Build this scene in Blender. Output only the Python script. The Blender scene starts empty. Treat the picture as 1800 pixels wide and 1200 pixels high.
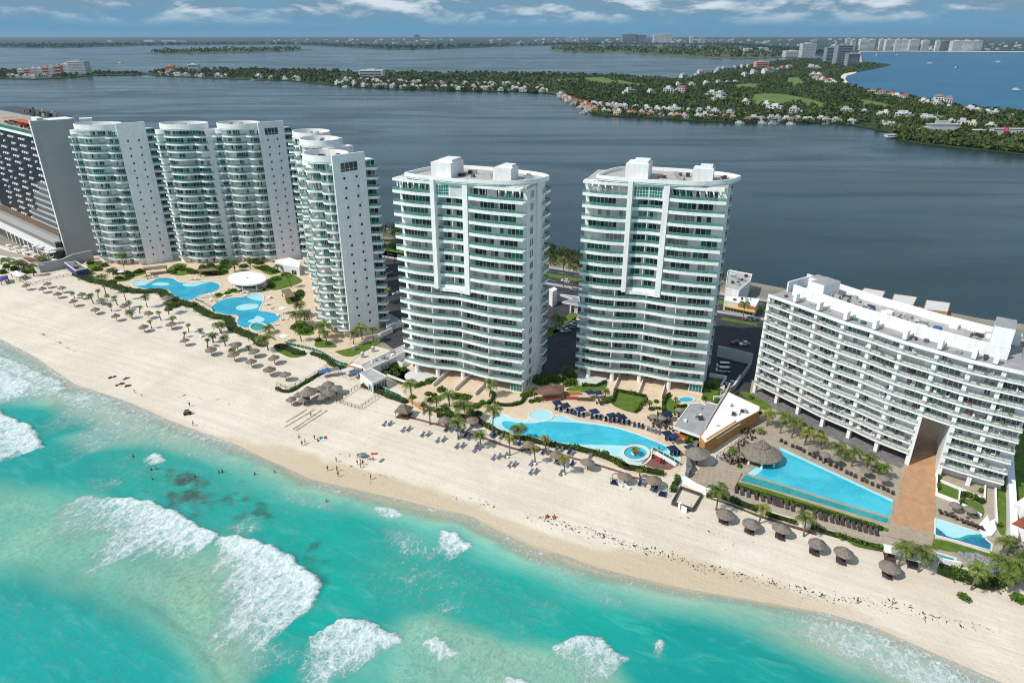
import bpy, math, random
import numpy as np
from mathutils import Vector, Matrix
random.seed(7); RNG = np.random.default_rng(11)
SC = bpy.context.scene; COL = SC.collection
PI = math.pi; R_ = math.radians
# ---------------------------------------------------------------- camera model (photo pixels 1800x1200 -> ground points)
F_, HZ, CAMZ = 1200.0, 60.0, 115.0
PT = math.atan((600-HZ)/F_); CP, SP = math.cos(PT), math.sin(PT)
def ray(px, py):
    u = (px-900)/F_; v = (600-py)/F_
    return (u, CP+v*SP, -SP+v*CP)
def G(px, py, z=2.0):
    d = ray(px, py); t = (z-CAMZ)/d[2]
    return (d[0]*t, d[1]*t)
def hgt(bx, by, tx, ty, z=2.0):
    x, y = G(bx, by, z); d = ray(tx, ty)
    return CAMZ+d[2]*y/d[1]
ZO = {'6':(0,430,4.5),'7':(350,450,4.445),'8':(680,620,3.214),'A':(1160,660,4),'B':(1500,700,3.43),'C':(640,640,7.5),'D':(860,650,7.5),
      'E':(1060,650,7.5),'F':(860,760,7.5),'G':(1060,780,7.5),'H':(1660,840,5),'P':(480,720,8.18),'3':(680,260,2.727),'4':(1000,260,2.728),
      '5':(1300,450,2.926),'2':(400,170,2.667),'1':(0,170,3.429),'L':(0,330,6.316),'M':(940,430,4.44),'N':(1230,460,5),'O':(640,380,4.286),
      'v1':(0,40,4),'v2':(450,40,4),'v3':(900,40,4),'v4':(1350,40,4),'S':(0,650,2.182),'T':(600,700,2.4),'p':(0,0,1),'J':(1340,460,7.5),'K':(1560,500,6.667)}
def q(k, x, y):
    o = ZO[k]; return (o[0]+x/o[2], o[1]+y/o[2])
def Q(k, pts): return [q(k, x, y) for x, y in pts]
def GP(k, pts, z=2.0): return [G(*q(k, x, y), z) for x, y in pts]
# coast frame: e along the shore, n inland
EX, EY, NX, NY = 0.8926, -0.4508, 0.4508, 0.8926
WL = [(-700,140),(-305.9,135.0),(-275.4,130.8),(-239.5,123.4),(-211.2,123.5),(-186.5,121.4),(-154.6,120.6),(-123.6,117.3),(-93.6,121.2),(-74.2,123.8),
      (-56.2,121.0),(-35.5,121.0),(-18.8,123.2),(-0.8,127.5),(10.6,130.0),(19.6,130.7),(29.1,128.9),(42.6,126.6),(50.6,125.1),(90,124),(400,120)]
WLu = np.array([a for a, b in WL]); WLn = np.array([b for a, b in WL])
def un(x, y): return (EX*x+EY*y, NX*x+NY*y)
def xy(u, n): return (EX*u+NX*n, EY*u+NY*n)
def shore_n(u): return np.interp(u, WLu, WLn)
def sand_z(x, y):
    u, n = un(x, y); d = n-shore_n(u)
    return np.clip(0.062*d, -2.5, 2.0)
def GS(px, py):
    z = 1.5
    for _ in range(5):
        x, y = G(px, py, z); z = float(sand_z(x, y))
    return (x, y, z)
# ---------------------------------------------------------------- node materials
MATS = {}
def mat(name, col, rough=0.6, var=0.12, scale=1.0, bump=0.0, bscale=None, spec=0.3, col2=None, detail=6, metal=0.0, tvar=None, streak=0.0):
    m = bpy.data.materials.new(name); m.use_nodes = True; nt = m.node_tree; N = nt.nodes; L = nt.links
    b = N['Principled BSDF']; b.inputs['Roughness'].default_value = rough; b.inputs['Metallic'].default_value = metal
    b.inputs['Specular IOR Level'].default_value = spec
    tc = N.new('ShaderNodeTexCoord'); no = N.new('ShaderNodeTexNoise')
    no.inputs['Scale'].default_value = scale; no.inputs['Detail'].default_value = detail; no.inputs['Roughness'].default_value = 0.62
    geo = N.new('ShaderNodeNewGeometry'); L.new(geo.outputs['Position'], no.inputs['Vector'])
    cr = N.new('ShaderNodeValToRGB')
    c2 = col2 if col2 else tuple(c*(1-2*var) for c in col)
    cr.color_ramp.elements[0].position = 0.32; cr.color_ramp.elements[0].color = (*c2, 1)
    cr.color_ramp.elements[1].position = 0.66; cr.color_ramp.elements[1].color = (*col, 1)
    L.new(no.outputs['Fac'], cr.inputs['Fac']); out = cr.outputs['Color']
    if tvar:
        oi = N.new('ShaderNodeObjectInfo'); hs = N.new('ShaderNodeHueSaturation'); mr = N.new('ShaderNodeMapRange')
        mr.inputs['To Min'].default_value = 1-tvar; mr.inputs['To Max'].default_value = 1+tvar
        L.new(oi.outputs['Random'], mr.inputs['Value']); L.new(mr.outputs['Result'], hs.inputs['Value']); L.new(out, hs.inputs['Color']); out = hs.outputs['Color']
    if streak:
        mp = N.new('ShaderNodeMapping'); mp.inputs['Scale'].default_value = (0.9, 0.9, 0.07); L.new(geo.outputs['Position'], mp.inputs['Vector']); n3 = N.new('ShaderNodeTexNoise'); n3.inputs['Scale'].default_value = 1.0; n3.inputs['Detail'].default_value = 7; n3.inputs['Roughness'].default_value = 0.7; L.new(mp.outputs[0], n3.inputs['Vector'])
        r3 = N.new('ShaderNodeMapRange'); r3.inputs['From Min'].default_value = 0.5; r3.inputs['From Max'].default_value = 0.72; r3.inputs['To Max'].default_value = streak; L.new(n3.outputs['Fac'], r3.inputs['Value'])
        mx = N.new('ShaderNodeMix'); mx.data_type = 'RGBA'; L.new(r3.outputs[0], mx.inputs[0]); L.new(out, mx.inputs[6]); mx.inputs[7].default_value = (0.36, 0.345, 0.32, 1); out = mx.outputs[2]
    L.new(out, b.inputs['Base Color'])
    if bump:
        n2 = N.new('ShaderNodeTexNoise'); n2.inputs['Scale'].default_value = bscale or scale*4; n2.inputs['Detail'].default_value = 5
        L.new(geo.outputs['Position'], n2.inputs['Vector'])
        bp = N.new('ShaderNodeBump'); bp.inputs['Strength'].default_value = bump; bp.inputs['Distance'].default_value = 0.15
        L.new(n2.outputs['Fac'], bp.inputs['Height']); L.new(bp.outputs['Normal'], b.inputs['Normal'])
    MATS[name] = m
    return m
mat('white_paint', (0.86,0.855,0.84), 0.55, 0.045, 0.35, streak=0.30)
mat('white_wall', (0.80,0.795,0.785), 0.6, 0.06, 0.2, streak=0.35)
mat('off_white', (0.62,0.62,0.61), 0.65, 0.06, 0.3)  # a plain, slightly greyer white
mat('grey_wall', (0.40,0.395,0.385), 0.7, 0.05, 0.15, streak=0.25)
mat('grey_roof', (0.36,0.36,0.365), 0.8, 0.12, 0.3, col2=(0.27,0.27,0.275))
mat('roof_gravel', (0.46,0.45,0.43), 0.85, 0.14, 0.5, bump=0.2)
mat('slate', (0.24,0.235,0.24), 0.7, 0.2, 1.2, col2=(0.10,0.10,0.105))
mat('black_panel', (0.018,0.018,0.024), 0.35, 0.2, 0.5)
mat('glass_dark', (0.040,0.060,0.058), 0.08, 0.3, 0.15, spec=0.6)
mat('glass_green', (0.03,0.21,0.16), 0.1, 0.25, 0.3, spec=0.6)
mat('glass_teal', (0.045,0.19,0.155), 0.12, 0.2, 0.25, spec=0.6)
mat('curtain', (0.60,0.60,0.58), 0.7, 0.08, 0.8)
mat('grey_curtain', (0.30,0.31,0.31), 0.7, 0.1, 0.8)
mat('sun_brown', (0.20,0.13,0.08), 0.8, 0.2, 1.0)
mat('beige_deck', (0.68,0.545,0.40), 0.75, 0.08, 0.35, bump=0.12, bscale=2.5, col2=(0.57,0.45,0.32))
mat('stone_deck', (0.42,0.36,0.28), 0.8, 0.14, 0.6, bump=0.2, bscale=2.0, col2=(0.32,0.275,0.215))
mat('wood_deck', (0.44,0.37,0.28), 0.8, 0.15, 0.8, col2=(0.34,0.28,0.21))
mat('tan_tile', (0.50,0.30,0.17), 0.7, 0.12, 0.5, col2=(0.40,0.225,0.12), bump=0.15, bscale=3)
mat('asphalt', (0.055,0.056,0.06), 0.85, 0.2, 0.3)
mat('kerb', (0.42,0.41,0.39), 0.8, 0.1, 0.5)
mat('road_paint', (0.7,0.7,0.66), 0.7, 0.1, 2)
mat('earth', (0.30,0.265,0.21), 0.9, 0.2, 0.08, col2=(0.19,0.17,0.13), bump=0.2)
mat('lawn', (0.115,0.185,0.022), 0.9, 0.25, 0.5, col2=(0.060,0.115,0.014), bump=0.5, bscale=6)
mat('golf', (0.13,0.19,0.045), 0.9, 0.2, 0.02, col2=(0.08,0.135,0.03))
mat('hedge_leaf', (0.125,0.205,0.020), 0.7, 0.3, 0.9, col2=(0.045,0.095,0.010), spec=0.2)
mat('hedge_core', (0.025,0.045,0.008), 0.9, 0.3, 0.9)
mat('palm_leaf', (0.16,0.20,0.035), 0.5, 0.3, 0.9, col2=(0.05,0.08,0.016), tvar=0.3)
mat('palm_yellow', (0.30,0.27,0.04), 0.55, 0.3, 0.9, col2=(0.12,0.14,0.025), tvar=0.2)
mat('palm_trunk', (0.21,0.17,0.13), 0.9, 0.2, 3.0)
mat('tree_leaf', (0.060,0.095,0.020), 0.75, 0.3, 0.25, col2=(0.022,0.042,0.010), spec=0.15)
mat('tree_olive', (0.080,0.095,0.026), 0.75, 0.3, 0.25, col2=(0.032,0.045,0.014), spec=0.15)
mat('forest_leaf', (0.105,0.138,0.036), 0.8, 0.3, 0.075, detail=3, col2=(0.020,0.044,0.013), spec=0.1)
mat('forest_floor', (0.038,0.062,0.020), 0.9, 0.3, 0.02, col2=(0.020,0.036,0.014))
mat('mainland', (0.035,0.062,0.032), 0.9, 0.3, 0.0008, col2=(0.012,0.026,0.018))
mat('marsh', (0.11,0.135,0.042), 0.9, 0.3, 0.004, col2=(0.035,0.06,0.022))
mat('thatch', (0.27,0.215,0.165), 0.95, 0.2, 2.5, col2=(0.15,0.115,0.09), bump=0.6, bscale=8, tvar=0.15)
mat('dark_thatch', (0.27,0.235,0.195), 0.95, 0.2, 2.0, col2=(0.14,0.12,0.105), bump=0.6, bscale=7)
mat('timber', (0.14,0.085,0.05), 0.8, 0.2, 2.0)
mat('pergola_wood', (0.24,0.185,0.12), 0.8, 0.2, 1.5)
mat('terracotta', (0.22,0.115,0.085), 0.85, 0.2, 1.5, col2=(0.13,0.07,0.055), bump=0.4, bscale=6)
mat('red_roof', (0.34,0.10,0.06), 0.8, 0.2, 0.4)
mat('orange_wall', (0.52,0.27,0.09), 0.75, 0.1, 0.5)
mat('orange', (0.62,0.17,0.035), 0.7, 0.15, 1.0)
mat('navy', (0.012,0.024,0.085), 0.75, 0.15, 2.0, tvar=0.35)
mat('lounge_grey', (0.13,0.14,0.19), 0.75, 0.15, 2.0, tvar=0.3)
mat('lounge_brown', (0.075,0.055,0.055), 0.75, 0.15, 2.0, tvar=0.3)
mat('blue_awning', (0.05,0.13,0.34), 0.7, 0.1, 2.0)
mat('purple', (0.07,0.06,0.22), 0.7, 0.1, 2.0)
mat('red_cloth', (0.45,0.06,0.05), 0.7, 0.1, 2.0)
mat('pink_wall', (0.62,0.33,0.26), 0.75, 0.1, 0.5)
mat('cream_wall', (0.66,0.58,0.44), 0.75, 0.1, 0.5)
mat('far_white', (0.58,0.58,0.575), 0.7, 0.16, 0.06, tvar=0.22)
mat('far_grey', (0.27,0.31,0.35), 0.6, 0.12, 0.05)
mat('pink_sign', (0.65,0.04,0.09), 0.6, 0.1, 0.5)
mat('metal', (0.45,0.46,0.47), 0.4, 0.1, 2.0, metal=0.5)
mat('dark_metal', (0.05,0.05,0.055), 0.5, 0.1, 2.0)
mat('tyre', (0.02,0.02,0.02), 0.9, 0.1, 2.0)
mat('car_white', (0.75,0.75,0.75), 0.25, 0.03, 1.0, spec=0.5)
mat('car_grey', (0.22,0.23,0.25), 0.25, 0.05, 1.0, spec=0.5)
mat('car_red', (0.35,0.03,0.03), 0.25, 0.05, 1.0, spec=0.5)
mat('skin', (0.36,0.20,0.13), 0.6, 0.1, 3.0, tvar=0.35)
mat('swim_dark', (0.02,0.025,0.05), 0.7, 0.1, 3.0)
mat('swim_red', (0.4,0.05,0.05), 0.7, 0.1, 3.0)
mat('hair', (0.025,0.015,0.010), 0.8, 0.1, 3.0)
mat('weed', (0.060,0.045,0.025), 0.9, 0.3, 1.0)
mat('rock', (0.36,0.36,0.37), 0.85, 0.3, 1.5, col2=(0.13,0.13,0.14), bump=0.6, bscale=3)
mat('dark_rock', (0.10,0.095,0.085), 0.85, 0.3, 1.5, col2=(0.04,0.04,0.038), bump=0.6, bscale=3)
mat('coping', (0.70,0.66,0.60), 0.7, 0.06, 1.0)
mat('yellow', (0.60,0.38,0.03), 0.7, 0.1, 1.0)
M = MATS
# ---------------------------------------------------------------- objects
class MB:
    """collects faces, then links them as ONE mesh object"""
    def __init__(s): s.v = []; s.f = []; s.m = []
    def face(s, pts, mi=0):
        i = len(s.v); s.v.extend(pts); s.f.append(tuple(range(i, i+len(pts)))); s.m.append(mi)
    def prism(s, poly, z0, z1, mi=0, top=None, bottom=True):
        n = len(poly); a = sum(poly[i][0]*poly[(i+1) % n][1]-poly[(i+1) % n][0]*poly[i][1] for i in range(n))
        if a < 0: poly = poly[::-1]
        i = len(s.v); s.v += [(x, y, z0) for x, y in poly]+[(x, y, z1) for x, y in poly]
        s.f.append(tuple(range(i+n, i+2*n))); s.m.append(mi if top is None else top)
        if bottom: s.f.append(tuple(range(i+n-1, i-1, -1))); s.m.append(mi)
        for k in range(n):
            k2 = (k+1) % n; s.f.append((i+k, i+k2, i+n+k2, i+n+k)); s.m.append(mi)
    def box(s, c, size, rot=0.0, mi=0, top=None):
        cx, cy, z0 = c; sx, sy, sz = size; ca, sa = math.cos(rot), math.sin(rot)
        P = [(cx+ca*x-sa*y, cy+sa*x+ca*y) for x, y in ((-sx/2,-sy/2),(sx/2,-sy/2),(sx/2,sy/2),(-sx/2,sy/2))]
        s.prism(P, z0, z0+sz, mi, top)
    def bar(s, a, b, w, h, mi=0):
        """a box from a to b (3-D points), w wide, h tall, resting on the line"""
        a = Vector(a); b = Vector(b); d = (b-a)
        if d.length < 1e-6: return
        sd = Vector((-d.y, d.x, 0)); sd = sd.normalized()*w/2 if sd.length > 1e-6 else Vector((w/2, 0, 0))
        up = sd.cross(d).normalized()*h
        if up.z < 0: up = -up
        P = [a-sd, a+sd, b+sd, b-sd]; i = len(s.v); s.v += [tuple(p) for p in P]+[tuple(p+up) for p in P]
        for f in ((3,2,1,0),(4,5,6,7),(0,1,5,4),(1,2,6,5),(2,3,7,6),(3,0,4,7)): s.f.append(tuple(i+k for k in f)); s.m.append(mi)
    def tube(s, pts, rad, n=6, mi=0, cap=True):
        i = len(s.v); m_ = len(pts)
        for k, p in enumerate(pts):
            p = Vector(p); t = Vector(pts[min(k+1, m_-1)])-Vector(pts[max(k-1, 0)]); t.normalize()
            a = t.cross(Vector((0, 0, 1)) if abs(t.z) < 0.9 else Vector((1, 0, 0))).normalized(); b = t.cross(a)
            r = rad[k] if hasattr(rad, '__len__') else rad
            for j in range(n):
                g = 2*PI*j/n; s.v.append(tuple(p+a*r*math.cos(g)+b*r*math.sin(g)))
        for k in range(m_-1):
            for j in range(n):
                j2 = (j+1) % n; s.f.append((i+k*n+j, i+(k+1)*n+j, i+(k+1)*n+j2, i+k*n+j2)); s.m.append(mi)
        if cap:
            s.f.append(tuple(i+(m_-1)*n+j for j in range(n))); s.m.append(mi)
            s.f.append(tuple(i+n-1-j for j in range(n))); s.m.append(mi)
    def strip(s, A, za, B, zb, mi=0):
        """a ruled strip between two plan polylines of equal length"""
        i = len(s.v); n = len(A); s.v += [(x, y, za) for x, y in A]+[(x, y, zb) for x, y in B]
        for k in range(n-1): s.f.append((i+k, i+k+1, i+n+k+1, i+n+k)); s.m.append(mi)
    def band(s, O, I, z0, z1, mi=0):
        """solid between outer polyline O and inner polyline I (open, equal length)"""
        s.strip(O, z0, O, z1, mi); s.strip(O, z1, I, z1, mi); s.strip(I, z1, I, z0, mi); s.strip(I, z0, O, z0, mi)
        for k in (0, -1):
            s.face([(*O[k], z0), (*O[k], z1), (*I[k], z1), (*I[k], z0)], mi)
    def wall(s, P, z0, z1, t, mi=0, closed=False):
        """free-standing wall of thickness t along a plan polyline"""
        if closed: P = list(P)+[P[0]]
        s.band(offset(P, t/2, closed), offset(P, -t/2, closed), z0, z1, mi)
    def cone(s, c, r0, r1, z0, z1, n=24, mi=0):
        i = len(s.v)
        for z, r in ((z0, r0), (z1, r1)): s.v += [(c[0]+r*math.cos(2*PI*k/n), c[1]+r*math.sin(2*PI*k/n), z) for k in range(n)]
        for k in range(n): s.f.append((i+k, i+(k+1) % n, i+n+(k+1) % n, i+n+k)); s.m.append(mi)
        s.f.append(tuple(i+n+k for k in range(n))); s.m.append(mi); s.f.append(tuple(i+n-1-k for k in range(n))); s.m.append(mi)
    def leaves(s, pts, size, mi=0, flat=0.0):
        for p in pts:
            a = np.array(RNG.normal(size=3)); a[2] *= (1-flat); a /= (np.linalg.norm(a)+1e-9); b = np.cross(a, RNG.normal(size=3)); b /= (np.linalg.norm(b)+1e-9)
            z = size*RNG.uniform(0.6, 1.3); a = a*z; b = b*z*0.62; p = np.array(p)
            s.face([tuple(p-a), tuple(p+b), tuple(p+a), tuple(p-b)], mi)
    def build(s, name, mats, parent=None, loc=None, smooth=False):
        me = bpy.data.meshes.new(name); root = parent
        while root is not None and root.parent is not None: root = root.parent
        o0 = loc if loc is not None else (tuple(root.location) if root is not None else (0, 0, 0))
        me.from_pydata([(x-o0[0], y-o0[1], z-o0[2]) for x, y, z in s.v], [], s.f)
        for mm in (mats if isinstance(mats, (list, tuple)) else [mats]): me.materials.append(M[mm] if isinstance(mm, str) else mm)
        me.polygons.foreach_set('material_index', s.m)
        if smooth: me.polygons.foreach_set('use_smooth', [True]*len(s.f))
        o = bpy.data.objects.new(name, me); COL.objects.link(o)
        if parent is not None: o.parent = parent
        else: o.location = o0
        return o
def offset(P, d, closed=False):
    """plan polyline moved d to the right of its direction"""
    out = []; n = len(P)
    for i in range(n):
        if closed and i in (0, n-1): a, b, c = P[n-2], P[0], P[1]
        else: a, b, c = P[max(i-1, 0)], P[i], P[min(i+1, n-1)]
        t1 = Vector((b[0]-a[0], b[1]-a[1])); t2 = Vector((c[0]-b[0], c[1]-b[1]))
        if t1.length < 1e-9: t1 = t2
        if t2.length < 1e-9: t2 = t1
        n1 = Vector((t1.y, -t1.x)).normalized(); n2 = Vector((t2.y, -t2.x)).normalized(); m = n1+n2
        m = n1 if m.length < 1e-6 else m.normalized()
        k = d/max(0.4, m.dot(n1)); out.append((b[0]+m.x*k, b[1]+m.y*k))
    return out
def smooth_path(P, n=6, closed=False):
    out = []; m = len(P); rng_ = range(m) if closed else range(m-1)
    for i in rng_:
        p = [P[(i+k) % m] if closed else P[min(max(i+k, 0), m-1)] for k in (-1, 0, 1, 2)]
        for j in range(n):
            t = j/n; t2 = t*t; t3 = t2*t
            out.append(tuple(0.5*((2*p[1][a])+(-p[0][a]+p[2][a])*t+(2*p[0][a]-5*p[1][a]+4*p[2][a]-p[3][a])*t2+(-p[0][a]+3*p[1][a]-3*p[2][a]+p[3][a])*t3) for a in (0, 1)))
    if not closed: out.append(tuple(P[-1]))
    return out
def circle(c, rx, ry=None, n=32, rot=0.0):
    ry = ry or rx; ca, sa = math.cos(rot), math.sin(rot)
    return [(c[0]+ca*rx*math.cos(2*PI*k/n)-sa*ry*math.sin(2*PI*k/n), c[1]+sa*rx*math.cos(2*PI*k/n)+ca*ry*math.sin(2*PI*k/n)) for k in range(n)]
def tag(o, label=None, cat=None, group=None, kind=None):
    for k, v in (('label', label), ('category', cat), ('group', group), ('kind', kind)):
        if v: o[k] = v
    return o
def thing(name, label, cat, loc=(0, 0, 0), group=None, rot=0.0):
    o = bpy.data.objects.new(name, None); COL.objects.link(o); o.location = loc; o.rotation_euler = (0, 0, rot); o.empty_display_size = 0.5
    return tag(o, label, cat, group)
def struct(name, mb, mats, kind='structure', **k): return tag(mb.build(name, mats, **k), kind=kind)
def dup(o, parent=None):
    c = o.copy(); COL.objects.link(c); c.parent = parent
    for ch in list(o.children): dup(ch, c)
    return c
class Proto:
    """first use moves the original, later uses copy it with its parts"""
    tilt = 0.0
    def __init__(s, root): s.root = root; s.used = False
    def put(s, loc, rot=0.0, scale=1.0):
        o = s.root if not s.used else dup(s.root)
        s.used = True; o.location = loc; o.rotation_euler = (random.gauss(0, s.tilt), random.gauss(0, s.tilt), rot) if s.tilt else (0, 0, rot)
        o.scale = (scale*random.uniform(.9, 1.1), scale*random.uniform(.9, 1.1), scale*random.uniform(.88, 1.08)) if s.tilt else (scale, scale, scale) if not hasattr(scale, '__len__') else scale
        return o
ONES = 'first second third fourth fifth sixth seventh eighth ninth tenth eleventh twelfth thirteenth fourteenth fifteenth sixteenth seventeenth eighteenth nineteenth'.split()
TENS = {2:'twent',3:'thirt',4:'fort',5:'fift',6:'sixt',7:'sevent',8:'eight',9:'ninet'}
def ordinal(i):
    if i < 20: return ONES[i-1]
    t, o = divmod(i, 10)
    return TENS[t]+'ieth' if o == 0 else TENS[t]+'y-'+ONES[o-1]
def series(objs, template, cat, group, key=None):
    """labels for a row of look-alikes, counted from the left of the photograph"""
    objs = sorted(objs, key=key or (lambda o: o.location.x/max(1.0, o.location.y*CP-(o.location.z-CAMZ)*SP)))
    for i, o in enumerate(objs): tag(o, template.format(o=ordinal(i+1)), cat, group)
# ================================================================ camera, sun, sky
cam = bpy.data.cameras.new('camera'); co = bpy.data.objects.new('camera', cam); COL.objects.link(co); SC.camera = co
co.location = (0, 0, CAMZ); co.rotation_euler = (PI/2-PT, 0, 0); cam.lens = 24; cam.sensor_width = 36; cam.clip_start = 1; cam.clip_end = 200000
SUN_AZ, SUN_EL = R_(26), R_(47)          # direction the shadows run in plan, height of the sun
sl = bpy.data.lights.new('sun', 'SUN'); so = bpy.data.objects.new('sun', sl); COL.objects.link(so)
sl.energy = 3.8; sl.angle = R_(0.5); sl.color = (1.0, 0.95, 0.87)
so.rotation_euler = Vector((math.cos(SUN_AZ)*math.cos(SUN_EL), math.sin(SUN_AZ)*math.cos(SUN_EL), -math.sin(SUN_EL))).to_track_quat('-Z', 'Y').to_euler()
so.location = (-200, -100, 400)
W = bpy.data.worlds.new('World'); SC.world = W; W.use_nodes = True
def build_world():
    nt = W.node_tree; N = nt.nodes; L = nt.links; bg = N['Background']; bg.inputs['Strength'].default_value = 0.15
    sky = N.new('ShaderNodeTexSky'); sky.sky_type = 'NISHITA'; sky.sun_disc = False; sky.sun_elevation = SUN_EL
    sky.sun_rotation = math.atan2(-math.cos(SUN_AZ), -math.sin(SUN_AZ)); sky.air_density = 1.0; sky.dust_density = 0.6; sky.ozone_density = 2.0
    tc = N.new('ShaderNodeTexCoord'); sx = N.new('ShaderNodeSeparateXYZ'); L.new(tc.outputs['Generated'], sx.inputs[0])
    def math_(op, a, b=None, clamp=False):
        m = N.new('ShaderNodeMath'); m.operation = op; m.use_clamp = clamp
        for i, x in enumerate((a, b)):
            if x is None: continue
            if isinstance(x, (int, float)): m.inputs[i].default_value = x
            else: L.new(x, m.inputs[i])
        return m.outputs[0]
    z = sx.outputs['Z']
    def cl(dz, detail, rough):
        mp = N.new('ShaderNodeMapping'); mp.inputs['Location'].default_value = (3.1, 1.7, dz); mp.inputs['Scale'].default_value = (8.5, 8.5, 34); L.new(tc.outputs['Generated'], mp.inputs['Vector'])
        n = N.new('ShaderNodeTexNoise'); n.inputs['Scale'].default_value = 1.0; n.inputs['Detail'].default_value = detail; n.inputs['Roughness'].default_value = rough; n.inputs['Distortion'].default_value = 0.25
        L.new(mp.outputs[0], n.inputs['Vector']); return n.outputs['Fac']
    c0, c1 = cl(0.0, 8, 0.58), cl(0.34, 8, 0.58)
    cov = N.new('ShaderNodeMapRange'); cov.interpolation_type = 'SMOOTHSTEP'; L.new(c0, cov.inputs['Value']); cov.inputs['From Min'].default_value = 0.34; cov.inputs['From Max'].default_value = 0.50
    lit = N.new('ShaderNodeMapRange'); lit.interpolation_type = 'SMOOTHSTEP'; L.new(math_('SUBTRACT', c0, c1), lit.inputs['Value']); lit.inputs['From Min'].default_value = -0.05; lit.inputs['From Max'].default_value = 0.16
    def mix(f, a, b):
        m = N.new('ShaderNodeMix'); m.data_type = 'RGBA'
        for k, x in ((0, f), (6, a), (7, b)):
            if isinstance(x, (int, float)): m.inputs[k].default_value = x
            elif isinstance(x, tuple): m.inputs[k].default_value = (*x, 1)
            else: L.new(x, m.inputs[k])
        return m.outputs[2]
    cloud = mix(lit.outputs[0], (1.15, 1.95, 2.7), (4.4, 4.9, 5.3))
    hz = N.new('ShaderNodeMapRange'); hz.interpolation_type = 'SMOOTHSTEP'; L.new(z, hz.inputs['Value']); hz.inputs['From Min'].default_value = 0.0; hz.inputs['From Max'].default_value = 0.30
    base = mix(hz.outputs[0], (0.85, 2.0, 3.05), sky.outputs[0])
    # a bank of clouds: none in the first degree over the horizon, about half the sky above
    lo = N.new('ShaderNodeMapRange'); lo.interpolation_type = 'SMOOTHSTEP'; L.new(z, lo.inputs['Value']); lo.inputs['From Min'].default_value = 0.006; lo.inputs['From Max'].default_value = 0.032
    cf = math_('MULTIPLY', math_('MULTIPLY', cov.outputs[0], lo.outputs[0]), 0.9)
    L.new(mix(cf, base, cloud), bg.inputs['Color'])
build_world()
SC.view_settings.view_transform = 'Standard'; SC.view_settings.look = 'None'; SC.view_settings.gamma = 1; SC.view_settings.use_curve_mapping = False
SC.view_settings.exposure = 0.13
SC.cycles.use_denoising = True; SC.cycles.pixel_filter_type = 'BLACKMAN_HARRIS'; SC.cycles.filter_width = 1.05
SC.cycles.max_bounces = 6; SC.cycles.transparent_max_bounces = 8; SC.cycles.caustics_reflective = False; SC.cycles.caustics_refractive = False
# ================================================================ water
def nodes_of(name):
    m = bpy.data.materials.new(name); m.use_nodes = True
    return m, m.node_tree, m.node_tree.nodes, m.node_tree.links, m.node_tree.nodes['Principled BSDF']
def noise(N, L, vec, scale, detail=6, rough=0.6, dist=0.0):
    n = N.new('ShaderNodeTexNoise'); n.inputs['Scale'].default_value = scale; n.inputs['Detail'].default_value = detail; n.inputs['Roughness'].default_value = rough; n.inputs['Distortion'].default_value = dist
    L.new(vec, n.inputs['Vector']); return n.outputs['Fac']
def mrange(N, L, v, a, b, c=0.0, d=1.0, smooth=True):
    r = N.new('ShaderNodeMapRange')
    if smooth: r.interpolation_type = 'SMOOTHSTEP'
    L.new(v, r.inputs['Value'])
    for k, x in zip(('From Min','From Max','To Min','To Max'), (a, b, c, d)): r.inputs[k].default_value = x
    return r.outputs[0]
def mixc(N, L, f, a, b):
    m = N.new('ShaderNodeMix'); m.data_type = 'RGBA'
    for k, x in ((0, f), (6, a), (7, b)):
        if isinstance(x, (int, float)): m.inputs[k].default_value = x
        elif isinstance(x, tuple): m.inputs[k].default_value = (*x, 1)
        else: L.new(x, m.inputs[k])
    return m.outputs[2]
def mth(N, L, op, a, b=0.0, clamp=False):
    m = N.new('ShaderNodeMath'); m.operation = op; m.use_clamp = clamp
    for i, x in enumerate((a, b)):
        if isinstance(x, (int, float)): m.inputs[i].default_value = x
        else: L.new(x, m.inputs[i])
    return m.outputs[0]
def bump_(N, L, h, b, strength, dist):
    bp = N.new('ShaderNodeBump'); bp.inputs['Strength'].default_value = strength; bp.inputs['Distance'].default_value = dist
    L.new(h, bp.inputs['Height']); L.new(bp.outputs['Normal'], b.inputs['Normal'])
def coastvec(N, L, su, sn):
    """(along shore * su, inland * sn) from the world position"""
    g = N.new('ShaderNodeNewGeometry'); o = []
    for vx, vy, s in ((EX, EY, su), (NX, NY, sn)):
        d = N.new('ShaderNodeVectorMath'); d.operation = 'DOT_PRODUCT'; d.inputs[1].default_value = (vx*s, vy*s, 0); L.new(g.outputs['Position'], d.inputs[0]); o.append(d.outputs['Value'])
    c = N.new('ShaderNodeCombineXYZ'); L.new(o[0], c.inputs[0]); L.new(o[1], c.inputs[1]); return c.outputs[0]
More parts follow.
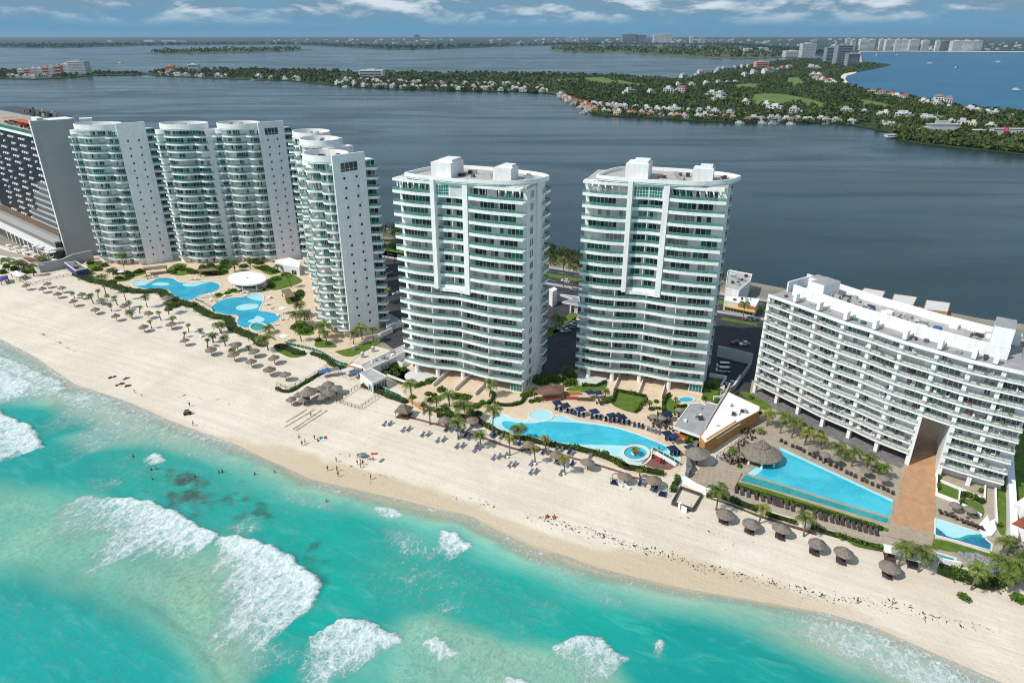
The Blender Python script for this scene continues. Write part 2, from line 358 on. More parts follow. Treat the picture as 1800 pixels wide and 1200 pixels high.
def water_lagoon():
    m, nt, N, L, b = nodes_of('lagoon_water'); g = N.new('ShaderNodeNewGeometry'); P = g.outputs['Position']
    f = noise(N, L, P, 0.0035, 6, 0.6, 1.2); f2 = noise(N, L, P, 0.03, 5, 0.6)
    L.new(mixc(N, L, mrange(N, L, f, 0.35, 0.65), (0.007, 0.030, 0.039), (0.020, 0.042, 0.045)), b.inputs['Base Color'])
    L.new(mrange(N, L, f, 0.35, 0.65, 0.14, 0.32), b.inputs['Roughness']); b.inputs['Specular IOR Level'].default_value = 0.15
    mp = N.new('ShaderNodeMapping'); mp.inputs['Rotation'].default_value = (0, 0, 0.4); mp.inputs['Scale'].default_value = (0.5, 1.3, 1); L.new(P, mp.inputs['Vector'])
    m2 = N.new('ShaderNodeMapping'); m2.inputs['Rotation'].default_value = (0, 0, 0.55); m2.inputs['Scale'].default_value = (0.0022, 0.012, 1); L.new(P, m2.inputs['Vector']); st = noise(N, L, m2.outputs[0], 1.0, 7, 0.62, 1.4)
    L.new(mrange(N, L, mth(N, L, 'ADD', mth(N, L, 'MULTIPLY', st, 0.65), mth(N, L, 'MULTIPLY', f, 0.35)), 0.37, 0.65, 0.13, 0.34), b.inputs['Roughness'])
    h = noise(N, L, mp.outputs[0], 0.35, 4, 0.6); bump_(N, L, mth(N, L, 'ADD', h, f2), b, 0.22, 0.3)
    return m
def water_bay():
    m, nt, N, L, b = nodes_of('bay_water'); g = N.new('ShaderNodeNewGeometry'); P = g.outputs['Position']
    f = noise(N, L, P, 0.004, 6, 0.6, 0.8)
    L.new(mixc(N, L, mrange(N, L, f, 0.3, 0.7), (0.0005, 0.075, 0.165), (0.001, 0.115, 0.22)), b.inputs['Base Color'])
    b.inputs['Roughness'].default_value = 0.35; b.inputs['Specular IOR Level'].default_value = 0.10
    bump_(N, L, noise(N, L, P, 0.25, 4, 0.6), b, 0.4, 0.4)
    return m
def water_sea():
    m, nt, N, L, b = nodes_of('sea_water'); g = N.new('ShaderNodeNewGeometry'); P = g.outputs['Position']
    at = N.new('ShaderNodeAttribute'); at.attribute_name = 'tint'
    fo = N.new('ShaderNodeAttribute'); fo.attribute_name = 'foam'; ed = N.new('ShaderNodeAttribute'); ed.attribute_name = 'clear'
    cv = coastvec(N, L, 1.0, 1.0)
    wv = coastvec(N, L, 0.35, 1.0)
    sh = N.new('ShaderNodeAttribute'); sh.attribute_name = 'shoal'
    n_big = noise(N, L, cv, 0.06, 5, 0.6, 0.8); n_mid = noise(N, L, wv, 0.35, 6, 0.65, 0.6); n_fine = noise(N, L, cv, 1.1, 7, 0.7, 0.5)
    c = at.outputs['Color']
    c = mixc(N, L, mth(N, L, 'MULTIPLY', mrange(N, L, n_big, 0.40, 0.68), 0.30), c, (0.020, 0.30, 0.29))
    c = mixc(N, L, mth(N, L, 'MULTIPLY', mrange(N, L, n_mid, 0.48, 0.75), 0.38), c, (0.12, 0.46, 0.38))  # caustic-like light lines painted into the water colour by noise
    c = mixc(N, L, mth(N, L, 'MULTIPLY', mrange(N, L, n_fine, 0.52, 0.80), 0.30), c, (0.04, 0.30, 0.27))
    n_rip = noise(N, L, coastvec(N, L, 1.3, 0.7), 0.9, 6, 0.7, 1.2)
    c = mixc(N, L, mth(N, L, 'MULTIPLY', mrange(N, L, n_rip, 0.40, 0.66), mth(N, L, 'MULTIPLY', sh.outputs['Fac'], 0.75)), c, (0.11, 0.31, 0.235))
    # foam: cells of lace whose walls thicken with the mask until they close
    nn = N.new('ShaderNodeTexNoise'); nn.inputs['Scale'].default_value = 0.45; nn.inputs['Detail'].default_value = 6; nn.inputs['Roughness'].default_value = 0.65; L.new(cv, nn.inputs['Vector'])
    sc = N.new('ShaderNodeVectorMath'); sc.operation = 'SCALE'; sc.inputs['Scale'].default_value = 3.6; L.new(nn.outputs['Color'], sc.inputs[0]); cf_ = coastvec(N, L, 1.2, 0.72); wp = N.new('ShaderNodeVectorMath'); wp.operation = 'ADD'; L.new(cf_, wp.inputs[0]); L.new(sc.outputs[0], wp.inputs[1])
    n_foam = noise(N, L, wp.outputs[0], 0.5, 8, 0.7); fc = mth(N, L, 'MAXIMUM', fo.outputs['Fac'], 0.0)
    wid = mth(N, L, 'MULTIPLY', mth(N, L, 'POWER', fc, 1.5), mth(N, L, 'MULTIPLY', mrange(N, L, n_foam, 0.30, 0.68, 0.15, 1.7), 0.42))
    def lace(scale, k):
        vo = N.new('ShaderNodeTexVoronoi'); vo.feature = 'DISTANCE_TO_EDGE'; vo.inputs['Scale'].default_value = scale; L.new(wp.outputs[0], vo.inputs['Vector'])
        return mth(N, L, 'MULTIPLY', mth(N, L, 'DIVIDE', mth(N, L, 'SUBTRACT', wid, vo.outputs['Distance']), mth(N, L, 'ADD', mth(N, L, 'MULTIPLY', wid, 0.9), 0.02), True), k)
    ff = mth(N, L, 'MAXIMUM', lace(0.42, 1.0), mth(N, L, 'MAXIMUM', lace(0.95, 0.92), lace(2.0, 0.7)))
    ff = mth(N, L, 'MULTIPLY', ff, mrange(N, L, fc, 0.02, 0.22))
    c = mixc(N, L, mth(N, L, 'MULTIPLY', mrange(N, L, fc, 0.10, 0.95, smooth=False), 0.50), c, (0.40, 0.66, 0.60))
    hue = mixc(N, L, mrange(N, L, n_fine, 0.35, 0.60), (0.55, 0.66, 0.67), (0.82, 0.84, 0.84))
    c = mixc(N, L, ff, c, hue)
    L.new(c, b.inputs['Base Color']); L.new(mrange(N, L, ff, 0.0, 1.0, 0.22, 0.8), b.inputs['Roughness']); b.inputs['Specular IOR Level'].default_value = 0.22
    h = mth(N, L, 'ADD', mth(N, L, 'MULTIPLY', n_mid, 0.8), mth(N, L, 'ADD', mth(N, L, 'MULTIPLY', n_fine, 0.22), mth(N, L, 'MULTIPLY', mth(N, L, 'MULTIPLY', ff, n_fine), 1.3)))
    bump_(N, L, h, b, 0.6, 0.7)
    tr = N.new('ShaderNodeBsdfTransparent'); mx = N.new('ShaderNodeMixShader'); out = N['Material Output']
    f_clear = mth(N, L, 'MULTIPLY', mth(N, L, 'SUBTRACT', 1.0, ff), ed.outputs['Fac'], True)
    L.new(f_clear, mx.inputs[0]); L.new(b.outputs[0], mx.inputs[1]); L.new(tr.outputs[0], mx.inputs[2]); L.new(mx.outputs[0], out.inputs['Surface'])
    return m
M['lagoon'] = water_lagoon(); M['bay'] = water_bay(); M['sea'] = water_sea()
mb = MB(); mb.face([(-60000,150,-0.6),(60000,150,-0.6),(60000,27000,-0.6),(-60000,27000,-0.6)]); struct('lagoon_water', mb, 'lagoon')
# ---- the sea by the beach: a fine grid in shore coordinates
def sd_poly(px, py, poly):
    """signed distance to a polygon, negative inside"""
    d = np.full(px.shape, 1e9); ins = np.zeros(px.shape, bool); n = len(poly)
    for i in range(n):
        ax, ay = poly[i]; bx, by = poly[(i+1) % n]; ex, ey = bx-ax, by-ay; wx, wy = px-ax, py-ay
        t = np.clip((wx*ex+wy*ey)/(ex*ex+ey*ey+1e-12), 0, 1); d = np.minimum(d, np.hypot(wx-ex*t, wy-ey*t))
        c = ((ay > py) != (by > py)) & (px < (bx-ax)*(py-ay)/((by-ay)+1e-12)+ax); ins ^= c
    return np.where(ins, -d, d)
def sstep(x, a, b):
    t = np.clip((x-a)/(b-a), 0, 1); return t*t*(3-2*t)
def vnoise(x, y, s, seed=0):
    """cheap smooth value noise"""
    r = np.random.default_rng(seed); T = r.uniform(0, 1, (256, 256)); X = x*s+1000; Y = y*s+1000
    i = np.floor(X).astype(int); j = np.floor(Y).astype(int); fx = X-i; fy = Y-j; fx = fx*fx*(3-2*fx); fy = fy*fy*(3-2*fy)
    g = lambda a, b: T[a % 256, b % 256]
    return (g(i, j)*(1-fx)+g(i+1, j)*fx)*(1-fy)+(g(i, j+1)*(1-fx)+g(i+1, j+1)*fx)*fy
def sea():
    us = np.concatenate([np.linspace(-900, -345, 60)[:-1], np.arange(-345, 110, 0.75), np.linspace(110, 700, 60)[1:]])
    ns = np.concatenate([np.linspace(-700, 28, 50)[:-1], np.arange(28, 142, 0.6)])
    U, Nn = np.meshgrid(us, ns, indexing='ij'); X = EX*U+NX*Nn; Y = EY*U+NY*Nn
    wob = (vnoise(U, Nn, 0.05, 1)-0.5)*6+(vnoise(U, Nn, 0.17, 2)-0.5)*2.6
    d = shore_n(U)-Nn+wob*0.5
    g = lambda pts: [G(*p, 0.0) for p in pts]
    blend = lambda c, col, f: c*(1-f[..., None])+np.array(col)*f[..., None]
    col = np.zeros(U.shape+(3,)); col[:] = (0.006, 0.335, 0.275)
    col = blend(col, (0.004, 0.265, 0.24), sstep(vnoise(U, Nn, 0.02, 5), 0.45, 0.75)*0.8)
    col = blend(col, (0.16, 0.50, 0.41), 1-sstep(d+wob, 2, 15))
    col = blend(col, (0.38, 0.50, 0.37), 1-sstep(d, 0.5, 6.5))
    foam = np.zeros(U.shape); lift = np.zeros(U.shape); sho = np.zeros(U.shape)
    def shoal(pts, w, c, k=1.0):
        nonlocal col, sho
        s = sd_poly(X, Y, g(pts))+wob*0.8; sho = np.maximum(sho, (1-sstep(s, -w, w))*k*(1 if c[0] > .1 else 0)); col = blend(col, c, (1-sstep(s, -w, w))*k*(0.72+0.28*vnoise(U, Nn, 0.12, 9)))
    shoal([(-200,830),(150,880),(260,940),(400,950),(440,1060),(425,1160),(390,1215),(330,1140),(250,1075),(100,1020),(-200,960)], 7, (0.27, 0.50, 0.36))
    shoal([(280,1000),(420,960),(440,1090),(410,1190),(330,1110)], 5, (0.36, 0.51, 0.35), 0.85)
    shoal([(700,1110),(760,1085),(850,1115),(960,1140),(1060,1150),(1115,1210),(1100,1300),(700,1300)], 3.5, (0.36, 0.53, 0.39), 0.95)
    shoal([(600,1150),(720,1090),(760,1140),(740,1210),(600,1210)], 5, (0.22, 0.50, 0.39), 0.7)
    shoal([(100,770),(230,735),(300,752),(260,780),(150,790)], 4, (0.33, 0.54, 0.43), 0.8)
    shoal([(-100,640),(60,650),(230,700),(330,760),(260,750),(120,720),(-100,700)], 4, (0.40, 0.56, 0.48), 0.55)
    shoal([(-100,1040),(110,1060),(250,1110),(330,1180),(350,1300),(-100,1300)], 5, (0.006, 0.34, 0.31), 0.9)
    def reef(px, py, r, k):
        nonlocal col
        x, y = G(px, py, 0.0); dd = np.hypot(X-x, (Y-y)*0.8)+(vnoise(U, Nn, 0.35, 21)-0.5)*r*1.5+(vnoise(U, Nn, 1.1, 22)-0.5)*r*0.5
        col = blend(col, (0.032, 0.068, 0.048), (1-sstep(dd, r*0.30, r*1.0))*k*np.clip(.35+1.1*vnoise(U, Nn, 0.9, 23), 0, 1))
    for a in ((345,860,6.5,0.95),(318,868,4.5,0.8),(375,880,5.5,0.75),(330,842,3.5,0.8),(300,835,2.5,0.6),(425,912,4.5,0.7),(455,902,3.2,0.8),(470,905,2.6,0.75),(412,925,3,0.5),(432,878,1.8,0.7),(548,955,2.0,0.6),(553,1012,3.4,0.6),(425,845,1.3,0.6),(545,985,1.8,0.5),(575,880,1.2,0.4),(290,905,3.0,0.3)):
        reef(*a)
    def breaker(pts, hi, lo, w, amp=0.0, trail=1.0):
        nonlocal foam, lift, col
        P = [un(*p) for p in g(pts)]; nf = np.full(len(us), -1e9); nb = np.full(len(us), 1e9)
        for k in range(len(P)):
            (a0, b0), (a1, b1) = P[k], P[(k+1) % len(P)]
            if a0 > a1: a0, b0, a1, b1 = a1, b1, a0, b0
            m = (us >= a0) & (us <= a1) & (a1 > a0); v = b0+(b1-b0)*(us-a0)/max(1e-9, a1-a0); nf = np.where(m, np.maximum(nf, v), nf); nb = np.where(m, np.minimum(nb, v), nb)
        ok = nf > nb; wd = np.where(ok, nf-nb, 1.0)[:, None]; zero = np.zeros_like(us)
        jf = ((vnoise(us, zero, .35, 61)-.5)*1.6+(vnoise(us, zero, 1.1, 62)-.5)*.7)[:, None]*np.clip(wd/4, .15, 1); jb = ((vnoise(us, zero, .25, 63)-.5)*.5+(vnoise(us, zero, .7, 64)-.5)*.35)[:, None]
        s = nf[:, None]+jf-Nn; t = s/wd*(1+jb); inn = ok[:, None] & (s > -0.3); front = sstep(s, -0.3, 0.25)
        f = np.where(t < 1, hi-(hi-lo)*np.clip(t, 0, 1)**1.3, lo*np.clip(1-(t-1)/trail, 0, 1)**1.2)*front; f = np.where(inn & (t < 1+trail), f, 0); f = f*np.clip(wd/1.2, 0, 1)
        foam = np.maximum(foam, f); lift = np.maximum(lift, np.where(inn, amp*front*np.exp(-(np.clip(s, 0, 99)/(2.2+wd*.12))**2)*np.clip(wd/4, 0, 1), 0))
        dk = np.where(ok[:, None] & (s <= 0.3) & (s > -5), np.clip(1+s/5, 0, 1)*.45*np.clip(wd/5, 0, 1)*min(1, amp*1.6), 0); col = blend(col, (0.004, 0.22, 0.21), dk)
    breaker(Q('S', [(430,492),(500,496),(560,505),(640,528),(700,556),(770,601),(842,638),(800,672),(720,690),(640,690),(560,660),(500,620),(455,565)]), 1.0, 0.62, 3.0, 0.9)
    breaker(Q('S', [(838,636),(910,645),(980,662),(1100,708),(1180,766),(1228,830),(1195,910),(1120,955),(1035,965),(985,935),(930,880),(925,800),(870,730)]), 1.05, 0.66, 3.0, 1.0)
    breaker(Q('S', [(240,520),(320,485),(440,490),(520,510),(560,600),(480,600),(380,610),(270,590)]), 0.50, 0.30, 3.5)
    breaker([(545,1120),(600,1088),(645,1093),(683,1110),(709,1127),(670,1144),(620,1154),(575,1172),(545,1160)], 0.98, 0.55, 1.8, 0.6)
    breaker([(736,1126),(765,1121),(814,1148),(775,1155)], 0.95, 0.5, 1.0, 0.5)
    breaker([(771,930),(800,938),(831,962),(805,974),(785,957)], 0.98, 0.5, 1.2, 0.5)
    breaker([(650,889),(680,892),(714,905),(683,908)], 0.95, 0.5, 0.9, 0.35)
    breaker([(-60,715),(0,721),(28,737),(57,755),(78,785),(37,799),(0,803),(-60,803)], 1.0, 0.6, 2.0, 0.8)
    breaker([(-90,600),(0,625),(60,650),(124,680),(95,694),(40,696),(0,700),(-90,700)], 0.62, 0.4, 2.5, 0.5)
    breaker([(-60,635),(0,652),(60,672),(40,694),(-60,710)], 0.92, 0.5, 2.5, 0.5)
    breaker([(256,808),(271,795),(292,808),(271,817)], 0.9, 0.45, 0.9, 0.3)
    breaker([(965,1138),(1010,1122),(1050,1122),(1108,1158),(1070,1178),(1000,1165)], 0.70, 0.35, 1.8, 0.25)
    breaker([(885,1188),(930,1195),(965,1230),(880,1230)], 0.9, 0.4, 1.2, 0.3); breaker([(1148,1132),(1158,1124),(1170,1128),(1165,1142)], 0.65, 0.4, 0.8)
    breaker([(185,955),(215,950),(285,958),(275,966),(210,966)], 0.5, 0.3, 0.8); breaker([(0,630),(60,625),(190,690),(225,706),(150,700),(60,670)], 0.36, 0.3, 0.8)
    breaker([(100,690),(250,700),(420,780),(400,800),(300,775),(200,770),(120,740)], 0.36, 0.22, 0.8)
    def patch(pts, f):
        nonlocal foam
        s = sd_poly(X, Y, g(pts))+wob; foam = np.maximum(foam, (1-sstep(s, -7, 3))*f*(.55+.45*vnoise(U, Nn, .15, 81)))
    for pts, f in (([(740,1060),(800,1035),(860,1040),(900,1075),(780,1090)], .40), ([(0,1000),(60,990),(130,1010),(60,1030)], .30), ([(690,1010),(730,990),(760,1030),(700,1050)], .36), ([(130,1040),(170,1050),(180,1062),(140,1058)], .36), ([(140,840),(240,830),(250,860),(150,870)], .33), ([(900,1040),(980,1050),(1000,1080),(920,1080)], .33), ([(370,925),(440,900),(475,930),(400,955)], .38), ([(380,1140),(560,1100),(580,1180),(420,1190)], .33), ([(600,880),(760,940),(820,1000),(700,990)], .30), ([(950,985),(1150,1060),(1250,1150),(1050,1080)], .28), ([(500,1050),(600,1040),(640,1080),(540,1100)], .3), ([(1240,1044),(1330,1054),(1480,1088),(1505,1108),(1440,1112),(1340,1090),(1260,1062)], .86), ([(1545,1106),(1640,1150),(1745,1200),(1700,1215),(1600,1168)], .90), ([(880,955),(1000,995),(1100,1020),(1090,1035),(960,1000)], .56), ([(480,830),(620,870),(760,905),(740,915),(560,870)], .34)): patch(pts, f)
    # the dark line of a swell that has not broken
    for k in range(1):
        Pw = [un(*p) for p in g([(200,1035),(280,1075),(330,1115),(370,1165),(400,1215)])]; su = np.array([a for a, b in Pw]); sn_ = np.array([b for a, b in Pw]); nc = np.interp(us, su, sn_)[:, None]; m = ((us > su.min()) & (us < su.max()))[:, None]
        s = Nn-nc; fade = np.clip((us-su.min())/14, 0, 1)[:, None]; col = blend(col, (0.004, 0.17, 0.16), np.where(m, np.exp(-(s/0.55)**2)*.32*fade*(.5+vnoise(U, Nn, .2, 71)), 0)); lift = np.maximum(lift, np.where(m, .3*np.exp(-((s+1.6)/1.6)**2)*fade, 0))
    # swash: lines of lace along the water's edge, thick on the left and the far right
    side = sstep(-U, 120, 215)*0.9+sstep(U, -14, 18)*1.0; v1 = vnoise(U, Nn, 0.07, 41); v2 = vnoise(U, Nn, 0.13, 42)
    lace = (1-sstep(np.abs(d-2.2-wob*0.25), 0.2, 2.2))*(0.26+0.20*side+0.42*(v1-0.5))
    lace2 = (1-sstep(np.abs(d-0.2), 0.1, 0.9))*(0.46+0.14*side+0.30*(v2-0.5))
    lace3 = sstep(d, 0.5, 2.5)*(1-sstep(d-6.5*side-wob*.8, 1.0, 7.0))*np.clip(side, 0, 1)*(0.38+0.42*(v1-0.48))
    lace4 = (1-sstep(np.abs(d-9-wob), 0.5, 4.0))*(0.12+0.40*(vnoise(U, Nn, 0.06, 43)-0.55))
    foam = np.maximum.reduce([foam, lace, lace2, lace3, lace4, 0.17*vnoise(U, Nn, 0.04, 44)])
    sandy = (1-sstep(d-8*np.clip(side, 0, 1)-wob*.7, 1.0, 11.0)); col = blend(col, (0.42, 0.49, 0.345), sandy*(.50+.38*np.clip(side, 0, 1)))
    clear = 1-sstep(d, 0.2, 5.0); clear = np.where(d < -1.5, 1.0, clear)*0.85
    Z = 0.02+lift*0.9+0.12*np.sin(Nn*0.35+U*0.05+wob)*sstep(d, 4, 14)
    far = sstep(U, 150, 300)+sstep(-U, 420, 600)+sstep(-Nn, 0, 100); Z = Z*(1-np.clip(far, 0, 1)); foam = foam*(1-np.clip(far, 0, 1))
    nu, nn = U.shape; V = np.stack([X, Y, Z], -1).reshape(-1, 3)
    idx = np.arange(nu*nn).reshape(nu, nn); Fq = np.stack([idx[:-1, :-1], idx[1:, :-1], idx[1:, 1:], idx[:-1, 1:]], -1).reshape(-1, 4)
    keep = (d.reshape(-1)[Fq].max(1) > -2.5); Fq = Fq[keep]
    o = grid_obj('sea_water', V, Fq, 'sea')
    me = o.data
    a = me.attributes.new('tint', 'FLOAT_COLOR', 'POINT'); a.data.foreach_set('color', np.concatenate([col.reshape(-1, 3), np.ones((nu*nn, 1))], 1).astype(np.float32).ravel())
    for nm, arr in (('foam', foam), ('clear', clear), ('shoal', sho)): a = me.attributes.new(nm, 'FLOAT', 'POINT'); a.data.foreach_set('value', arr.astype(np.float32).ravel())
    tag(o, kind='structure')
def grid_obj(name, V, Fq, m):
    me = bpy.data.meshes.new(name); me.vertices.add(len(V)); me.vertices.foreach_set('co', V.astype(np.float32).ravel())
    k = Fq.shape[1]; me.loops.add(Fq.size); me.loops.foreach_set('vertex_index', Fq.astype(np.int32).ravel())
    me.polygons.add(len(Fq)); me.polygons.foreach_set('loop_start', np.arange(0, Fq.size, k, dtype=np.int32)); me.polygons.foreach_set('loop_total', np.full(len(Fq), k, dtype=np.int32))
    me.update(calc_edges=True); me.validate(); me.polygons.foreach_set('use_smooth', np.ones(len(me.polygons), bool))
    me.materials.append(M[m]); o = bpy.data.objects.new(name, me); COL.objects.link(o); return o
sea()
# ================================================================ beach
def sand_mat():
    m, nt, N, L, b = nodes_of('sand'); b.inputs['Roughness'].default_value = 0.9; b.inputs['Specular IOR Level'].default_value = 0.15
    cv = coastvec(N, L, 1, 1); tv = coastvec(N, L, 0.02, 0.55); wet = N.new('ShaderNodeAttribute'); wet.attribute_name = 'wet'
    n1 = noise(N, L, cv, 0.05, 6, 0.6, 0.6); n2 = noise(N, L, cv, 0.9, 8, 0.72); tr = noise(N, L, tv, 1.0, 6, 0.65, 0.15); n3 = noise(N, L, cv, 0.25, 7, 0.7, 1.5)
    c = mixc(N, L, mrange(N, L, n1, 0.35, 0.65), (0.645, 0.57, 0.465), (0.725, 0.655, 0.555))
    c = mixc(N, L, mth(N, L, 'MULTIPLY', mrange(N, L, tr, 0.46, 0.60), 0.30), c, (0.54, 0.455, 0.355))
    c = mixc(N, L, mth(N, L, 'MULTIPLY', mrange(N, L, n2, 0.50, 0.72), 0.22), c, (0.50, 0.42, 0.33))
    c = mixc(N, L, mth(N, L, 'MULTIPLY', mrange(N, L, n3, 0.52, 0.68), 0.34), c, (0.55, 0.45, 0.34))
    wf = mth(N, L, 'ADD', wet.outputs['Fac'], mth(N, L, 'MULTIPLY', mth(N, L, 'SUBTRACT', n3, 0.5), 0.5))
    c = mixc(N, L, mrange(N, L, wf, 0.15, 0.95), c, (0.555, 0.45, 0.32))
    L.new(c, b.inputs['Base Color']); L.new(mrange(N, L, wf, 0.5, 1.0, 0.92, 0.45), b.inputs['Roughness'])
    bump_(N, L, mth(N, L, 'ADD', n2, mth(N, L, 'MULTIPLY', tr, 0.8)), b, 0.8, 0.3)
    return m
M['sand'] = sand_mat()
def beach():
    us = np.arange(-520, 240, 1.25); ds = np.concatenate([np.arange(-26, 46, 0.8), np.linspace(46, 75, 10)])
    U, D = np.meshgrid(us, ds, indexing='ij'); Nn = shore_n(U)+D; X = EX*U+NX*Nn; Y = EY*U+NY*Nn
    Z = np.clip(0.062*D, -2.5, 2.0)+(vnoise(U, Nn, 0.4, 51)-0.5)*0.10*sstep(D, 3, 10)*(1-sstep(D, 42, 50)) - 0.05*sstep(D, 44, 50)
    wob = (vnoise(U, Nn, 0.045, 52)-0.5)*10+(vnoise(U, Nn, 0.2, 53)-0.5)*3
    mid = np.exp(-((U+110)/55)**2)*0.9+np.exp(-((U+20)/38)**2)*0.9; wet = (1-sstep(D-1.2-7.5*np.clip(mid, 0, 1)-wob*0.55, -2.5, 2.0))*(0.42+0.5*np.clip(mid, 0, 1))
    nu, nn = U.shape; V = np.stack([X, Y, Z], -1).reshape(-1, 3); idx = np.arange(nu*nn).reshape(nu, nn)
    Fq = np.stack([idx[:-1, :-1], idx[1:, :-1], idx[1:, 1:], idx[:-1, 1:]], -1).reshape(-1, 4)
    o = grid_obj('beach_sand', V, Fq, 'sand'); a = o.data.attributes.new('wet', 'FLOAT', 'POINT'); a.data.foreach_set('value', wet.astype(np.float32).ravel()); tag(o, kind='structure')
beach()
# ================================================================ land strip, roads, car parks
def sheet(name, poly, z, m, depth=0.0, **k):
    mb = MB()
    if depth: mb.prism(poly, z-depth, z, bottom=False)
    else: mb.prism(poly, z-0.3, z, bottom=False)
    return struct(name, mb, m, **k)
def shore_poly(lst): return [xy(u, n) for u, n in lst]
back = [(-560,338),(-420,346),(-300,341),(-260,346),(-200,350),(-150,343),(-100,349),(-60,346),(-20,340),(20,345),(60,338),(110,342),(160,333),(220,338),(330,332)]
front = [(u, float(shore_n(u))+44) for u in (330,240,150,50,0,-50,-100,-160,-220,-300,-400,-560)]
sheet('ground', shore_poly(back+front), 1.93, 'earth', 3.0)
sheet('car_park', shore_poly([(-420,240),(-420,293),(300,293),(300,240),(115,246),(100,215),(60,222),(20,206),(-15,200),(-30,210),(-60,232),(-120,262),(-200,262)]), 2.0, 'asphalt')
sheet('road', shore_poly([(-560,296),(330,296),(330,304),(-560,304)]), 2.03, 'asphalt')
sheet('road', shore_poly([(-560,309),(330,309),(330,317),(-560,317)]), 2.03, 'asphalt')
sheet('pavement', shore_poly([(-560,293.2),(330,293.2),(330,296),(-560,296)]), 2.14, 'kerb')
sheet('pavement', shore_poly([(-560,317),(330,317),(330,320),(-560,320)]), 2.14, 'kerb')
sheet('median_grass', shore_poly([(-560,304),(330,304),(330,309),(-560,309)]), 2.15, 'lawn')
mb = MB()
for n in (300, 313):
    for u in range(-500, 300, 9): mb.prism(shore_poly([(u, n-0.08), (u+4, n-0.08), (u+4, n+0.08), (u, n+0.08)]), 2.031, 2.036, bottom=False)
struct('road_marking', mb, 'road_paint')
sheet('neighbour_grass', shore_poly([(47,168),(47,292),(300,292),(300,168)]), 2.025, 'lawn')
sheet('driveway', GP('p', [(925,640),(965,668),(986,694),(1012,662),(1050,640),(1050,540),(925,500)]), 2.03, 'asphalt'); sheet('driveway', GP('p', [(655,585),(712,630),(770,560),(720,420),(640,420)]), 2.03, 'asphalt')
sheet('grass_verge', GP('N', [(185,510),(200,490),(500,545),(505,565)]), 2.16, 'lawn')
mb = MB()
for i in range(9):
    u = 24+i*3.0; mb.prism(shore_poly([(u, 268), (u+0.12, 268), (u+0.12, 274), (u, 274)]), 2.001, 2.006, bottom=False)
struct('parking_marking', mb, 'road_paint')
# ================================================================ resort decks and lawns
D1 = [(133,478),(173,494),(200,498),(224,505),(278,511),(291,520),(344,531),(378,553),(404,560),(406,576),(449,594),(460,604),(503,604),(530,610),(552,616),(575,625),(611,642),(660,600),(690,570),(660,520),(560,450),(300,440),(160,450)]
sheet('resort_deck', [G(*p) for p in D1], 2.06, 'beige_deck', 1.5)
D2 = [(690,672),(720,704),(767,727),(800,737),(835,741),(860,757),(893,770),(930,778),(960,785),(1031,800),(1084,822),(1110,832),(1140,838),(1168,840),(1190,832),(1209,800),(1222,760),(1240,705),(1235,690),(1120,640),(1010,650),(975,660),(900,690),(760,650)]
sheet('pool_deck', [G(*p) for p in D2], 2.06, 'beige_deck', 2.4)
D3 = Q('A', [(200,690),(185,735),(330,800),(520,880)])+[(1330,889),(1400,911),(1500,942),(1560,962),(1640,985),(1720,1000),(1790,1010),(1800,960),(1775,860),(1745,840),(1660,800),(1595,770),(1322,668),(1318,690),(1340,715),(1300,770),(1240,830)]
sheet('stone_deck', [G(*p) for p in D3], 2.07, 'stone_deck', 2.6)
F_sl = [(84.1,208.4),(88.9,200.8),(93.3,193.6),(98.0,185.8),(103.3,179.1),(108.2,171.9),(114.1,165.4)]
sheet('slate_terrace', [(x-4.2*.75, y-4.2*.6) for x, y in F_sl]+[(x+6, y+5) for x, y in F_sl[::-1]], 2.12, 'slate')
tp = Q('B', [(405,105),(315,400),(230,762),(487,822),(498,600),(520,440),(545,150)])
sheet('tile_path', [G(*p) for p in tp], 2.16, 'tan_tile')
def lawn(pts, z=2.15, m='lawn'): return sheet('lawn', smooth_path([G(*p) for p in pts], 4, True), z, m)
lawn(Q('D', [(1010,262),(1130,215),(1290,205),(1430,218),(1550,175),(1530,240),(1390,325),(1250,300),(1100,282)]))
lawn(Q('E', [(110,440),(160,300),(260,305),(560,372),(570,410),(480,470),(440,560),(370,560),(240,520)]))
lawn(Q('E', [(800,560),(800,430),(870,350),(920,400),(1020,460),(1120,480),(1060,560)]))
lawn(Q('E', [(1310,345),(1400,130),(1600,140),(1560,300),(1500,390),(1340,400)]))
lawn(Q('C', [(150,90),(300,30),(600,90),(640,110),(540,160),(560,240),(480,270),(330,190)]))
lawn(Q('C', [(1150,400),(1200,375),(1420,410),(1400,445),(1250,450)]))
lawn(Q('7', [(735,540),(800,500),(900,590),(860,620),(780,610)])); lawn(Q('7', [(905,680),(950,650),(1060,690),(1060,715),(920,712)]))
lawn(Q('7', [(1070,745),(1180,720),(1400,650),(1420,672),(1200,785),(1080,758)])); lawn(Q('7', [(590,722),(660,690),(830,755),(800,785),(700,790)]))
lawn(Q('7', [(540,180),(700,140),(800,185),(780,215),(640,260),(560,260)])); lawn(Q('6', [(1320,200),(1400,150),(1480,165),(1380,215)]))
lawn(Q('7', [(1380,860),(1480,840),(1660,900),(1640,970),(1560,990)])); lawn(Q('6', [(600,225),(690,190),(760,270),(820,285),(800,305),(700,300)]))
lawn(Q('A', [(565,120),(640,130),(790,225),(700,232)]), 2.2)
lawn(Q('B', [(515,510),(632,555),(632,622),(510,575)]), 2.45); lawn(Q('B', [(650,610),(770,645),(770,715),(645,665)]), 2.45)
lawn(Q('B', [(495,850),(830,925),(830,955),(490,905)]), 2.2); lawn(Q('B', [(870,540),(915,530),(915,810),(860,760)]), 2.2)
lawn(Q('B', [(950,640),(1029,640),(1029,700),(960,720)]), 2.2); lawn(Q('B', [(960,480),(1029,430),(1029,560),(960,540)]), 2.2)
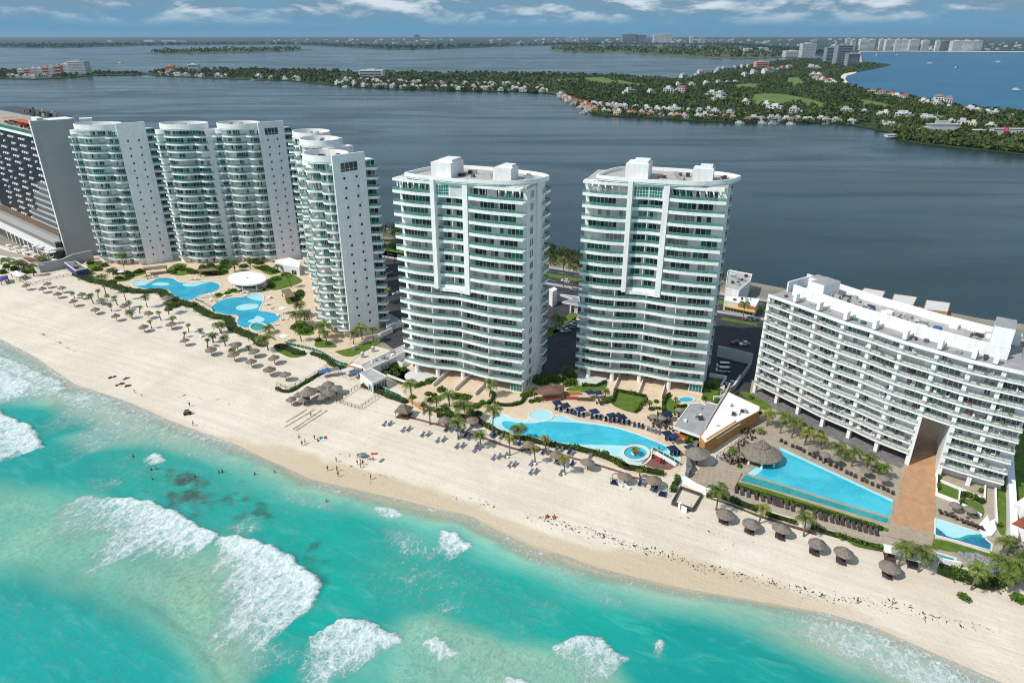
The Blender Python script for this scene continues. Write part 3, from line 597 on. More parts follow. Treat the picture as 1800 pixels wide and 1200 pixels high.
lawn(Q('A', [(535,770),(600,760),(1060,900),(1560,1060),(1560,1090),(1000,935)]), 2.2)
lawn(Q('B', [(0,850),(185,905),(180,918),(0,880)]), 2.2)
lawn([(950,598),(990,560),(1012,548),(1005,572)], 2.2)
lawn(Q('6', [(690,165),(740,130),(800,150),(780,210),(720,200)]))
for pts in (Q('6', [(1060,218),(1130,205),(1140,235),(1010,262),(990,245)]), Q('6', [(1330,218),(1480,180),(1560,215),(1480,238),(1400,245)]), Q('7', [(0,115),(130,72),(250,70),(210,130),(90,155)]), Q('7', [(230,258),(300,268),(430,272),(520,250),(490,278),(250,288)]), Q('7', [(410,75),(560,95),(640,120),(560,150),(470,110)]), Q('6', [(1640,225),(1790,205),(1800,235),(1700,245)]), Q('7', [(100,325),(200,290),(260,285),(180,322)]), Q('7', [(675,300),(750,280),(810,270),(815,330),(700,380)]), Q('6', [(880,290),(1040,235),(1060,262),(960,290)])): lawn(pts)
for pts in (Q('6', [(120,280),(520,205),(560,240),(150,320)]), Q('7', [(620,760),(880,790),(1010,860),(960,900),(720,1030),(600,1010)])):
    sheet('sand_court', [G(*p) for p in pts], 2.045, 'sand')
# terraces under the towers
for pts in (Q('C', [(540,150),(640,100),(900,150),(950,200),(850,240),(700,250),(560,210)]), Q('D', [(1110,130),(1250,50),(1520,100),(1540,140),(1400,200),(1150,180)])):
    sheet('terrace', smooth_path([G(*p) for p in pts], 4, True), 2.4, 'off_white')
# ================================================================ building kit
def see_glass(name, col, k):
    m = mat(name, col, 0.1, 0.2, 0.4, spec=0.6); nt = m.node_tree; N = nt.nodes; tr = N.new('ShaderNodeBsdfTransparent'); tr.inputs[0].default_value = (*[0.5+0.5*c for c in col], 1); mx = N.new('ShaderNodeMixShader'); mx.inputs[0].default_value = k
    nt.links.new(N['Principled BSDF'].outputs[0], mx.inputs[1]); nt.links.new(tr.outputs[0], mx.inputs[2]); nt.links.new(mx.outputs[0], N['Material Output'].inputs['Surface'])
see_glass('rail_glass', (0.50, 0.58, 0.56), 0.72); see_glass('rail_green', (0.13, 0.36, 0.30), 0.40); mat('glass_clear', (0.42, 0.45, 0.44), 0.15, 0.15, 0.4, spec=0.6)
def lerp2(a, b, t): return (a[0]+(b[0]-a[0])*t, a[1]+(b[1]-a[1])*t)
def toward(A, B, d):
    out = []
    for a, b in zip(A, B):
        l = math.hypot(b[0]-a[0], b[1]-a[1]); out.append(lerp2(a, b, d/max(l, 1e-6)))
    return out
def resample(P, n):
    s = [0]
    for a, b in zip(P, P[1:]): s.append(s[-1]+math.hypot(b[0]-a[0], b[1]-a[1]))
    out = []
    for k in range(n+1):
        t = s[-1]*k/n; i = 0
        while i < len(s)-2 and s[i+1] < t: i += 1
        out.append(lerp2(P[i], P[i+1], (t-s[i])/max(1e-9, s[i+1]-s[i])))
    return out
def balcony(root, O, I, z, band=0.75, rail=1.45, glass='glass_teal', slab='white_paint', under=0.35, posts=2.2, name='balcony', bandtop=None):
    mb = MB(); e0 = 0.0; i0 = toward(O, I, 0.2)
    mb.band(O, I, z-under, z); mb.band(O, i0, z+0.003, z+band)
    b = mb.build(name, slab, root)
    rl = MB(); a = toward(O, I, 0.07); c = toward(O, I, 0.13)
    rl.strip(a, z+band, a, z+rail-0.07, 0); rl.band(toward(O, I, 0.04), toward(O, I, 0.16), z+rail-0.07, z+rail, 1)
    ln = sum(math.hypot(p[0]-q_[0], p[1]-q_[1]) for p, q_ in zip(O, O[1:])); n = max(1, int(ln/posts))
    ca, cb = resample(a, n), resample(c, n)
    for p, q_ in zip(ca, cb):
        rl.box(((p[0]+q_[0])/2, (p[1]+q_[1])/2, z+band), (0.09, 0.09, rail-band-0.07), 0, 1)
    rl.build('railing', [glass, 'metal'], b)
    return b
def window(root, P, z0, z1, panes, choice, name='window', mull=0.09, out=(0, 0), bars=()):
    """a glazed opening along a plan polyline; out = unit vector to the outside"""
    ox, oy = out; P = resample(P, panes); mb = MB()
    A = [(x+ox*0.05, y+oy*0.05) for x, y in P]
    mats = ['glass_dark', 'glass_green', 'glass_teal', 'curtain', 'grey_curtain', 'white_paint']
    for k in range(panes): mb.face([(*A[k], z0), (*A[k+1], z0), (*A[k+1], z1), (*A[k], z1)], choice(k))
    for x, y in P: mb.box((x+ox*0.06, y+oy*0.06, z0), (mull, mull, z1-z0), 0, 5)
    for zz in (z0, z1-0.1)+tuple(bars):
        B = [(x+ox*0.09, y+oy*0.09) for x, y in P]; mb.strip(B, zz, B, zz+0.1, 5)
    return mb.build(name, mats, root)
def pick(rnd, w): # weights for the five window fillings
    return rnd.choices((0, 1, 2, 3, 4), w)[0]
def bayfill(rnd):
    """one apartment keeps to a kind of glass, some have the blinds down"""
    r = rnd.random()
    if r < 0.20: return lambda k: 4 if rnd.random() < 0.55 else 3
    if r < 0.42: return lambda k: 1 if rnd.random() < 0.7 else 0
    return lambda k: pick(rnd, (62, 24, 4, 5, 8))
def drumfill(rnd):
    r = rnd.random(); w = (24, 30, 22, 20, 4) if r < .6 else (56, 18, 8, 14, 4) if r < .76 else (8, 8, 6, 70, 8)
    return lambda k: pick(rnd, w)
# ================================================================ the two broad towers
def bay_tower(name, L, R, label, seed, vis):
    rnd = random.Random(seed); t = thing(name, label, 'apartment tower', (*L, 2.0))
    W = math.hypot(R[0]-L[0], R[1]-L[1]); ex = ((R[0]-L[0])/W, (R[1]-L[1])/W); ey = (-ex[1], ex[0]); D = 19.0
    P = lambda x, y: (L[0]+ex[0]*x+ey[0]*y, L[1]+ex[1]*x+ey[1]*y)
    out = (-ey[0], -ey[1])
    kn = [(0,0.3),(.10,1.0),(.20,1.2),(.33,.5),(.48,-.5),(.60,.1),(.72,.7),(.86,.5),(1,0)]
    b = lambda x: float(np.interp(x/W, [k[0] for k in sm], [k[1] for k in sm]))
    sm = smooth_path(kn, 6)
    def fp(x0, x1, dy=0.0, k=1.0, n=22): return [P(x0+(x1-x0)*i/n, dy-b(x0+(x1-x0)*i/n)*k) for i in range(n+1)]
    Z = [6.3+3.85*k for k in range(17)]; ZT = Z[16]+3.7
    DW = 3.6                                                     # depth of the front balconies
    # walls: the glazed front set back behind the balconies, blank flanks
    mb = MB(); core = fp(0.5, W-0.1, DW, 0.4)+[P(W-0.1, D), P(0.5, D)]; mb.prism(core, 5.6, ZT)
    g = fp(0.8, W-0.2, 6.0, 0.0)+[P(W-0.2, D-0.3), P(0.8, D-0.3)]; mb.prism(g, 2.0, 5.6)
    mb.prism([P(W-0.12, 3.7), P(W+0.35, 3.7), P(W+0.35, D+0.2), P(W-0.12, D+0.2)], 2.0, ZT)            # right flank
    mb.prism([P(-0.1, 3.9), P(0.48, 3.9), P(0.48, D+0.2), P(-0.1, D+0.2)], 2.0, ZT)
    mb.prism([P(W+0.36, 11.2), P(W+0.9, 11.2), P(W+0.9, 13.6), P(W+0.36, 13.6)], 2.0, ZT+1)             # pilaster
    mb.prism([P(W-4.2, 1.0), P(W+0.34, 1.0), P(W+0.34, 3.68), P(W-4.2, 3.68)], 2.0, 5.7)
    mb.build('wall', 'white_wall', t)
    # balconies
    f0, f1 = 14.3, 25.4; parts = [.28*W, .515*W, .745*W]
    for k, z in enumerate(Z):
        gl = 'rail_green'
        if k <= 7: balcony(t, fp(-0.3, W+0.4), fp(-0.3, W+0.4, DW-0.05, 0.4), z, glass=gl, band=0.66, rail=1.62)
        else:
            balcony(t, fp(-0.3, f0, n=10), fp(-0.3, f0, DW-0.05, 0.4, n=10), z, glass=gl, band=0.66, rail=1.62)
            if k < 16: balcony(t, fp(f0+1.55, f1, 0.9, n=8), fp(f0+1.55, f1, DW-0.05, 0.4, n=8), z, glass=gl, band=0.66, rail=1.62)
            balcony(t, fp(f1+1.85, W+0.4, n=12), fp(f1+1.85, W+0.4, DW-0.05, 0.4, n=12), z, glass=gl, band=0.66, rail=1.62)
        # glazing
        if k <= 7: bays = [(0.9, parts[0]), (parts[0], parts[1]), (parts[1], parts[2]), (parts[2], W-0.6)]
        elif k == 16: bays = [(0.9, f0), (f1+1.9, 0.5*(f1+W)), (0.5*(f1+W), W-0.6)]
        else: bays = [(0.9, f0), (f0+1.7, 0.5*(f0+f1)+0.7), (0.5*(f0+f1)+0.9, f1-0.1), (f1+2.0, 0.5*(f1+W)+1), (0.5*(f1+W)+1, W-0.6)]
        for x0, x1 in bays:
            a, c = x0+0.3, x1-0.3; n_ = max(2, int((c-a)/1.25))
            if rnd.random() < 0.68: # a stretch of blank wall beside the glass
                if rnd.random() < 0.5: a += (c-a)*rnd.uniform(0.15, 0.4)
                else: c -= (c-a)*rnd.uniform(0.15, 0.4)
                n_ = max(2, int((c-a)/1.25))
            window(t, fp(a, c, DW, 0.4, 8), z+0.05, z+2.75, n_, bayfill(rnd), out=out)
    # thin party walls between the balconies
    for px_ in parts:
        mb = MB()
        for z in Z[:8]: mb.prism([P(px_-0.12, 0.1-b(px_)), P(px_+0.12, 0.1-b(px_)), P(px_+0.12, DW-0.1-b(px_)*.4), P(px_-0.12, DW-0.1-b(px_)*.4)], z+0.01, z+3.48)
        mb.build('partition_wall', 'white_wall', t)
    mb = MB(); pm = 0.5*(f0+f1)+0.8
    for z in Z[8:16]: mb.prism([P(pm-0.1, 1.1-b(pm)), P(pm+0.1, 1.1-b(pm)), P(pm+0.1, DW-0.1), P(pm-0.1, DW-0.1)], z+0.01, z+3.48)
    mb.build('partition_wall', 'white_wall', t)
    # two tall fins framing the middle bay, and the block that joins them at the top
    for x, w in ((f0, 1.5), (f1, 1.8)):
        mb = MB(); zb = Z[8]-0.6 if x == f0 else Z[8]-1.4
        mb.prism([P(x+0.02, -b(x)-0.55), P(x+w, -b(x)-0.55), P(x+w, DW), P(x+0.02, DW)], zb, ZT+1.6); mb.build('fin', 'white_paint', t)
    mb = MB(); mb.prism(fp(f0+1.52, f1-0.02, 0.2)+[P(f1-0.02, DW), P(f0+1.52, DW)], Z[8]-1.6, Z[8]-0.36); mb.build('apron', 'white_paint', t)
    mb = MB(); mb.prism(fp(f0+1.52, f1-0.02, 0.15)+[P(f1-0.02, DW), P(f0+1.52, DW)], Z[16]-0.5, ZT+1.5); blk = mb.build('crown_block', 'white_paint', t)
    xm = 0.5*(f0+f1)+0.9
    wl = (f0+1.9, xm-0.6) if seed == 1 else (f0+1.9, xm-0.2)
    window(t, fp(*wl, 0.12, n=8), Z[16]+0.3, Z[16]+3.6, 5, lambda k: 1 if (k+seed) % 2 else 2, out=out, bars=(Z[16]+1.3, Z[16]+2.3))
    if seed == 2: window(t, fp(xm+0.2, f1-0.4, 0.12, n=8), Z[16]+0.3, Z[16]+3.6, 5, lambda k: 1 if rnd.random() < .7 else 2, out=out, bars=(Z[16]+1.3, Z[16]+2.3))
    else:
        mb = MB(); A = fp(xm, f1-0.4, 0.08, n=8); mb.strip(A, Z[16]+0.3, A, Z[16]+3.4); mb.build('blank_panel', 'off_white', t)
    # pergola over the top terraces
    for x0, x1 in ((-0.4, f0-0.05), (f1+1.86, W-0.6)):
        mb = MB(); mb.band(fp(x0, x1, 0.5, n=10), fp(x0, x1, 1.1, n=10), ZT-0.2, ZT+0.55); mb.band(fp(x0, x1, 2.9, n=10), fp(x0, x1, DW+0.4, n=10), ZT-0.2, ZT+0.55)
        for e in (x0+0.25, x1-0.25): mb.prism([P(e-0.25, 1.1-b(e)), P(e+0.25, 1.1-b(e)), P(e+0.25, 2.9-b(e)), P(e-0.25, 2.9-b(e))], ZT-0.2, ZT+0.54)
        pg = mb.build('pergola', 'white_paint', t)
        n = 7 if x1-x0 < 16 else 8
        for i in range(n):
            x = x0+1.0+(x1-x0-1.6)*i/(n-1); bm = MB(); bm.bar((*P(x-0.2, 1.1-b(x)), ZT+0.1), (*P(x+0.2, 2.9-b(x)), ZT+0.1), 0.3, 0.4); bm.build('beam', 'white_paint', pg)
            bm = MB(); bm.bar((*P(x-0.9, 3.4-b(x)*.6), ZT-0.3), (*P(x-0.1, 2.0-b(x)), ZT-2.3), 0.35, 0.25); bm.build('brace', 'white_paint', pg)
    # roof with its boat-shaped parapet and the two lift houses
    mb = MB(); mb.prism(fp(0.2, W+0.3, DW-0.2, .4)+[P(W+0.3, D+0.5), P(0.2, D+0.5)], ZT+0.0, ZT+0.8); mb.build('roof', ['roof_gravel'], t)
    par = smooth_path([P(3.8, 1.6), P(9, 0.2), P(16, -0.5), P(25, -0.7), P(34, 0.4), P(W-4.6, 3.2), P(W+.2, 7.6), P(W+3.2, 14.6)], 5)+smooth_path([P(W+2.7, 15.6), P(W-.8, 18.6), P(37, 20.6), P(26, 21.6), P(15, 21.2), P(8.5, 18.6), P(5.2, 11.5), P(3.6, 2.2)], 5)
    mb = MB(); mb.prism(par, ZT+0.81, ZT+1.3, 0, 1); mb.wall(par, ZT+1.305, ZT+2.4, 0.45, 0, True); mb.build('parapet', ['white_paint', 'roof_gravel'], t)
    for x0, x1, y0, y1, hh in ((12.4, 19.6, 3.6, 12.5, 6.0), (33.0, 39.2, 6.6, 12.5, 5.2)):
        mb = MB(); mb.prism([P(x0, y0), P(x1, y0), P(x1, y1), P(x0, y1)], ZT+1.31, ZT+hh); mb.prism([P(x0+2, y0+2), P(x1-.5, y0+2), P(x1-.5, y1-.5), P(x0+2, y1-.5)], ZT+hh+0.01, ZT+hh+0.8); mb.build('lift_house', 'white_wall', t)
    for i in range(9):
        x, y = rnd.uniform(20.5, 32), rnd.uniform(7, 17); mb = MB(); mb.box((*P(x, y), ZT+1.31), (rnd.uniform(.8, 1.6), rnd.uniform(.8, 1.4), rnd.uniform(.7, 1.3)), math.atan2(ex[1], ex[0])); mb.build('roof_unit', rnd.choice(['metal', 'dark_metal', 'grey_wall', 'sun_brown']), t)
    for i in range(5):
        x, y = rnd.uniform(40.5, 44), rnd.uniform(7.5, 16); mb = MB(); mb.box((*P(x, y), ZT+1.31), (1.1, 1.0, 1.1), math.atan2(ex[1], ex[0])); mb.build('roof_unit', rnd.choice(['metal', 'dark_metal']), t)
    # flank: a square window on every floor, the rear balconies beyond
    for k, z in enumerate(Z):
        window(t, [P(W+0.36, 6.2), P(W+0.36, 8.8)], z+0.3, z+2.6, 3, lambda q_: pick(rnd, (60, 15, 8, 6, 5)), name='side_window', out=ex)
        O = [P(W-6, D+3.0), P(W+0.9, D+3.0), P(W+1.5, D+2.4), P(W+1.6, D-2.2)]; I = [P(W-6, D+0.25), P(W-1, D+0.25), P(W+0.4, D+0.2), P(W+0.4, D-2.2)]
        balcony(t, O, I, z, band=0.6, rail=1.5, name='rear_balcony', glass='rail_green')
    for i in range(2): window(t, [P(W+0.36, 4.2+i*2.2), P(W+0.36, 5.9+i*2.2)], 3.0, 5.4, 2, lambda q_: 0, name='side_window', out=ex)
    # ground floor: round columns, doors, patio walls
    for x in (4.5, 13.0, 22.5, 33.0):
        mb = MB(); mb.cone(P(x, 1.3-b(x)), 0.75, 0.75, 2.0, 5.94, 20); mb.build('column', 'white_paint', t)
    for x0, x1 in ((7, 10), (14.5, 19.5), (24, 28), (35, 38)): window(t, [P(x0, 5.98), P(x1, 5.98)], 2.2, 4.9, max(2, int((x1-x0)/1.2)), lambda q_: pick(rnd, (50, 40, 20, 5, 5)), name='glass_door', out=out)
    window(t, [P(W-4.0, 0.97), P(W+0.1, 0.97)], 2.5, 5.2, 4, lambda q_: 1, name='glass_door', out=out)
    for x in (15.0, 23.6, 31.5):
        mb = MB(); mb.prism([P(x, -7.0), P(x+0.3, -7.0), P(x+0.3, 5.7), P(x, 5.7)], 2.07, 3.5); mb.build('patio_wall', 'white_wall', t)
    for x in (18.8, 27.4):
        mb = MB(); mb.prism([P(x, -6.5), P(x+4.6, -6.5), P(x+4.6, 4.8), P(x, 4.8)], 2.07, 2.55); mb.build('patio', 'beige_deck', t)
    return t
bay_tower('apartment_tower', G(713,632,6.5), G(915,693,2), 'broad white tower with wavy balconies, left of the two tallest twins by the kidney pool', 1, None)
bay_tower('apartment_tower', G(1013,641,6.5), G(1231,694,2), 'broad white tower with wavy balconies standing just behind the flat-roofed pool bar', 2, None)
# ================================================================ the towers with round drums on top
def drum_unit(t, E, f, g, Lf, Lg, rnd, end_wall=True, rear=True, windowed=False, z0=5.5):
    n_ = math.hypot(*f); f = (f[0]/n_, f[1]/n_); n_ = math.hypot(*g); g = (g[0]/n_, g[1]/n_)
    o = (f[1], -f[0]);  o = o if o[1] < 0 else (-o[0], -o[1])          # outward from the front
    P = lambda x, y: (E[0]+f[0]*x-o[0]*y, E[1]+f[1]*x-o[1]*y)
    Gp = lambda y: (E[0]+g[0]*y, E[1]+g[1]*y)
    s1, s2 = 6.6, Lf-5.2
    def b(x):
        if x < s1: return 0.9+2.3*math.sin(PI*min(1, max(0, x/s1)))**0.7
        if x < s2: return 0.7+3.4*math.sin(PI*(x-s1)/(s2-s1))**0.8
        return 0.6+1.9*math.sin(PI*min(1, (x-s2)/(Lf-s2)))**0.8
    xs = [Lf*i/44 for i in range(45)]
    fr = [P(x, -b(x)) for x in xs]; wa = [P(x, 1.6-b(x)*0.45) for x in xs]
    Z = [z0+3.68*k for k in range(18)]; ZT = Z[-1]
    mb = MB(); bk = [(Gp(Lg)[0]+f[0]*Lf*0.85, Gp(Lg)[1]+f[1]*Lf*0.85), Gp(Lg)]
    mb.prism(wa+bk, 2.0, ZT+3.1); mb.build('wall', 'white_paint', t)
    for k, z in enumerate(Z):
        balcony(t, fr, toward(wa, fr, 0.02), z, band=0.42, rail=1.4, under=0.35, glass='rail_green', posts=2.6)
    for k, z in enumerate(Z):
        A = toward(wa, fr, 0.03)
        for i0, i1, n in (((1, 9, 5), (12, 30, 9), (35, 43, 4)) if end_wall else ((2, 42, 16),)):
            if k == 17 and i0 == 35: continue
            m0 = rnd.random(); a0, a1 = (i0, i1) if i1-i0 < 12 or m0 < .4 else ((i0, i1-6) if m0 < .7 else (i0+6, i1))
            w_ = window(t, A[a0:a1+1], z+0.05, z+2.8, max(2, n*(a1-a0)//(i1-i0)), drumfill(rnd), out=o, name='window')
    mb = MB(); x = s2; mb.prism([P(x-0.35, -b(x)-0.25), P(x+0.35, -b(x)-0.25), P(x+0.35, 1.4), P(x-0.35, 1.4)], 2.0, ZT+0.4); mb.build('pilaster', 'white_paint', t)
    # drum: a high round parapet over the big bulge
    c = P(Lf*0.5-0.3, 4.6); rx, ry = Lf*0.44, 7.6; ang = math.atan2(f[1], f[0])
    ring = circle(c, rx, ry, 48, ang); mb = MB(); mb.prism(ring, ZT+3.12, ZT+3.7, 0, 1); mb.wall(ring, ZT+3.705, ZT+6.1, 0.4, 0, True); mb.build('drum_parapet', ['white_paint', 'roof_gravel'], t)
    for i in range(5):
        mb = MB(); a = rnd.uniform(0, 6.3); r = rnd.uniform(1, 5); mb.box((c[0]+r*math.cos(a), c[1]+r*math.sin(a), ZT+3.71), (rnd.uniform(.9, 2.2), rnd.uniform(.9, 1.6), rnd.uniform(.8, 2.0))); mb.build('roof_unit', rnd.choice(['metal', 'white_wall', 'grey_wall', 'dark_metal']), t)
    if end_wall:
        mb = MB(); h = (g[1]*0.25, -g[0]*0.25); a0 = (E[0]-o[0]*-0.6, E[1]-o[1]*-0.6); a1 = Gp(Lg)
        mb.prism([(a0[0]-h[0], a0[1]-h[1]), (a0[0]+h[0]*2, a0[1]+h[1]*2), (a1[0]+h[0]*2, a1[1]+h[1]*2), (a1[0]-h[0], a1[1]-h[1])], 2.0, ZT+6.6); ew = mb.build('end_wall', 'white_paint', t)
        on = (g[1], -g[0]); on = on if on[0]*f[0]+on[1]*f[1] < 0 else (-on[0], -on[1])
        for k in range(17):
            for s in (0.30, 0.68):
                p = (a0[0]+(a1[0]-a0[0])*(s+0.03*(k % 2))+on[0]*0.56, a0[1]+(a1[1]-a0[1])*(s+0.03*(k % 2))+on[1]*0.56)
                mb = MB(); mb.box((p[0], p[1], Z[k]+1.2), (0.62, 0.62, 0.75), math.atan2(g[1], g[0]), 0); mb.build('small_window', 'black_panel', ew)
        if windowed:
            pa, pb = [(a0[0]+(a1[0]-a0[0])*s+on[0]*0.55, a0[1]+(a1[1]-a0[1])*s+on[1]*0.55) for s in (0.22, 0.74)]
            window(ew, [pa, pb], ZT+0.2, ZT+3.6, 4, lambda q_: 0, out=on, bars=(ZT+1.1,))
    if rear:
        for k, z in enumerate(Z):
            q0 = Gp(Lg); q1 = (q0[0]+g[0]*5.5-f[0]*0.6, q0[1]+g[1]*5.5-f[1]*0.6); mid = (q0[0]+g[0]*2.8-f[0]*2.7, q0[1]+g[1]*2.8-f[1]*2.7)
            O = smooth_path([q0, mid, q1], 6); I = [lerp2((q0[0]+f[0]*1.5, q0[1]+f[1]*1.5), (q1[0]+f[0]*2.2, q1[1]+f[1]*2.2), i/(len(O)-1)) for i in range(len(O))]
            balcony(t, O, I, z, band=0.6, rail=1.5, name='rear_balcony', glass='rail_green')
            window(t, toward(I, O, 0.15), z+0.05, z+2.8, 3, lambda q_: pick(rnd, (60, 25, 8, 5, 5)), name='rear_window', out=(g[1], -g[0]))
        mb = MB(); q0 = Gp(Lg+0.02); s_ = 1.2
        mb.prism([(q0[0]+f[0]*1.6, q0[1]+f[1]*1.6), (q0[0]+f[0]*8, q0[1]+f[1]*8), (q0[0]+g[0]*6+f[0]*8, q0[1]+g[1]*6+f[1]*8), (q0[0]+g[0]*6+f[0]*2.3, q0[1]+g[1]*6+f[1]*2.3)], 2.0, ZT+3.0); mb.build('rear_wall', 'white_wall', t)
    # ground floor openings
    for i0 in (13, 19, 25):
        window(t, toward(wa, fr, 0.03)[i0:i0+4], 2.3, 4.7, 3, lambda q_: pick(rnd, (70, 10, 0, 10, 10)), out=o, name='glass_door')
def drum_tower(label, units, seed):
    rnd = random.Random(seed); t = thing('drum_topped_tower', label, 'apartment tower', (*units[0][0], 2.0))
    for u in units: drum_unit(t, *u[:5], rnd, *u[5:])
    return t
drum_tower('single drum topped white tower with grey end wall, next to the black fronted hotel', [((-196,352), (-0.985,0.10), (0.74,0.67), 26.5, 13.0)], 3)
drum_tower('double white tower with two round rooftop drums, behind the free-form pool', [((-127.5,357), (-0.99,0.02), (0.77,0.63), 24.0, 13.0, True, True, True), ((-153,355), (-0.99,0.03), (0.77,0.63), 27.0, 13.0, False, False)], 4)
drum_tower('white tower with three round rooftop drums, nearest the curved pools', [((-65.5,254.8), (-0.77,0.64), (0.70,0.71), 21.5, 13.5, True, True, True), ((-78,294), (-0.77,0.64), (0.70,0.71), 21.5, 13.5, False, False), ((-88,318), (-0.77,0.64), (0.70,0.71), 21.5, 13.5, False, False)], 5)
# ================================================================ the long curved block on the right
def curved_block():
    rnd = random.Random(9)
    base = [(84.1,208.4),(88.9,200.8),(93.3,193.6),(98.0,185.8),(103.3,179.1),(108.2,171.9),(114.1,165.4),(119.6,159.6),(125.3,155.2),(131.5,151.0)]
    t = thing('curved_apartment_block', 'long low curved white apartment block with a tall passage through it, by the triangular pool', 'apartment block', (*base[0], 2.0))
    F0 = smooth_path(base, 6); out = lambda i: (-(F0[min(i+1, len(F0)-1)][1]-F0[max(i-1, 0)][1]), 0)
    O = offset(F0, 1.35); I = offset(F0, -2.1); B = offset(F0, -17.5)       # right of the direction is seaward
    if O[10][0] > F0[10][0]: O, I, B = offset(F0, -1.35), offset(F0, 2.1), offset(F0, 17.5)
    seg = lambda P, a, b: P[a:b+1]
    Z = [5.9+3.22*k for k in range(10)]; ZR = 37.9; iT0, iT1 = 36, 42; last = len(F0)-1
    nrm = [((I[i][0]-O[i][0]), (I[i][1]-O[i][1])) for i in range(len(F0))]; ob = [(-a/math.hypot(a, c), -c/math.hypot(a, c)) for a, c in nrm]
    def solid(P, Q_, a, b, z0, z1, name, m):
        mb = MB(); mb.prism(seg(P, a, b)+seg(Q_, a, b)[::-1], z0, z1); return mb.build(name, m, t)
    IW = I; AX = (0.515, 0.857); bx = lambda p, k: (p[0]+AX[0]*k, p[1]+AX[1]*k)
    pl, pr = lerp2(O[iT0], I[iT0], .9), lerp2(O[iT1], I[iT1], .9); ql, qr = bx(F0[iT0], 21.0), bx(F0[iT1], 21.0)
    solid(IW, B, 0, last, Z[4]-0.4, ZR-0.5, 'wall', 'white_wall')
    mb = MB(); mb.prism(seg(IW, 0, iT0)+[ql]+seg(B, 0, iT0-9)[::-1], 5.5, Z[4]-0.41); mb.build('wall', 'white_wall', t)
    mb = MB(); mb.prism(seg(IW, iT1, last)+[B[last]]+[qr], 2.0, Z[4]-0.41); mb.build('wall', 'white_wall', t)
    X3 = [lerp2(a, c, .42) for a, c in zip(O, I)]; X3 = [lerp2(a, c, .12) for a, c in zip(I, B)]
    mb = MB(); mb.prism(seg(X3, 0, iT0)+[ql]+seg(B, 0, iT0-9)[::-1], 2.0, 5.48); mb.build('stone_base', 'slate', t)
    for i_, s, k0 in ((iT0, 0.45, -1.2), (iT1, 0.6, -1.2)):
        a, c = bx(F0[i_], k0), bx(F0[i_], 21.0); nn_ = (-AX[1]*s, AX[0]*s); mb = MB(); mb.prism([(a[0]-nn_[0], a[1]-nn_[1]), (a[0]+nn_[0], a[1]+nn_[1]), (c[0]+nn_[0], c[1]+nn_[1]), (c[0]-nn_[0], c[1]-nn_[1])], 2.0, Z[4]-0.42); mb.build('passage_wall', 'white_paint', t)
    bk = [0, 6, 12, 18, 24, 30, 36, 42, 48, 54]
    def slabrow(a, b, z, k):
        bal = balcony(t, seg(O, a, b), seg(I, a, b), z, band=0.16, rail=1.1, under=0.34, glass='rail_glass', posts=1.7)
        return bal
    for k, z in enumerate(Z):
        if k < 4:
            slabrow(0, iT0, z, k); slabrow(iT1, last, z, k)
        else: slabrow(0, last, z, k)
        for j in range(9):
            a, c = bk[j], bk[j+1]
            if k < 4 and a >= iT0 and c <= iT1: continue
            blank = rnd.random() < 0.12 or (k >= 8 and j in (4,)) or (k == 9 and j in (5, 6, 8))
            A = toward(I, O, 0.03)[a:c+1]; r0, r1 = (0.06, 0.95)
            m_ = resample(A, 20); lo, hi = 1, 19
            if blank: lo, hi = (12, 16) if rnd.random() < 0.5 else (2, 5)
            elif rnd.random() < 0.3: lo = rnd.choice((4, 6))
            elif rnd.random() < 0.3: hi = rnd.choice((13, 15))
            window(t, m_[lo:hi+1], z+0.05, z+2.72, max(2, (hi-lo)//3), (lambda q_: 1) if (k == 9 and j in (1, 2, 3)) else bayfill(rnd), out=ob[a+3])
    for j in bk[:-1]:
        zt = ZR+2.6; mb = MB(); d = (F0[min(j+1, last)][0]-F0[max(j-1, 0)][0], F0[min(j+1, last)][1]-F0[max(j-1, 0)][1]); ang = math.atan2(d[1], d[0])
        p = lerp2(F0[j], O[j], 0.12); mb.box((*p, 2.0), (1.05, 1.1, ZR-2.4), ang); c_ = mb.build('column', 'white_paint', t)
    for _ in range(130):
        k = rnd.randrange(10); i_ = rnd.randrange(1, last)
        if k < 4 and iT0-1 <= i_ <= iT1+1: continue
        p = lerp2(lerp2(O[i_], I[i_], rnd.uniform(.15, .8)), lerp2(O[i_+1], I[i_+1], rnd.uniform(.15, .8)) if i_ < last else O[i_], rnd.random()); SPOTS.append((p, Z[k]+.005, rnd.uniform(0, 6.3)))
    # roof edge, terraces, the raised spine and what stands on it
    mb = MB(); mb.prism(O+B[::-1], ZR-0.48, ZR, 0, 1); mb.band(O, toward(O, B, 0.35), ZR+0.003, ZR+0.45, 0); mb.build('roof', ['white_paint', 'grey_roof'], t)
    U = toward(O, B, 6.6); V = toward(O, B, 7.1); X = toward(O, B, 19.3); Y = toward(O, B, 18.8)
    mb = MB(); mb.prism(seg(V, 3, 48)+seg(Y, 3, 48)[::-1], ZR+0.02, ZR+1.5, 0, 1); mb.band(seg(U, 3, 48), seg(V, 3, 48), ZR+0.02, ZR+3.6, 0); mb.band(seg(Y, 0, 48), seg(X, 0, 48), ZR+0.02, ZR+3.9, 0)
    mb.band(seg(X, 48, 50), seg(Y, 48, 50), ZR+.02, ZR+3.4, 0); mb.build('rooftop_wall', ['white_paint', 'roof_gravel'], t)
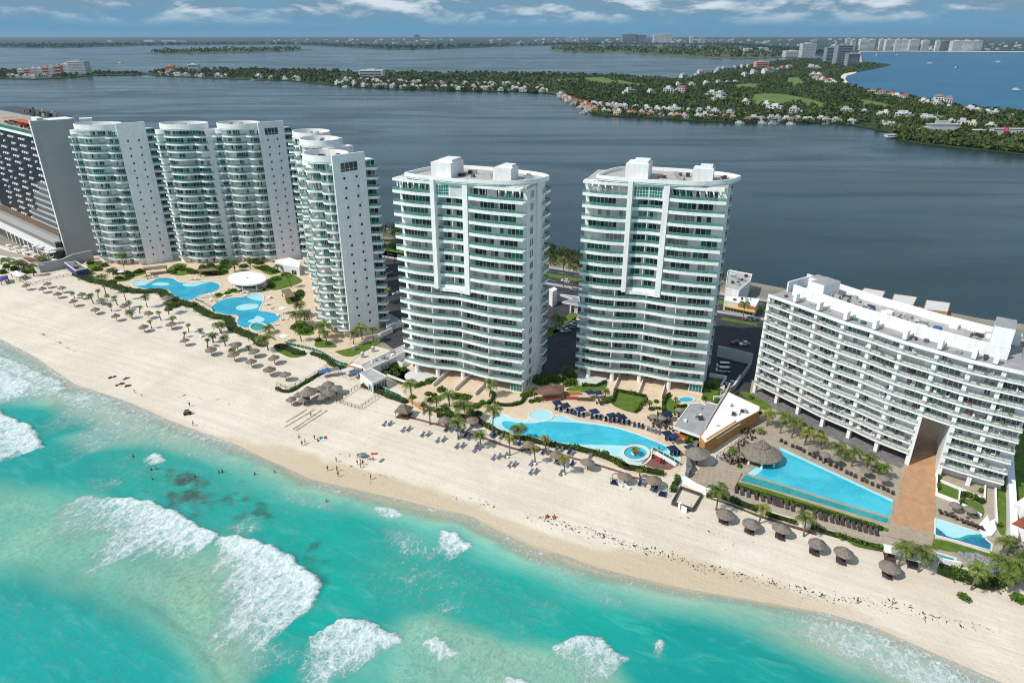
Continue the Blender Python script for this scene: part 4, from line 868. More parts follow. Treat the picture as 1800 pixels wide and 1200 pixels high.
    for j in (6, 12, 18, 24, 30, 36, 42, 46):
        a, c = toward(O, B, 1.0)[j], toward(O, B, 6.55)[j]; d = (F0[j+1][0]-F0[j][0], F0[j+1][1]-F0[j][1]); l = math.hypot(*d); d = (d[0]/l*0.55, d[1]/l*0.55)
        m2 = lerp2(a, c, 0.3); mb = MB(); mb.prism([(a[0]-d[0], a[1]-d[1]), (a[0]+d[0], a[1]+d[1]), (m2[0]+d[0], m2[1]+d[1]), (m2[0]-d[0], m2[1]-d[1])], ZR+0.5, ZR+3.0); mb.build('roof_fin', 'white_paint', t)
        mb = MB(); mb.bar((*m2, ZR+0.05), (*c, ZR+0.05), 0.3, 0.9); mb.build('terrace_wall', 'off_white', t)
    def rbox(j, d0, d1, dl, h, name, m, z=ZR+1.51, top=None):
        a, c = toward(O, B, d0)[j], toward(O, B, d1)[j]; d = (F0[j+1][0]-F0[j][0], F0[j+1][1]-F0[j][1]); l = math.hypot(*d); d = (d[0]/l*dl/2, d[1]/l*dl/2)
        mb = MB(); mb.prism([(a[0]-d[0], a[1]-d[1]), (a[0]+d[0], a[1]+d[1]), (c[0]+d[0], c[1]+d[1]), (c[0]-d[0], c[1]-d[1])], z, z+h, 0, 1 if top else None); return mb.build(name, [m]+([top] if top else []), t)
    rbox(8, 6.9, 15.0, 5.0, 4.8, 'lift_house', 'white_paint', top='grey_roof'); rbox(5, 13.0, 17.5, 5.5, 3.8, 'lift_house', 'white_paint', top='grey_roof')
    rbox(46, 9.0, 17.0, 4.6, 6.2, 'lift_house', 'white_paint', top='grey_roof'); rbox(2, 9.5, 18.5, 7.0, 0.12, 'roof_pool', 'blue_awning', ZR+0.04)
    rbox(1, 8.0, 18.5, 0.5, 3.4, 'rooftop_wall', 'white_paint', ZR+0.02)
    rbox(20, 9, 12, 1.6, 1.0, 'plunge_pool', 'blue_awning'); rbox(33, 9, 13.5, 1.8, 0.8, 'plunge_pool', 'blue_awning'); rbox(25, 10, 12, 1.5, 0.6, 'plunge_pool', 'glass_green')
    for i in range(46):
        j = rnd.choice([10, 11, 12, 13, 14, 15, 16, 17, 18, 19, 21, 22, 23, 24, 26, 27, 28, 29, 30, 31, 35, 37, 38, 40, 41, 43]); d0 = rnd.uniform(8, 17)
        rbox(j, d0, d0+rnd.uniform(0.7, 2.0), rnd.uniform(0.8, 2.4), rnd.uniform(0.4, 1.5), 'roof_unit', rnd.choice(['metal', 'dark_metal', 'white_wall', 'grey_wall', 'kerb', 'grey_roof', 'roof_gravel', 'white_paint']))
    for i in range(14):
        j = rnd.choice([3, 4, 9, 13, 15, 19, 21, 26, 31, 33, 39, 44]); d0 = rnd.uniform(2.8, 5); rbox(j, d0, d0+rnd.uniform(0.5, 1.2), rnd.uniform(0.6, 1.8), rnd.uniform(0.3, 0.9), 'roof_furniture', rnd.choice(['dark_metal', 'timber', 'metal', 'glass_green', 'lounge_grey']), ZR+0.02)
    for d0 in (9.0, 11.5, 14.0): rbox(51, d0, d0+1.3, 1.6, 1.1, 'roof_unit', 'metal', ZR+0.02)
    mb = MB(); e = last; mb.wall([toward(O, B, 2)[e], toward(O, B, 18)[e]], ZR+0.02, ZR+1.3, 0.4); mb.build('parapet', 'white_paint', t)
SPOTS = []
curved_block()
# ================================================================ the hotel with the black front
def hotel():
    rnd = random.Random(12); E = (-245.0, 364.8); f = (-0.77, 0.638); g = (0.86, 0.51); o = (-0.638, -0.77)
    t = thing('hotel', 'dark hotel slab with a black and white balcony front and a blank grey end wall', 'hotel', (*E, 2.0))
    P = lambda x, y: (E[0]+f[0]*x-o[0]*y, E[1]+f[1]*x-o[1]*y)
    mb = MB(); e2 = (E[0]+g[0]*17, E[1]+g[1]*17); mb.prism([P(0.6, 1.2), P(105, 1.2), (e2[0]+f[0]*105, e2[1]+f[1]*105), (e2[0]+f[0]*.6, e2[1]+f[1]*.6)], 2.0, 69.0, 0, 1); mb.build('wall', ['grey_wall', 'wood_deck'], t)
    mb = MB(); mb.prism([P(-0.6, -1.6), P(0.59, -1.6), P(0.59, 0.6), (e2[0]+f[0]*0.59, e2[1]+f[1]*0.59), (e2[0]-f[0]*.6, e2[1]-f[1]*.6), P(-0.6, 0.6)], 2.0, 74.5); mb.build('end_wall', 'grey_wall', t)
    mb = MB(); mb.prism([P(-0.7, -1.9), P(0.7, -1.9), P(0.7, -1.61), P(-0.7, -1.61)], 2.0, 74.9); mb.build('edge_trim', 'white_paint', t)
    mb = MB(); mb.prism([P(3, -1.6), P(105, -1.6), P(105, 1.19), P(3, 1.19)], 66.3, 67.6); mb.build('cornice', 'white_paint', t)
    Z = [16.5+3.55*k for k in range(14)]
    LO = lambda i: 8 if i < 2 else 7 if i < 6 else 5 if i < 9 else 2 if i < 13 else 0
    # black cladding in stepped blocks
    mb = MB()
    for i in range(30):
        x0 = 2.5+i*3.4; lo = LO(i)
        mb.prism([P(x0, 0.95), P(x0+3.39, 0.95), P(x0+3.39, 1.18), P(x0, 1.18)], Z[lo]-0.4, 66.2)
    mb.build('black_cladding', 'black_panel', t)
    def cell(mb, x0, z, kind):
        if kind: mb.prism([P(x0+0.5, 0.1), P(x0+2.2, 0.1), P(x0+2.2, 0.94), P(x0+0.5, 0.94)], z-0.1, z+0.8, 0)
        else:
            mb.prism([P(x0, -0.1), P(x0+3.38, -0.1), P(x0+3.38, 0.94), P(x0, 0.94)], z-0.25, z+0.05, 1); mb.prism([P(x0, -0.1), P(x0+0.16, -0.1), P(x0+0.16, 0.94), P(x0, 0.94)], z+0.06, z+3.2, 1)
            mb.face([(*P(x0+0.6, 1.17), z+0.1), (*P(x0+2.9, 1.17), z+0.1), (*P(x0+2.9, 1.17), z+2.5), (*P(x0+0.6, 1.17), z+2.5)], 2); mb.prism([P(x0+0.16, -0.08), P(x0+3.38, -0.08), P(x0+3.38, -0.02), P(x0+0.16, -0.02)], z+0.06, z+1.0, 3)
    far_ = MB(); BM = ['white_paint', 'off_white', 'glass_dark', 'glass_clear']; nb_ = 0
    for i in range(24):
        for k, z in enumerate(Z):
            x0 = 3.0+i*3.4; lo = LO(i)
            kind = 0 if k < lo else 1 if (i % 5 in (1, 2, 3) or i == 0) and rnd.random() < .9 else None
            if kind is None: continue
            if nb_ < 99: mb = MB(); cell(mb, x0, z, kind); mb.build('balcony', BM, t); nb_ += 1
            else: cell(far_, x0, z, kind)
    tag(far_.build('balcony', BM, t), kind='stuff')
    # roof terrace with glass rail, awnings and the upper storey
    mb = MB(); mb.strip([P(2, -1.3), P(105, -1.3)], 67.6, [P(2, -1.3), P(105, -1.3)], 69.4); mb.build('roof_railing', 'glass_teal', t)
    for i in range(40):
        mb = MB(); x = 4+i*1.5+rnd.uniform(-.6, .6); y = rnd.uniform(2, 9); mb.box((*P(x, y), 69.0), (rnd.uniform(1, 2.4), rnd.uniform(.8, 1.8), rnd.uniform(.5, 1.6)), 0.6); mb.build('terrace_furniture', rnd.choice(['dark_metal', 'orange', 'timber', 'lounge_grey', 'purple', 'red_cloth', 'metal']), t)
    for i in range(8):
        mb = MB(); p = P(8+i*7.2, 5.4); mb.box((*p, 71.4), (6.5, 5.0, 0.25), math.atan2(f[1], f[0])); mb.box((*p, 69.0), (0.2, 0.2, 2.4)); mb.build('awning', rnd.choice(['orange', 'orange', 'grey_wall', 'red_cloth']), t)
    mb = MB(); mb.prism([P(17, 9), P(105, 9), P(105, 24), P(17, 24)], 69.02, 74.0, 0, 1); mb.build('upper_storey', ['grey_wall', 'black_panel'], t)
    for i in range(9): mb = MB(); mb.box((*P(19+i*5, 11+(i%3)*4), 74.01), (3.5, .3, 2.2), math.atan2(f[1], f[0])); mb.box((*P(20+i*5, 17), 74.01), (1.6, 1.6, 1.2)); mb.build('roof_frame', rnd.choice(['dark_metal', 'sun_brown', 'metal']), t)
    mb = MB(); mb.prism([P(1.0, 2.0), P(9.0, 2.0), P(9.0, 5.0), P(1.0, 5.0)], 69.02, 75.6); mb.build('sign_wall', 'white_paint', t)
    mb = MB(); mb.prism([P(3.5, 1.85), P(5.6, 1.85), P(5.6, 1.99), P(3.5, 1.99)], 71.6, 72.4); mb.build('sign_mark', 'dark_metal', t)
    mb = MB(); mb.prism([P(2, 8), P(14, 8), P(14, 20), P(2, 20)], 69.02, 74.0, 0, 1); mb.build('plant_room', ['grey_wall', 'white_paint'], t)
    mb = MB(); mb.box((*P(-2, 24), 69.0), (6, 6, 5.0), 0.5); mb.build('plant_room', 'white_wall', t)
    # podium storeys with bands, glazing and a terrace
    for z0, z1, y0, m in ((2.0, 8.0, -9.0, 'white_wall'), (8.01, 11.9, -5.0, 'grey_wall'), (11.91, 15.6, -2.2, 'sun_brown')):
        mb = MB(); mb.prism([P(2, y0), P(105, y0), P(105, 1.1), P(2, 1.1)], z0, z1-0.9, 0); mb.build('podium', 'glass_dark' if m != 'sun_brown' else 'grey_curtain', t)
        mb = MB(); mb.prism([P(0.8, y0-0.5), P(105, y0-0.5), P(105, 1.12), P(0.8, 1.12)], z1-0.89, z1-0.02); mb.build('podium_band', m, t)
    for i in range(10): 
        mb = MB(); mb.prism([P(6+i*7, -9.3), P(7.0+i*7, -9.3), P(7.0+i*7, -8.9), P(6+i*7, -8.9)], 2.0, 7.0); mb.build('podium_column', 'white_paint', t)
hotel()

def balcony_chair(m):
    t = thing('balcony_chair', 'x', 'chair'); mb = MB(); mb.box((0, 0, .35), (.62, .62, .12)); 
    for x in (-.26, .26):
        for y in (-.26, .26): mb.box((x, y, 0), (.06, .06, .349))
    mb.box((0, .3, .471), (.62, .1, .5)); mb.build('seat', m, t); return Proto(t)
BCH = [balcony_chair(m) for m in ('white_paint', 'white_paint', 'sun_brown', 'lounge_grey')]
for p, z, a in SPOTS: tag(random.choice(BCH).put((*p, z), a, random.uniform(1, 1.6)), 'small chair on a balcony of the long curved white block', 'chair', 'balcony chairs on the curved block')
# ================================================================ plants
def px_m(x, y, z=2.0): return F_/(y*CP-(z-CAMZ)*SP)
def frond_mesh(seed, n=20, droop=1.0, ball=False):
    r = random.Random(seed); mb = MB()
    for i in range(n):
        az = 2*PI*i/n+r.uniform(-.25, .25); up = r.uniform(-0.15, 1.15) if not ball else r.uniform(-0.3, 1.35); ln = r.uniform(0.70, 1.12)*(0.85 if up > .9 else 1)
        rib = []; p = Vector((0, 0, 0)); a = up; st = ln/7
        for k in range(8):
            rib.append(p.copy()); p = p+Vector((math.cos(az)*math.cos(a), math.sin(az)*math.cos(a), math.sin(a)))*st; a -= (0.16+0.05*k)*droop
        sd = Vector((-math.sin(az), math.cos(az), 0))
        for k in range(1, 8):
            w = 0.27*math.sin(PI*(k/8)**0.75)+0.05; c = rib[k]; d = (rib[k]-rib[k-1]).normalized()
            for s in (-1, 1):
                for h in (0.0, 0.5):
                    c2 = c-d*st*h; tip = c2+sd*s*w*r.uniform(.8, 1.15)+d*w*0.55+Vector((0, 0, -w*r.uniform(.25, .7)))
                    mb.face([tuple(c2-d*0.022), tuple(c2+d*0.035), tuple(tip)])
        for k in range(7):
            mb.face([tuple(rib[k]-sd*0.012), tuple(rib[k]+sd*0.012), tuple(rib[k+1]+sd*0.008), tuple(rib[k+1]-sd*0.008)])
    return mb
def make_palm(i, m, ball=False):
    t = thing('palm_tree', 'palm', 'palm tree'); r = random.Random(90+i)
    bx, by = r.uniform(-.6, .6), r.uniform(-.6, .6)
    mb = MB(); mb.tube([(0, 0, -0.05), (bx*.2, by*.2, .25), (bx*.6, by*.6, .6), (bx, by, 1.0)], [0.30, 0.2, 0.17, 0.14], 7); a = mb.build('trunk', 'palm_trunk', t)
    b = frond_mesh(50+i, 22 if not ball else 26, r.uniform(.8, 1.15) if not ball else 0.75, ball).build('crown', m, t); b.location = (bx, by, 1)
    return t
PALMS = [make_palm(i, 'palm_leaf') for i in range(4)]+[make_palm(7, 'palm_yellow'), make_palm(8, 'palm_yellow', True)]
USED = set()
def palm(k, bx, by, cy, w, var=None, z=None):
    p = q(k, bx, by); x, y, z_ = GS(*p) if z is None else (*G(*p, z), z)
    s = px_m(x, y); zz = ZO[k][2]; r = max(1.3, w/2/zz/s*(1.08 if k == '6' else 1.36)); h = max(1.2, (by-cy)/zz/s/0.84)
    i = var if var is not None else random.randrange(4); root = PALMS[i]
    o = root if i not in USED else dup(root); USED.add(i); o.location = (x, y, z_-0.03); o.rotation_euler = (0, 0, random.uniform(0, 6.28))
    tr, cr = [c for c in o.children if c.name.startswith('trunk')][0], [c for c in o.children if c.name.startswith('crown')][0]
    tr.scale = (1, 1, h); cr.location = (cr.location.x, cr.location.y, h-0.02); cr.scale = (r, r, r*random.uniform(.85, 1.05)); return o
P6 = [(592,425,385,52),(740,465,405,78),(778,425,370,52),(848,445,405,58),(930,480,420,66),(995,440,370,62),(1165,495,415,98),(1025,500,460,62),(883,525,480,52),(1105,540,500,58),(1050,585,540,88),(1275,600,540,58),(1335,550,480,115),(1365,625,580,72),(1200,660,605,54),(1493,690,635,54),(1580,720,680,62),(1455,735,700,38),(1645,810,760,42),(1692,775,720,72),(1755,700,640,88),(1785,800,745,64)]
series([palm('6', *a) for a in P6], 'small palm planted in the sand among the left thatched umbrellas, {o} from the left', 'palm tree', 'palms in the sand on the left')
P7 = [(108,675,620,72),(65,715,660,46),(205,700,640,78),(170,600,540,92),(262,760,735,62),(385,740,715,52)]
series([palm('7', *a) for a in P7], 'palm in the sand below the long clipped hedge, {o} from the left of its cluster', 'palm tree', 'palms below the clipped hedge')
PG = [('6',1000,270,105,110),('6',800,210,150,85),('6',905,290,215,110),('6',838,390,270,115),('7',280,120,70,85),('7',400,100,40,75),('7',620,130,85,66),('7',720,245,170,66),('7',795,470,390,100),('7',760,535,460,105),('7',830,545,460,125),('7',548,600,560,90),('7',540,735,640,140),('7',800,665,590,70),('7',978,640,545,120),('7',1000,680,600,100),('7',1275,650,570,120),('7',1208,690,610,90),('7',940,640,550,80)]
series([palm(*a, z=2.1) for a in PG], 'garden palm around the curved left pools and drum towers, {o} from the left', 'palm tree', 'palms in the left resort garden')
PC = [('C',640,530,270,210),('C',1130,560,390,200),('C',955,560,450,130),('C',870,795,600,180),('C',1345,740,560,310),('C',1240,990,770,230),('C',1540,1080,910,190),('C',1690,960,620,250),('C',1655,430,260,190),('D',400,930,760,210)]
series([palm(*a) for a in PC], 'tall dark palm by the left end of the kidney pool, {o} from the left', 'palm tree', 'tall palms by the kidney pool')
PY = [('F',270,300,90,150,4),('F',605,410,205,120,5),('F',995,545,330,170,4),('D',740,1040,915,140,4),('G',490,450,350,90,4)]
series([palm(*a) for a in PY], 'yellow green palm beside the red brown beach walk, {o} from the left', 'palm tree', 'yellow palms by the beach walk')
tag(palm('E',620,515,430,100,1), 'young palm in a round planter between the two lawns behind the kidney pool', 'palm tree', 'garden palms'); tag(palm('E',425,1125,1050,120,2, 2.3), 'little palm on the island of the round fountain basin', 'palm tree', 'garden palms'); tag(palm('D',1520,375,275,120,3), 'young palm between the bar with the terracotta roof and the first lawn', 'palm tree', 'garden palms'); tag(palm('E',955,420,365,70,0), 'small palm beside the little oval plunge pool', 'palm tree', 'garden palms')
PA = [(750,355,265,105,4),(845,405,280,110),(925,440,330,125),(1015,490,395,105,4),(1130,520,440,105,4),(1240,575,495,115),(1295,600,540,90),(1345,640,530,115),(1440,680,575,115),(1520,680,640,90),(1565,725,635,95)]
series([palm('A', *a[:4], a[4] if len(a) > 4 else None) for a in PA], 'palm in the row between triangular pool and curved white block, {o} from the left', 'palm tree', 'palms along the triangular pool')
PS = [('A',395,945,795,150),('A',695,1040,925,95,4),('A',1010,1130,1005,140),('B',270,1012,880,130),('B',390,1045,925,140)]
series([palm(*a[:5], a[5] if len(a) > 5 else None) for a in PS], 'palm on the sand edge below the triangular pool, {o} from the left', 'palm tree', 'palms on the sand edge, right')
PR = [('H',235,980,770,200),('H',480,700,530,150),('H',560,680,540,130),('H',520,900,730,260),('H',600,880,760,220),('H',690,830,690,200),('H',560,1000,850,160),('H',680,930,760,190)]
series([palm(*a) for a in PR], 'big palm in the thicket at the lower right corner, {o} from the left', 'palm tree', 'palms in the right corner')
PB = [('M',195,670,585,140),('M',222,330,150,110),('M',295,345,195,100),('N',375,525,385,100),('O',170,665,575,110),('O',232,365,235,110),('O',182,345,235,100),('M',260,1010,980,130),('O',70,950,860,80),('p',80,470,455,20),('p',15,475,460,25),('p',35,480,465,22),('p',60,485,470,20)]
series([palm(*a, z=2.0) for a in PB], 'dark palm by the road and car parks behind the towers, {o} from the left', 'palm tree', 'palms behind the towers')
tag(palm('A',695,400,372,60,0), 'small palm beside the orange walled building', 'palm tree'); tag(palm('A',490,625,515,75,1), 'small palm among the dark tables before the big thatched roof', 'palm tree')
def hedge(label, pts, w, h, closed=False, dens=34, m='hedge_leaf', name='hedge', cat='hedge', zz=None, group=None):
    P = smooth_path([G(*p) for p in pts], 4, closed); L_ = [0]
    if closed: P = P+[P[0]]
    for a, b in zip(P, P[1:]): L_.append(L_[-1]+math.hypot(b[0]-a[0], b[1]-a[1]))
    z0 = 2.05 if zz is None else zz; c = P[len(P)//2]
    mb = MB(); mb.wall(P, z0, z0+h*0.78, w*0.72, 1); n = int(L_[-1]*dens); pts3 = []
    A = offset(P, 1.0)
    for _ in range(n):
        t = random.uniform(0, L_[-1]); i = max(0, min(len(P)-2, int(np.searchsorted(L_, t))-1)); f = (t-L_[i])/max(1e-6, L_[i+1]-L_[i])
        x, y = lerp2(P[i], P[i+1], f); dx, dy = A[i][0]-P[i][0], A[i][1]-P[i][1]; wob = 0.85+0.3*math.sin(t*0.9+w)
        a = random.uniform(0, PI); s = random.uniform(.86, 1.08)*wob; o = math.cos(a)*w/2*s*1.05; z = z0+min(1.0, math.sin(a)*1.5)*h*s*.9
        pts3.append((x+dx*o, y+dy*o, max(z0+0.1, z)))
    mb.leaves(pts3, 0.27, 0)
    o = mb.build(name, [m, 'hedge_core'], loc=(c[0], c[1], z0)); return tag(o, label, cat, group)
def bush(k, x, y, r, h, z=2.08, m='hedge_leaf', n=None):
    X, Y = G(*q(k, x, y), z); mb = MB(); pts = []
    for _ in range(n or int(60+r*r*90)):
        v = RNG.normal(size=3); v /= np.linalg.norm(v); f = RNG.uniform(.6, 1.05); pts.append((X+v[0]*r*f, Y+v[1]*r*f, z+abs(v[2])*h*f))
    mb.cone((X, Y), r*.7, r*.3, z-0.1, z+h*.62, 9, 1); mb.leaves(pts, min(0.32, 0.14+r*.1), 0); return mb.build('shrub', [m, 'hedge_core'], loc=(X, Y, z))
hedge('long clipped green hedge along the sand below the upper left pool', Q('6', [(600,235),(690,275),(790,300),(890,330),(1010,365),(1140,378),(1260,372),(1300,400),(1400,455),(1540,490)]), 5.0, 1.3)
hedge('curving green hedge between the sand and the lower left pool', Q('7', [(-20,405),(60,455),(130,480),(225,495),(250,560),(340,605),(430,640),(480,690),(520,695)]), 4.6, 1.3)
hedge('short green hedge bank on the sand below the glass fence', Q('7', [(600,720),(650,710),(760,760),(825,765)]), 3.2, 1.2)
hedge('green hedge strip running from the glass fence to the orange kiosk', Q('7', [(880,765),(980,800),(1060,860),(1140,890)]), 2.2, 1.2)
hedge('scruffy low hedge along the bottom fence of the sand court', Q('7', [(605,1040),(660,1060),(720,1055),(800,1010),(900,950),(1010,885)]), 1.2, 0.9)
hedge('green hedge strip from the box house to the palm hut', Q('C', [(-20,290),(100,335),(250,400),(400,460),(560,510)]), 2.0, 1.3)
hedge('dark clipped hedge at the left tip of the kidney pool', Q('C', [(960,690),(1060,690),(1180,700),(1300,705),(1420,710),(1480,730)]), 1.6, 1.3)
hedge('long rounded hedge between the kidney pool and the beach walk, upper part', Q('C', [(1480,730),(1560,790),(1680,860),(1800,920)])+Q('F', [(300,80),(430,90),(600,130),(830,175)]), 1.7, 1.3)
hedge('long rounded hedge between the kidney pool and the beach walk, lower part', Q('F', [(840,178),(1000,210),(1150,225),(1220,245),(1400,290),(1550,345),(1700,410),(1800,470)])+Q('G', [(200,265),(300,320),(430,345),(560,365),(680,390),(800,410)]), 1.9, 1.5)
hedge('bright clipped hedge beside the steps from the pool bar to the sand', Q('G', [(980,450),(975,520),(930,560),(920,640)]), 1.6, 1.4)
hedge('hedge round the patio bed by the left tower corner', Q('D', [(-20,460),(40,400),(60,330),(20,310)]), 1.2, 1.1); hedge('hedge in front of the sun terrace at the left tower corner', Q('D', [(60,460),(200,475),(320,470),(420,440),(460,380),(470,350)]), 1.3, 1.1)
hedge('hedge along the back of the first lawn by the bar', Q('D', [(1220,215),(1330,215),(1420,220),(1540,165)]), 1.0, 1.2); hedge('hedge around the left and back of the middle lawn', Q('E', [(105,440),(150,370),(165,290),(260,300),(420,335),(570,365)]), 1.0, 1.3)
hedge('hedge curling round the right side of the middle lawn', Q('E', [(575,400),(540,440),(490,470),(480,520),(420,570)]), 0.9, 1.1); hedge('tall curved hedge on the left of the plunge pool lawn', Q('E', [(790,560),(795,440),(830,370),(880,335)]), 0.9, 1.5)
hedge('hedge on the far right of the plunge pool lawn', Q('E', [(940,520),(1000,500),(1100,485)]), 1.0, 1.2)
hedge('clipped hedge strip under the long wall of the triangular pool', Q('A', [(535,785),(700,840),(900,895),(1060,940)]), 1.6, 1.0); hedge('lower clipped hedge strip near the brown steps of the triangular pool', Q('A', [(1060,940),(1250,995),(1400,1040),(1560,1085)]), 1.6, 1.0)
hedge('green hedge at the sand edge under the first right palm', Q('A', [(325,840),(400,850),(480,870),(600,920),(690,950)]), 1.8, 1.2); hedge('green hedge at the sand edge by the blue towel', Q('A', [(740,975),(860,1010),(960,1040)]), 1.2, 0.9); hedge('green hedge at the sand edge, longest right stretch', Q('A', [(1060,1070),(1180,1110),(1300,1145),(1450,1195)])+Q('B', [(0,860),(100,890),(180,912)]), 1.3, 0.9)
hedge('dense green bank on the sand below the rock wall', Q('H', [(-60,800),(20,830),(120,860),(220,890),(320,930),(420,935),(470,920)]), 4.2, 1.3)
hedge('clipped square hedge around the small right lawn', Q('B', [(650,650),(655,590),(720,610),(780,640)]), 1.2, 1.2, zz=2.45); hedge('hedge below the passage beside the small lawns', Q('B', [(515,460),(508,560)]), 0.8, 1.2)
sh = [bush(*a) for a in (('7',140,105,2.6,1.6),('7',270,60,2.2,1.8),('7',350,85,2.4,1.6),('7',510,95,3,1.5),('7',560,110,2.5,1.4),('7',600,185,2.6,1.4),('7',680,150,2.6,1.5),('7',560,240,2.2,1.2),('7',720,330,1.8,1.5),('7',780,310,2.5,1.6),('7',760,560,2.6,1.5),('7',830,590,2.6,1.2),('7',880,570,1.6,1.4),('7',930,660,1.5,1.2),('7',1010,690,1.4,1.2),
    ('6',720,150,2.2,1.8),('6',770,200,2.6,1.8),('6',830,170,2,2),('6',1100,220,2.2,1.8),('6',1000,230,2.5,1.6),('6',930,230,2.2,1.8),('6',880,305,2.4,1.6),('6',1540,225,2.2,1.6),('6',1620,230,2.2,1.5),('6',1740,225,2,1.6),('6',1420,185,2.4,1.4),('7',200,60,2.5,2.0),('7',470,60,2.5,1.8),('7',90,80,2.2,1.8),('6',1350,470,2.3,2.6),('6',1380,490,2,2),('6',1330,515,1.6,1.5),('7',700,1,2,2),('7',1450,840,2.4,1.4),('7',1520,900,1.6,1.2),('7',1430,880,1.5,1.2),('7',1600,890,1.5,1.2),('6',1080,225,2,1.5),('6',1110,215,2,1.8),('6',1370,225,1.8,1.2),('6',1450,200,2,1.6),('6',1510,215,2,1.4),('7',60,125,2,1.8),('7',180,90,2,1.6),('7',220,90,2.2,1.8),('7',270,272,1.6,1.0),('7',340,275,1.6,1.0),('7',440,265,1.6,1.2),('7',490,262,1.5,1.0),('7',520,105,2,1.6),('7',590,125,2.2,1.6),('6',1700,228,2,1.4),('6',1770,220,2,1.4),('7',150,305,1.5,1.0),('7',220,292,1.4,1.0),('7',740,345,2.0,1.6),('7',790,290,2,1.8),('6',940,270,2,1.5),('6',1020,250,1.8,1.2),('7',30,100,2.4,2.2),('7',420,50,2.4,2))]
series(sh, 'leafy green shrub in the left resort garden beds, {o} from the left', 'shrub', 'shrubs in the left garden')
sh = [bush(*a) for a in (('C',300,140,1.6,1.4),('C',430,140,1.5,1.2),('C',220,70,2.2,1.8),('C',380,30,2.0,1.6),('C',760,270,1.4,1.3),('C',850,240,1.6,1.6),('C',920,225,1.7,1.6),('C',850,395,1.4,0.8),('C',700,290,1.3,1.2),('C',1020,350,1.6,1.8),('C',1060,600,1.5,1.6),('C',980,620,1.2,1.4),('C',930,430,1.2,1.3),('C',1210,430,2.0,1.0),('C',1330,440,2,1.0),('C',1480,560,1.5,1.2),('C',1560,520,1.4,1.2),('C',1400,640,1.5,1.4),('C',1500,660,1.4,1.2),('C',1240,560,1.4,1.4),('C',1010,450,1.2,1.0),('C',880,480,1.2,1.2),('C',780,560,1.3,1.6),('C',1120,660,1.6,1.4),('C',640,440,1.2,1.2))]
series(sh, 'leafy shrub between the left broad tower and the beach hut, {o} from the left', 'shrub', 'shrubs by the beach hut')
sh = [bush(*a) for a in (('D',700,170,2.6,3.0),('D',640,150,2.2,2.6),('D',780,140,2.0,2.6),('D',1020,200,1.6,2),('D',1100,180,1.8,2),('D',520,330,1.5,1.2),('D',880,150,2.0,2.4),('D',1010,150,1.8,2.0),('D',1050,60,2.2,2.6),('D',1100,100,1.8,2.2),('D',450,340,1.3,1.2),('D',590,300,1.8,2.0),('D',560,420,1.2,.9),('E',860,350,1.0,1.2),('E',700,420,1.0,.8),('E',1500,420,1.4,1.4),('E',1560,330,1.5,1.5),('E',200,590,.9,.7),('E',520,460,1.0,1.0),('A',690,260,1.2,1.2),('A',880,330,1.0,1.0),('A',560,640,.8,.9),('D',640,400,1.5,1.0),('E',30,420,1.5,1.2),('E',80,400,1.2,1.4),('E',640,520,1.1,0.6),('E',730,510,0.9,0.7),('E',1120,960,1.3,2.6),('E',1190,1010,1.2,1.8),('E',1330,390,1.0,1.6),('G',30,130,1.2,1.0),('N',100,1100,2,1.4),('A',640,160,1.2,0.8),('A',600,410,0.7,1.0),('A',1130,400,0.9,0.9),('A',1010,350,1.0,1.2),('A',1060,380,1.0,1.2))]
series(sh, 'leafy shrub around the kidney pool and pool bar, {o} from the left', 'shrub', 'shrubs round the kidney pool')
sh = [bush(*a) for a in (('H',160,1040,1.1,0.9),('H',200,1060,0.8,0.6),('H',650,1060,1.6,1.0),('H',640,280,1.6,1.4),('H',330,200,1.0,1.2),('H',320,120,0.8,1.4),('H',470,420,0.9,1.8),('H',540,900,1.8,1.4),('H',440,700,1.3,1.0))]
series(sh, 'green shrub in the lower right corner plots, {o} from the left', 'shrub', 'shrubs in the right corner')
# ================================================================ pools
def water_pool(name, c1, c2):
    m, nt, N, L, b = nodes_of(name); g = N.new('ShaderNodeNewGeometry'); P = g.outputs['Position']
    w = noise(N, L, P, 0.12, 4, 0.6, 0.5); f = noise(N, L, P, 1.6, 5, 0.65, 1.0)
    c = mixc(N, L, mrange(N, L, w, 0.35, 0.65), c1, c2); c = mixc(N, L, mth(N, L, 'MULTIPLY', mrange(N, L, f, 0.52, 0.72), 0.22), c, (0.40, 0.75, 0.80))  # second mix paints pale caustic light into the pool colour
    L.new(c, b.inputs['Base Color']); b.inputs['Roughness'].default_value = 0.12; b.inputs['Specular IOR Level'].default_value = 0.4
    bump_(N, L, f, b, 0.25, 0.1); M[name] = m
water_pool('pool_deep', (0.030, 0.40, 0.54), (0.055, 0.50, 0.62)); water_pool('pool_blue', (0.012, 0.30, 0.47), (0.025, 0.40, 0.56))
water_pool('pool_pale', (0.36, 0.66, 0.70), (0.42, 0.72, 0.76)); water_pool('pool_teal', (0.010, 0.24, 0.25), (0.02, 0.32, 0.31)); water_pool('pool_navy', (0.006, 0.14, 0.26), (0.012, 0.20, 0.33))
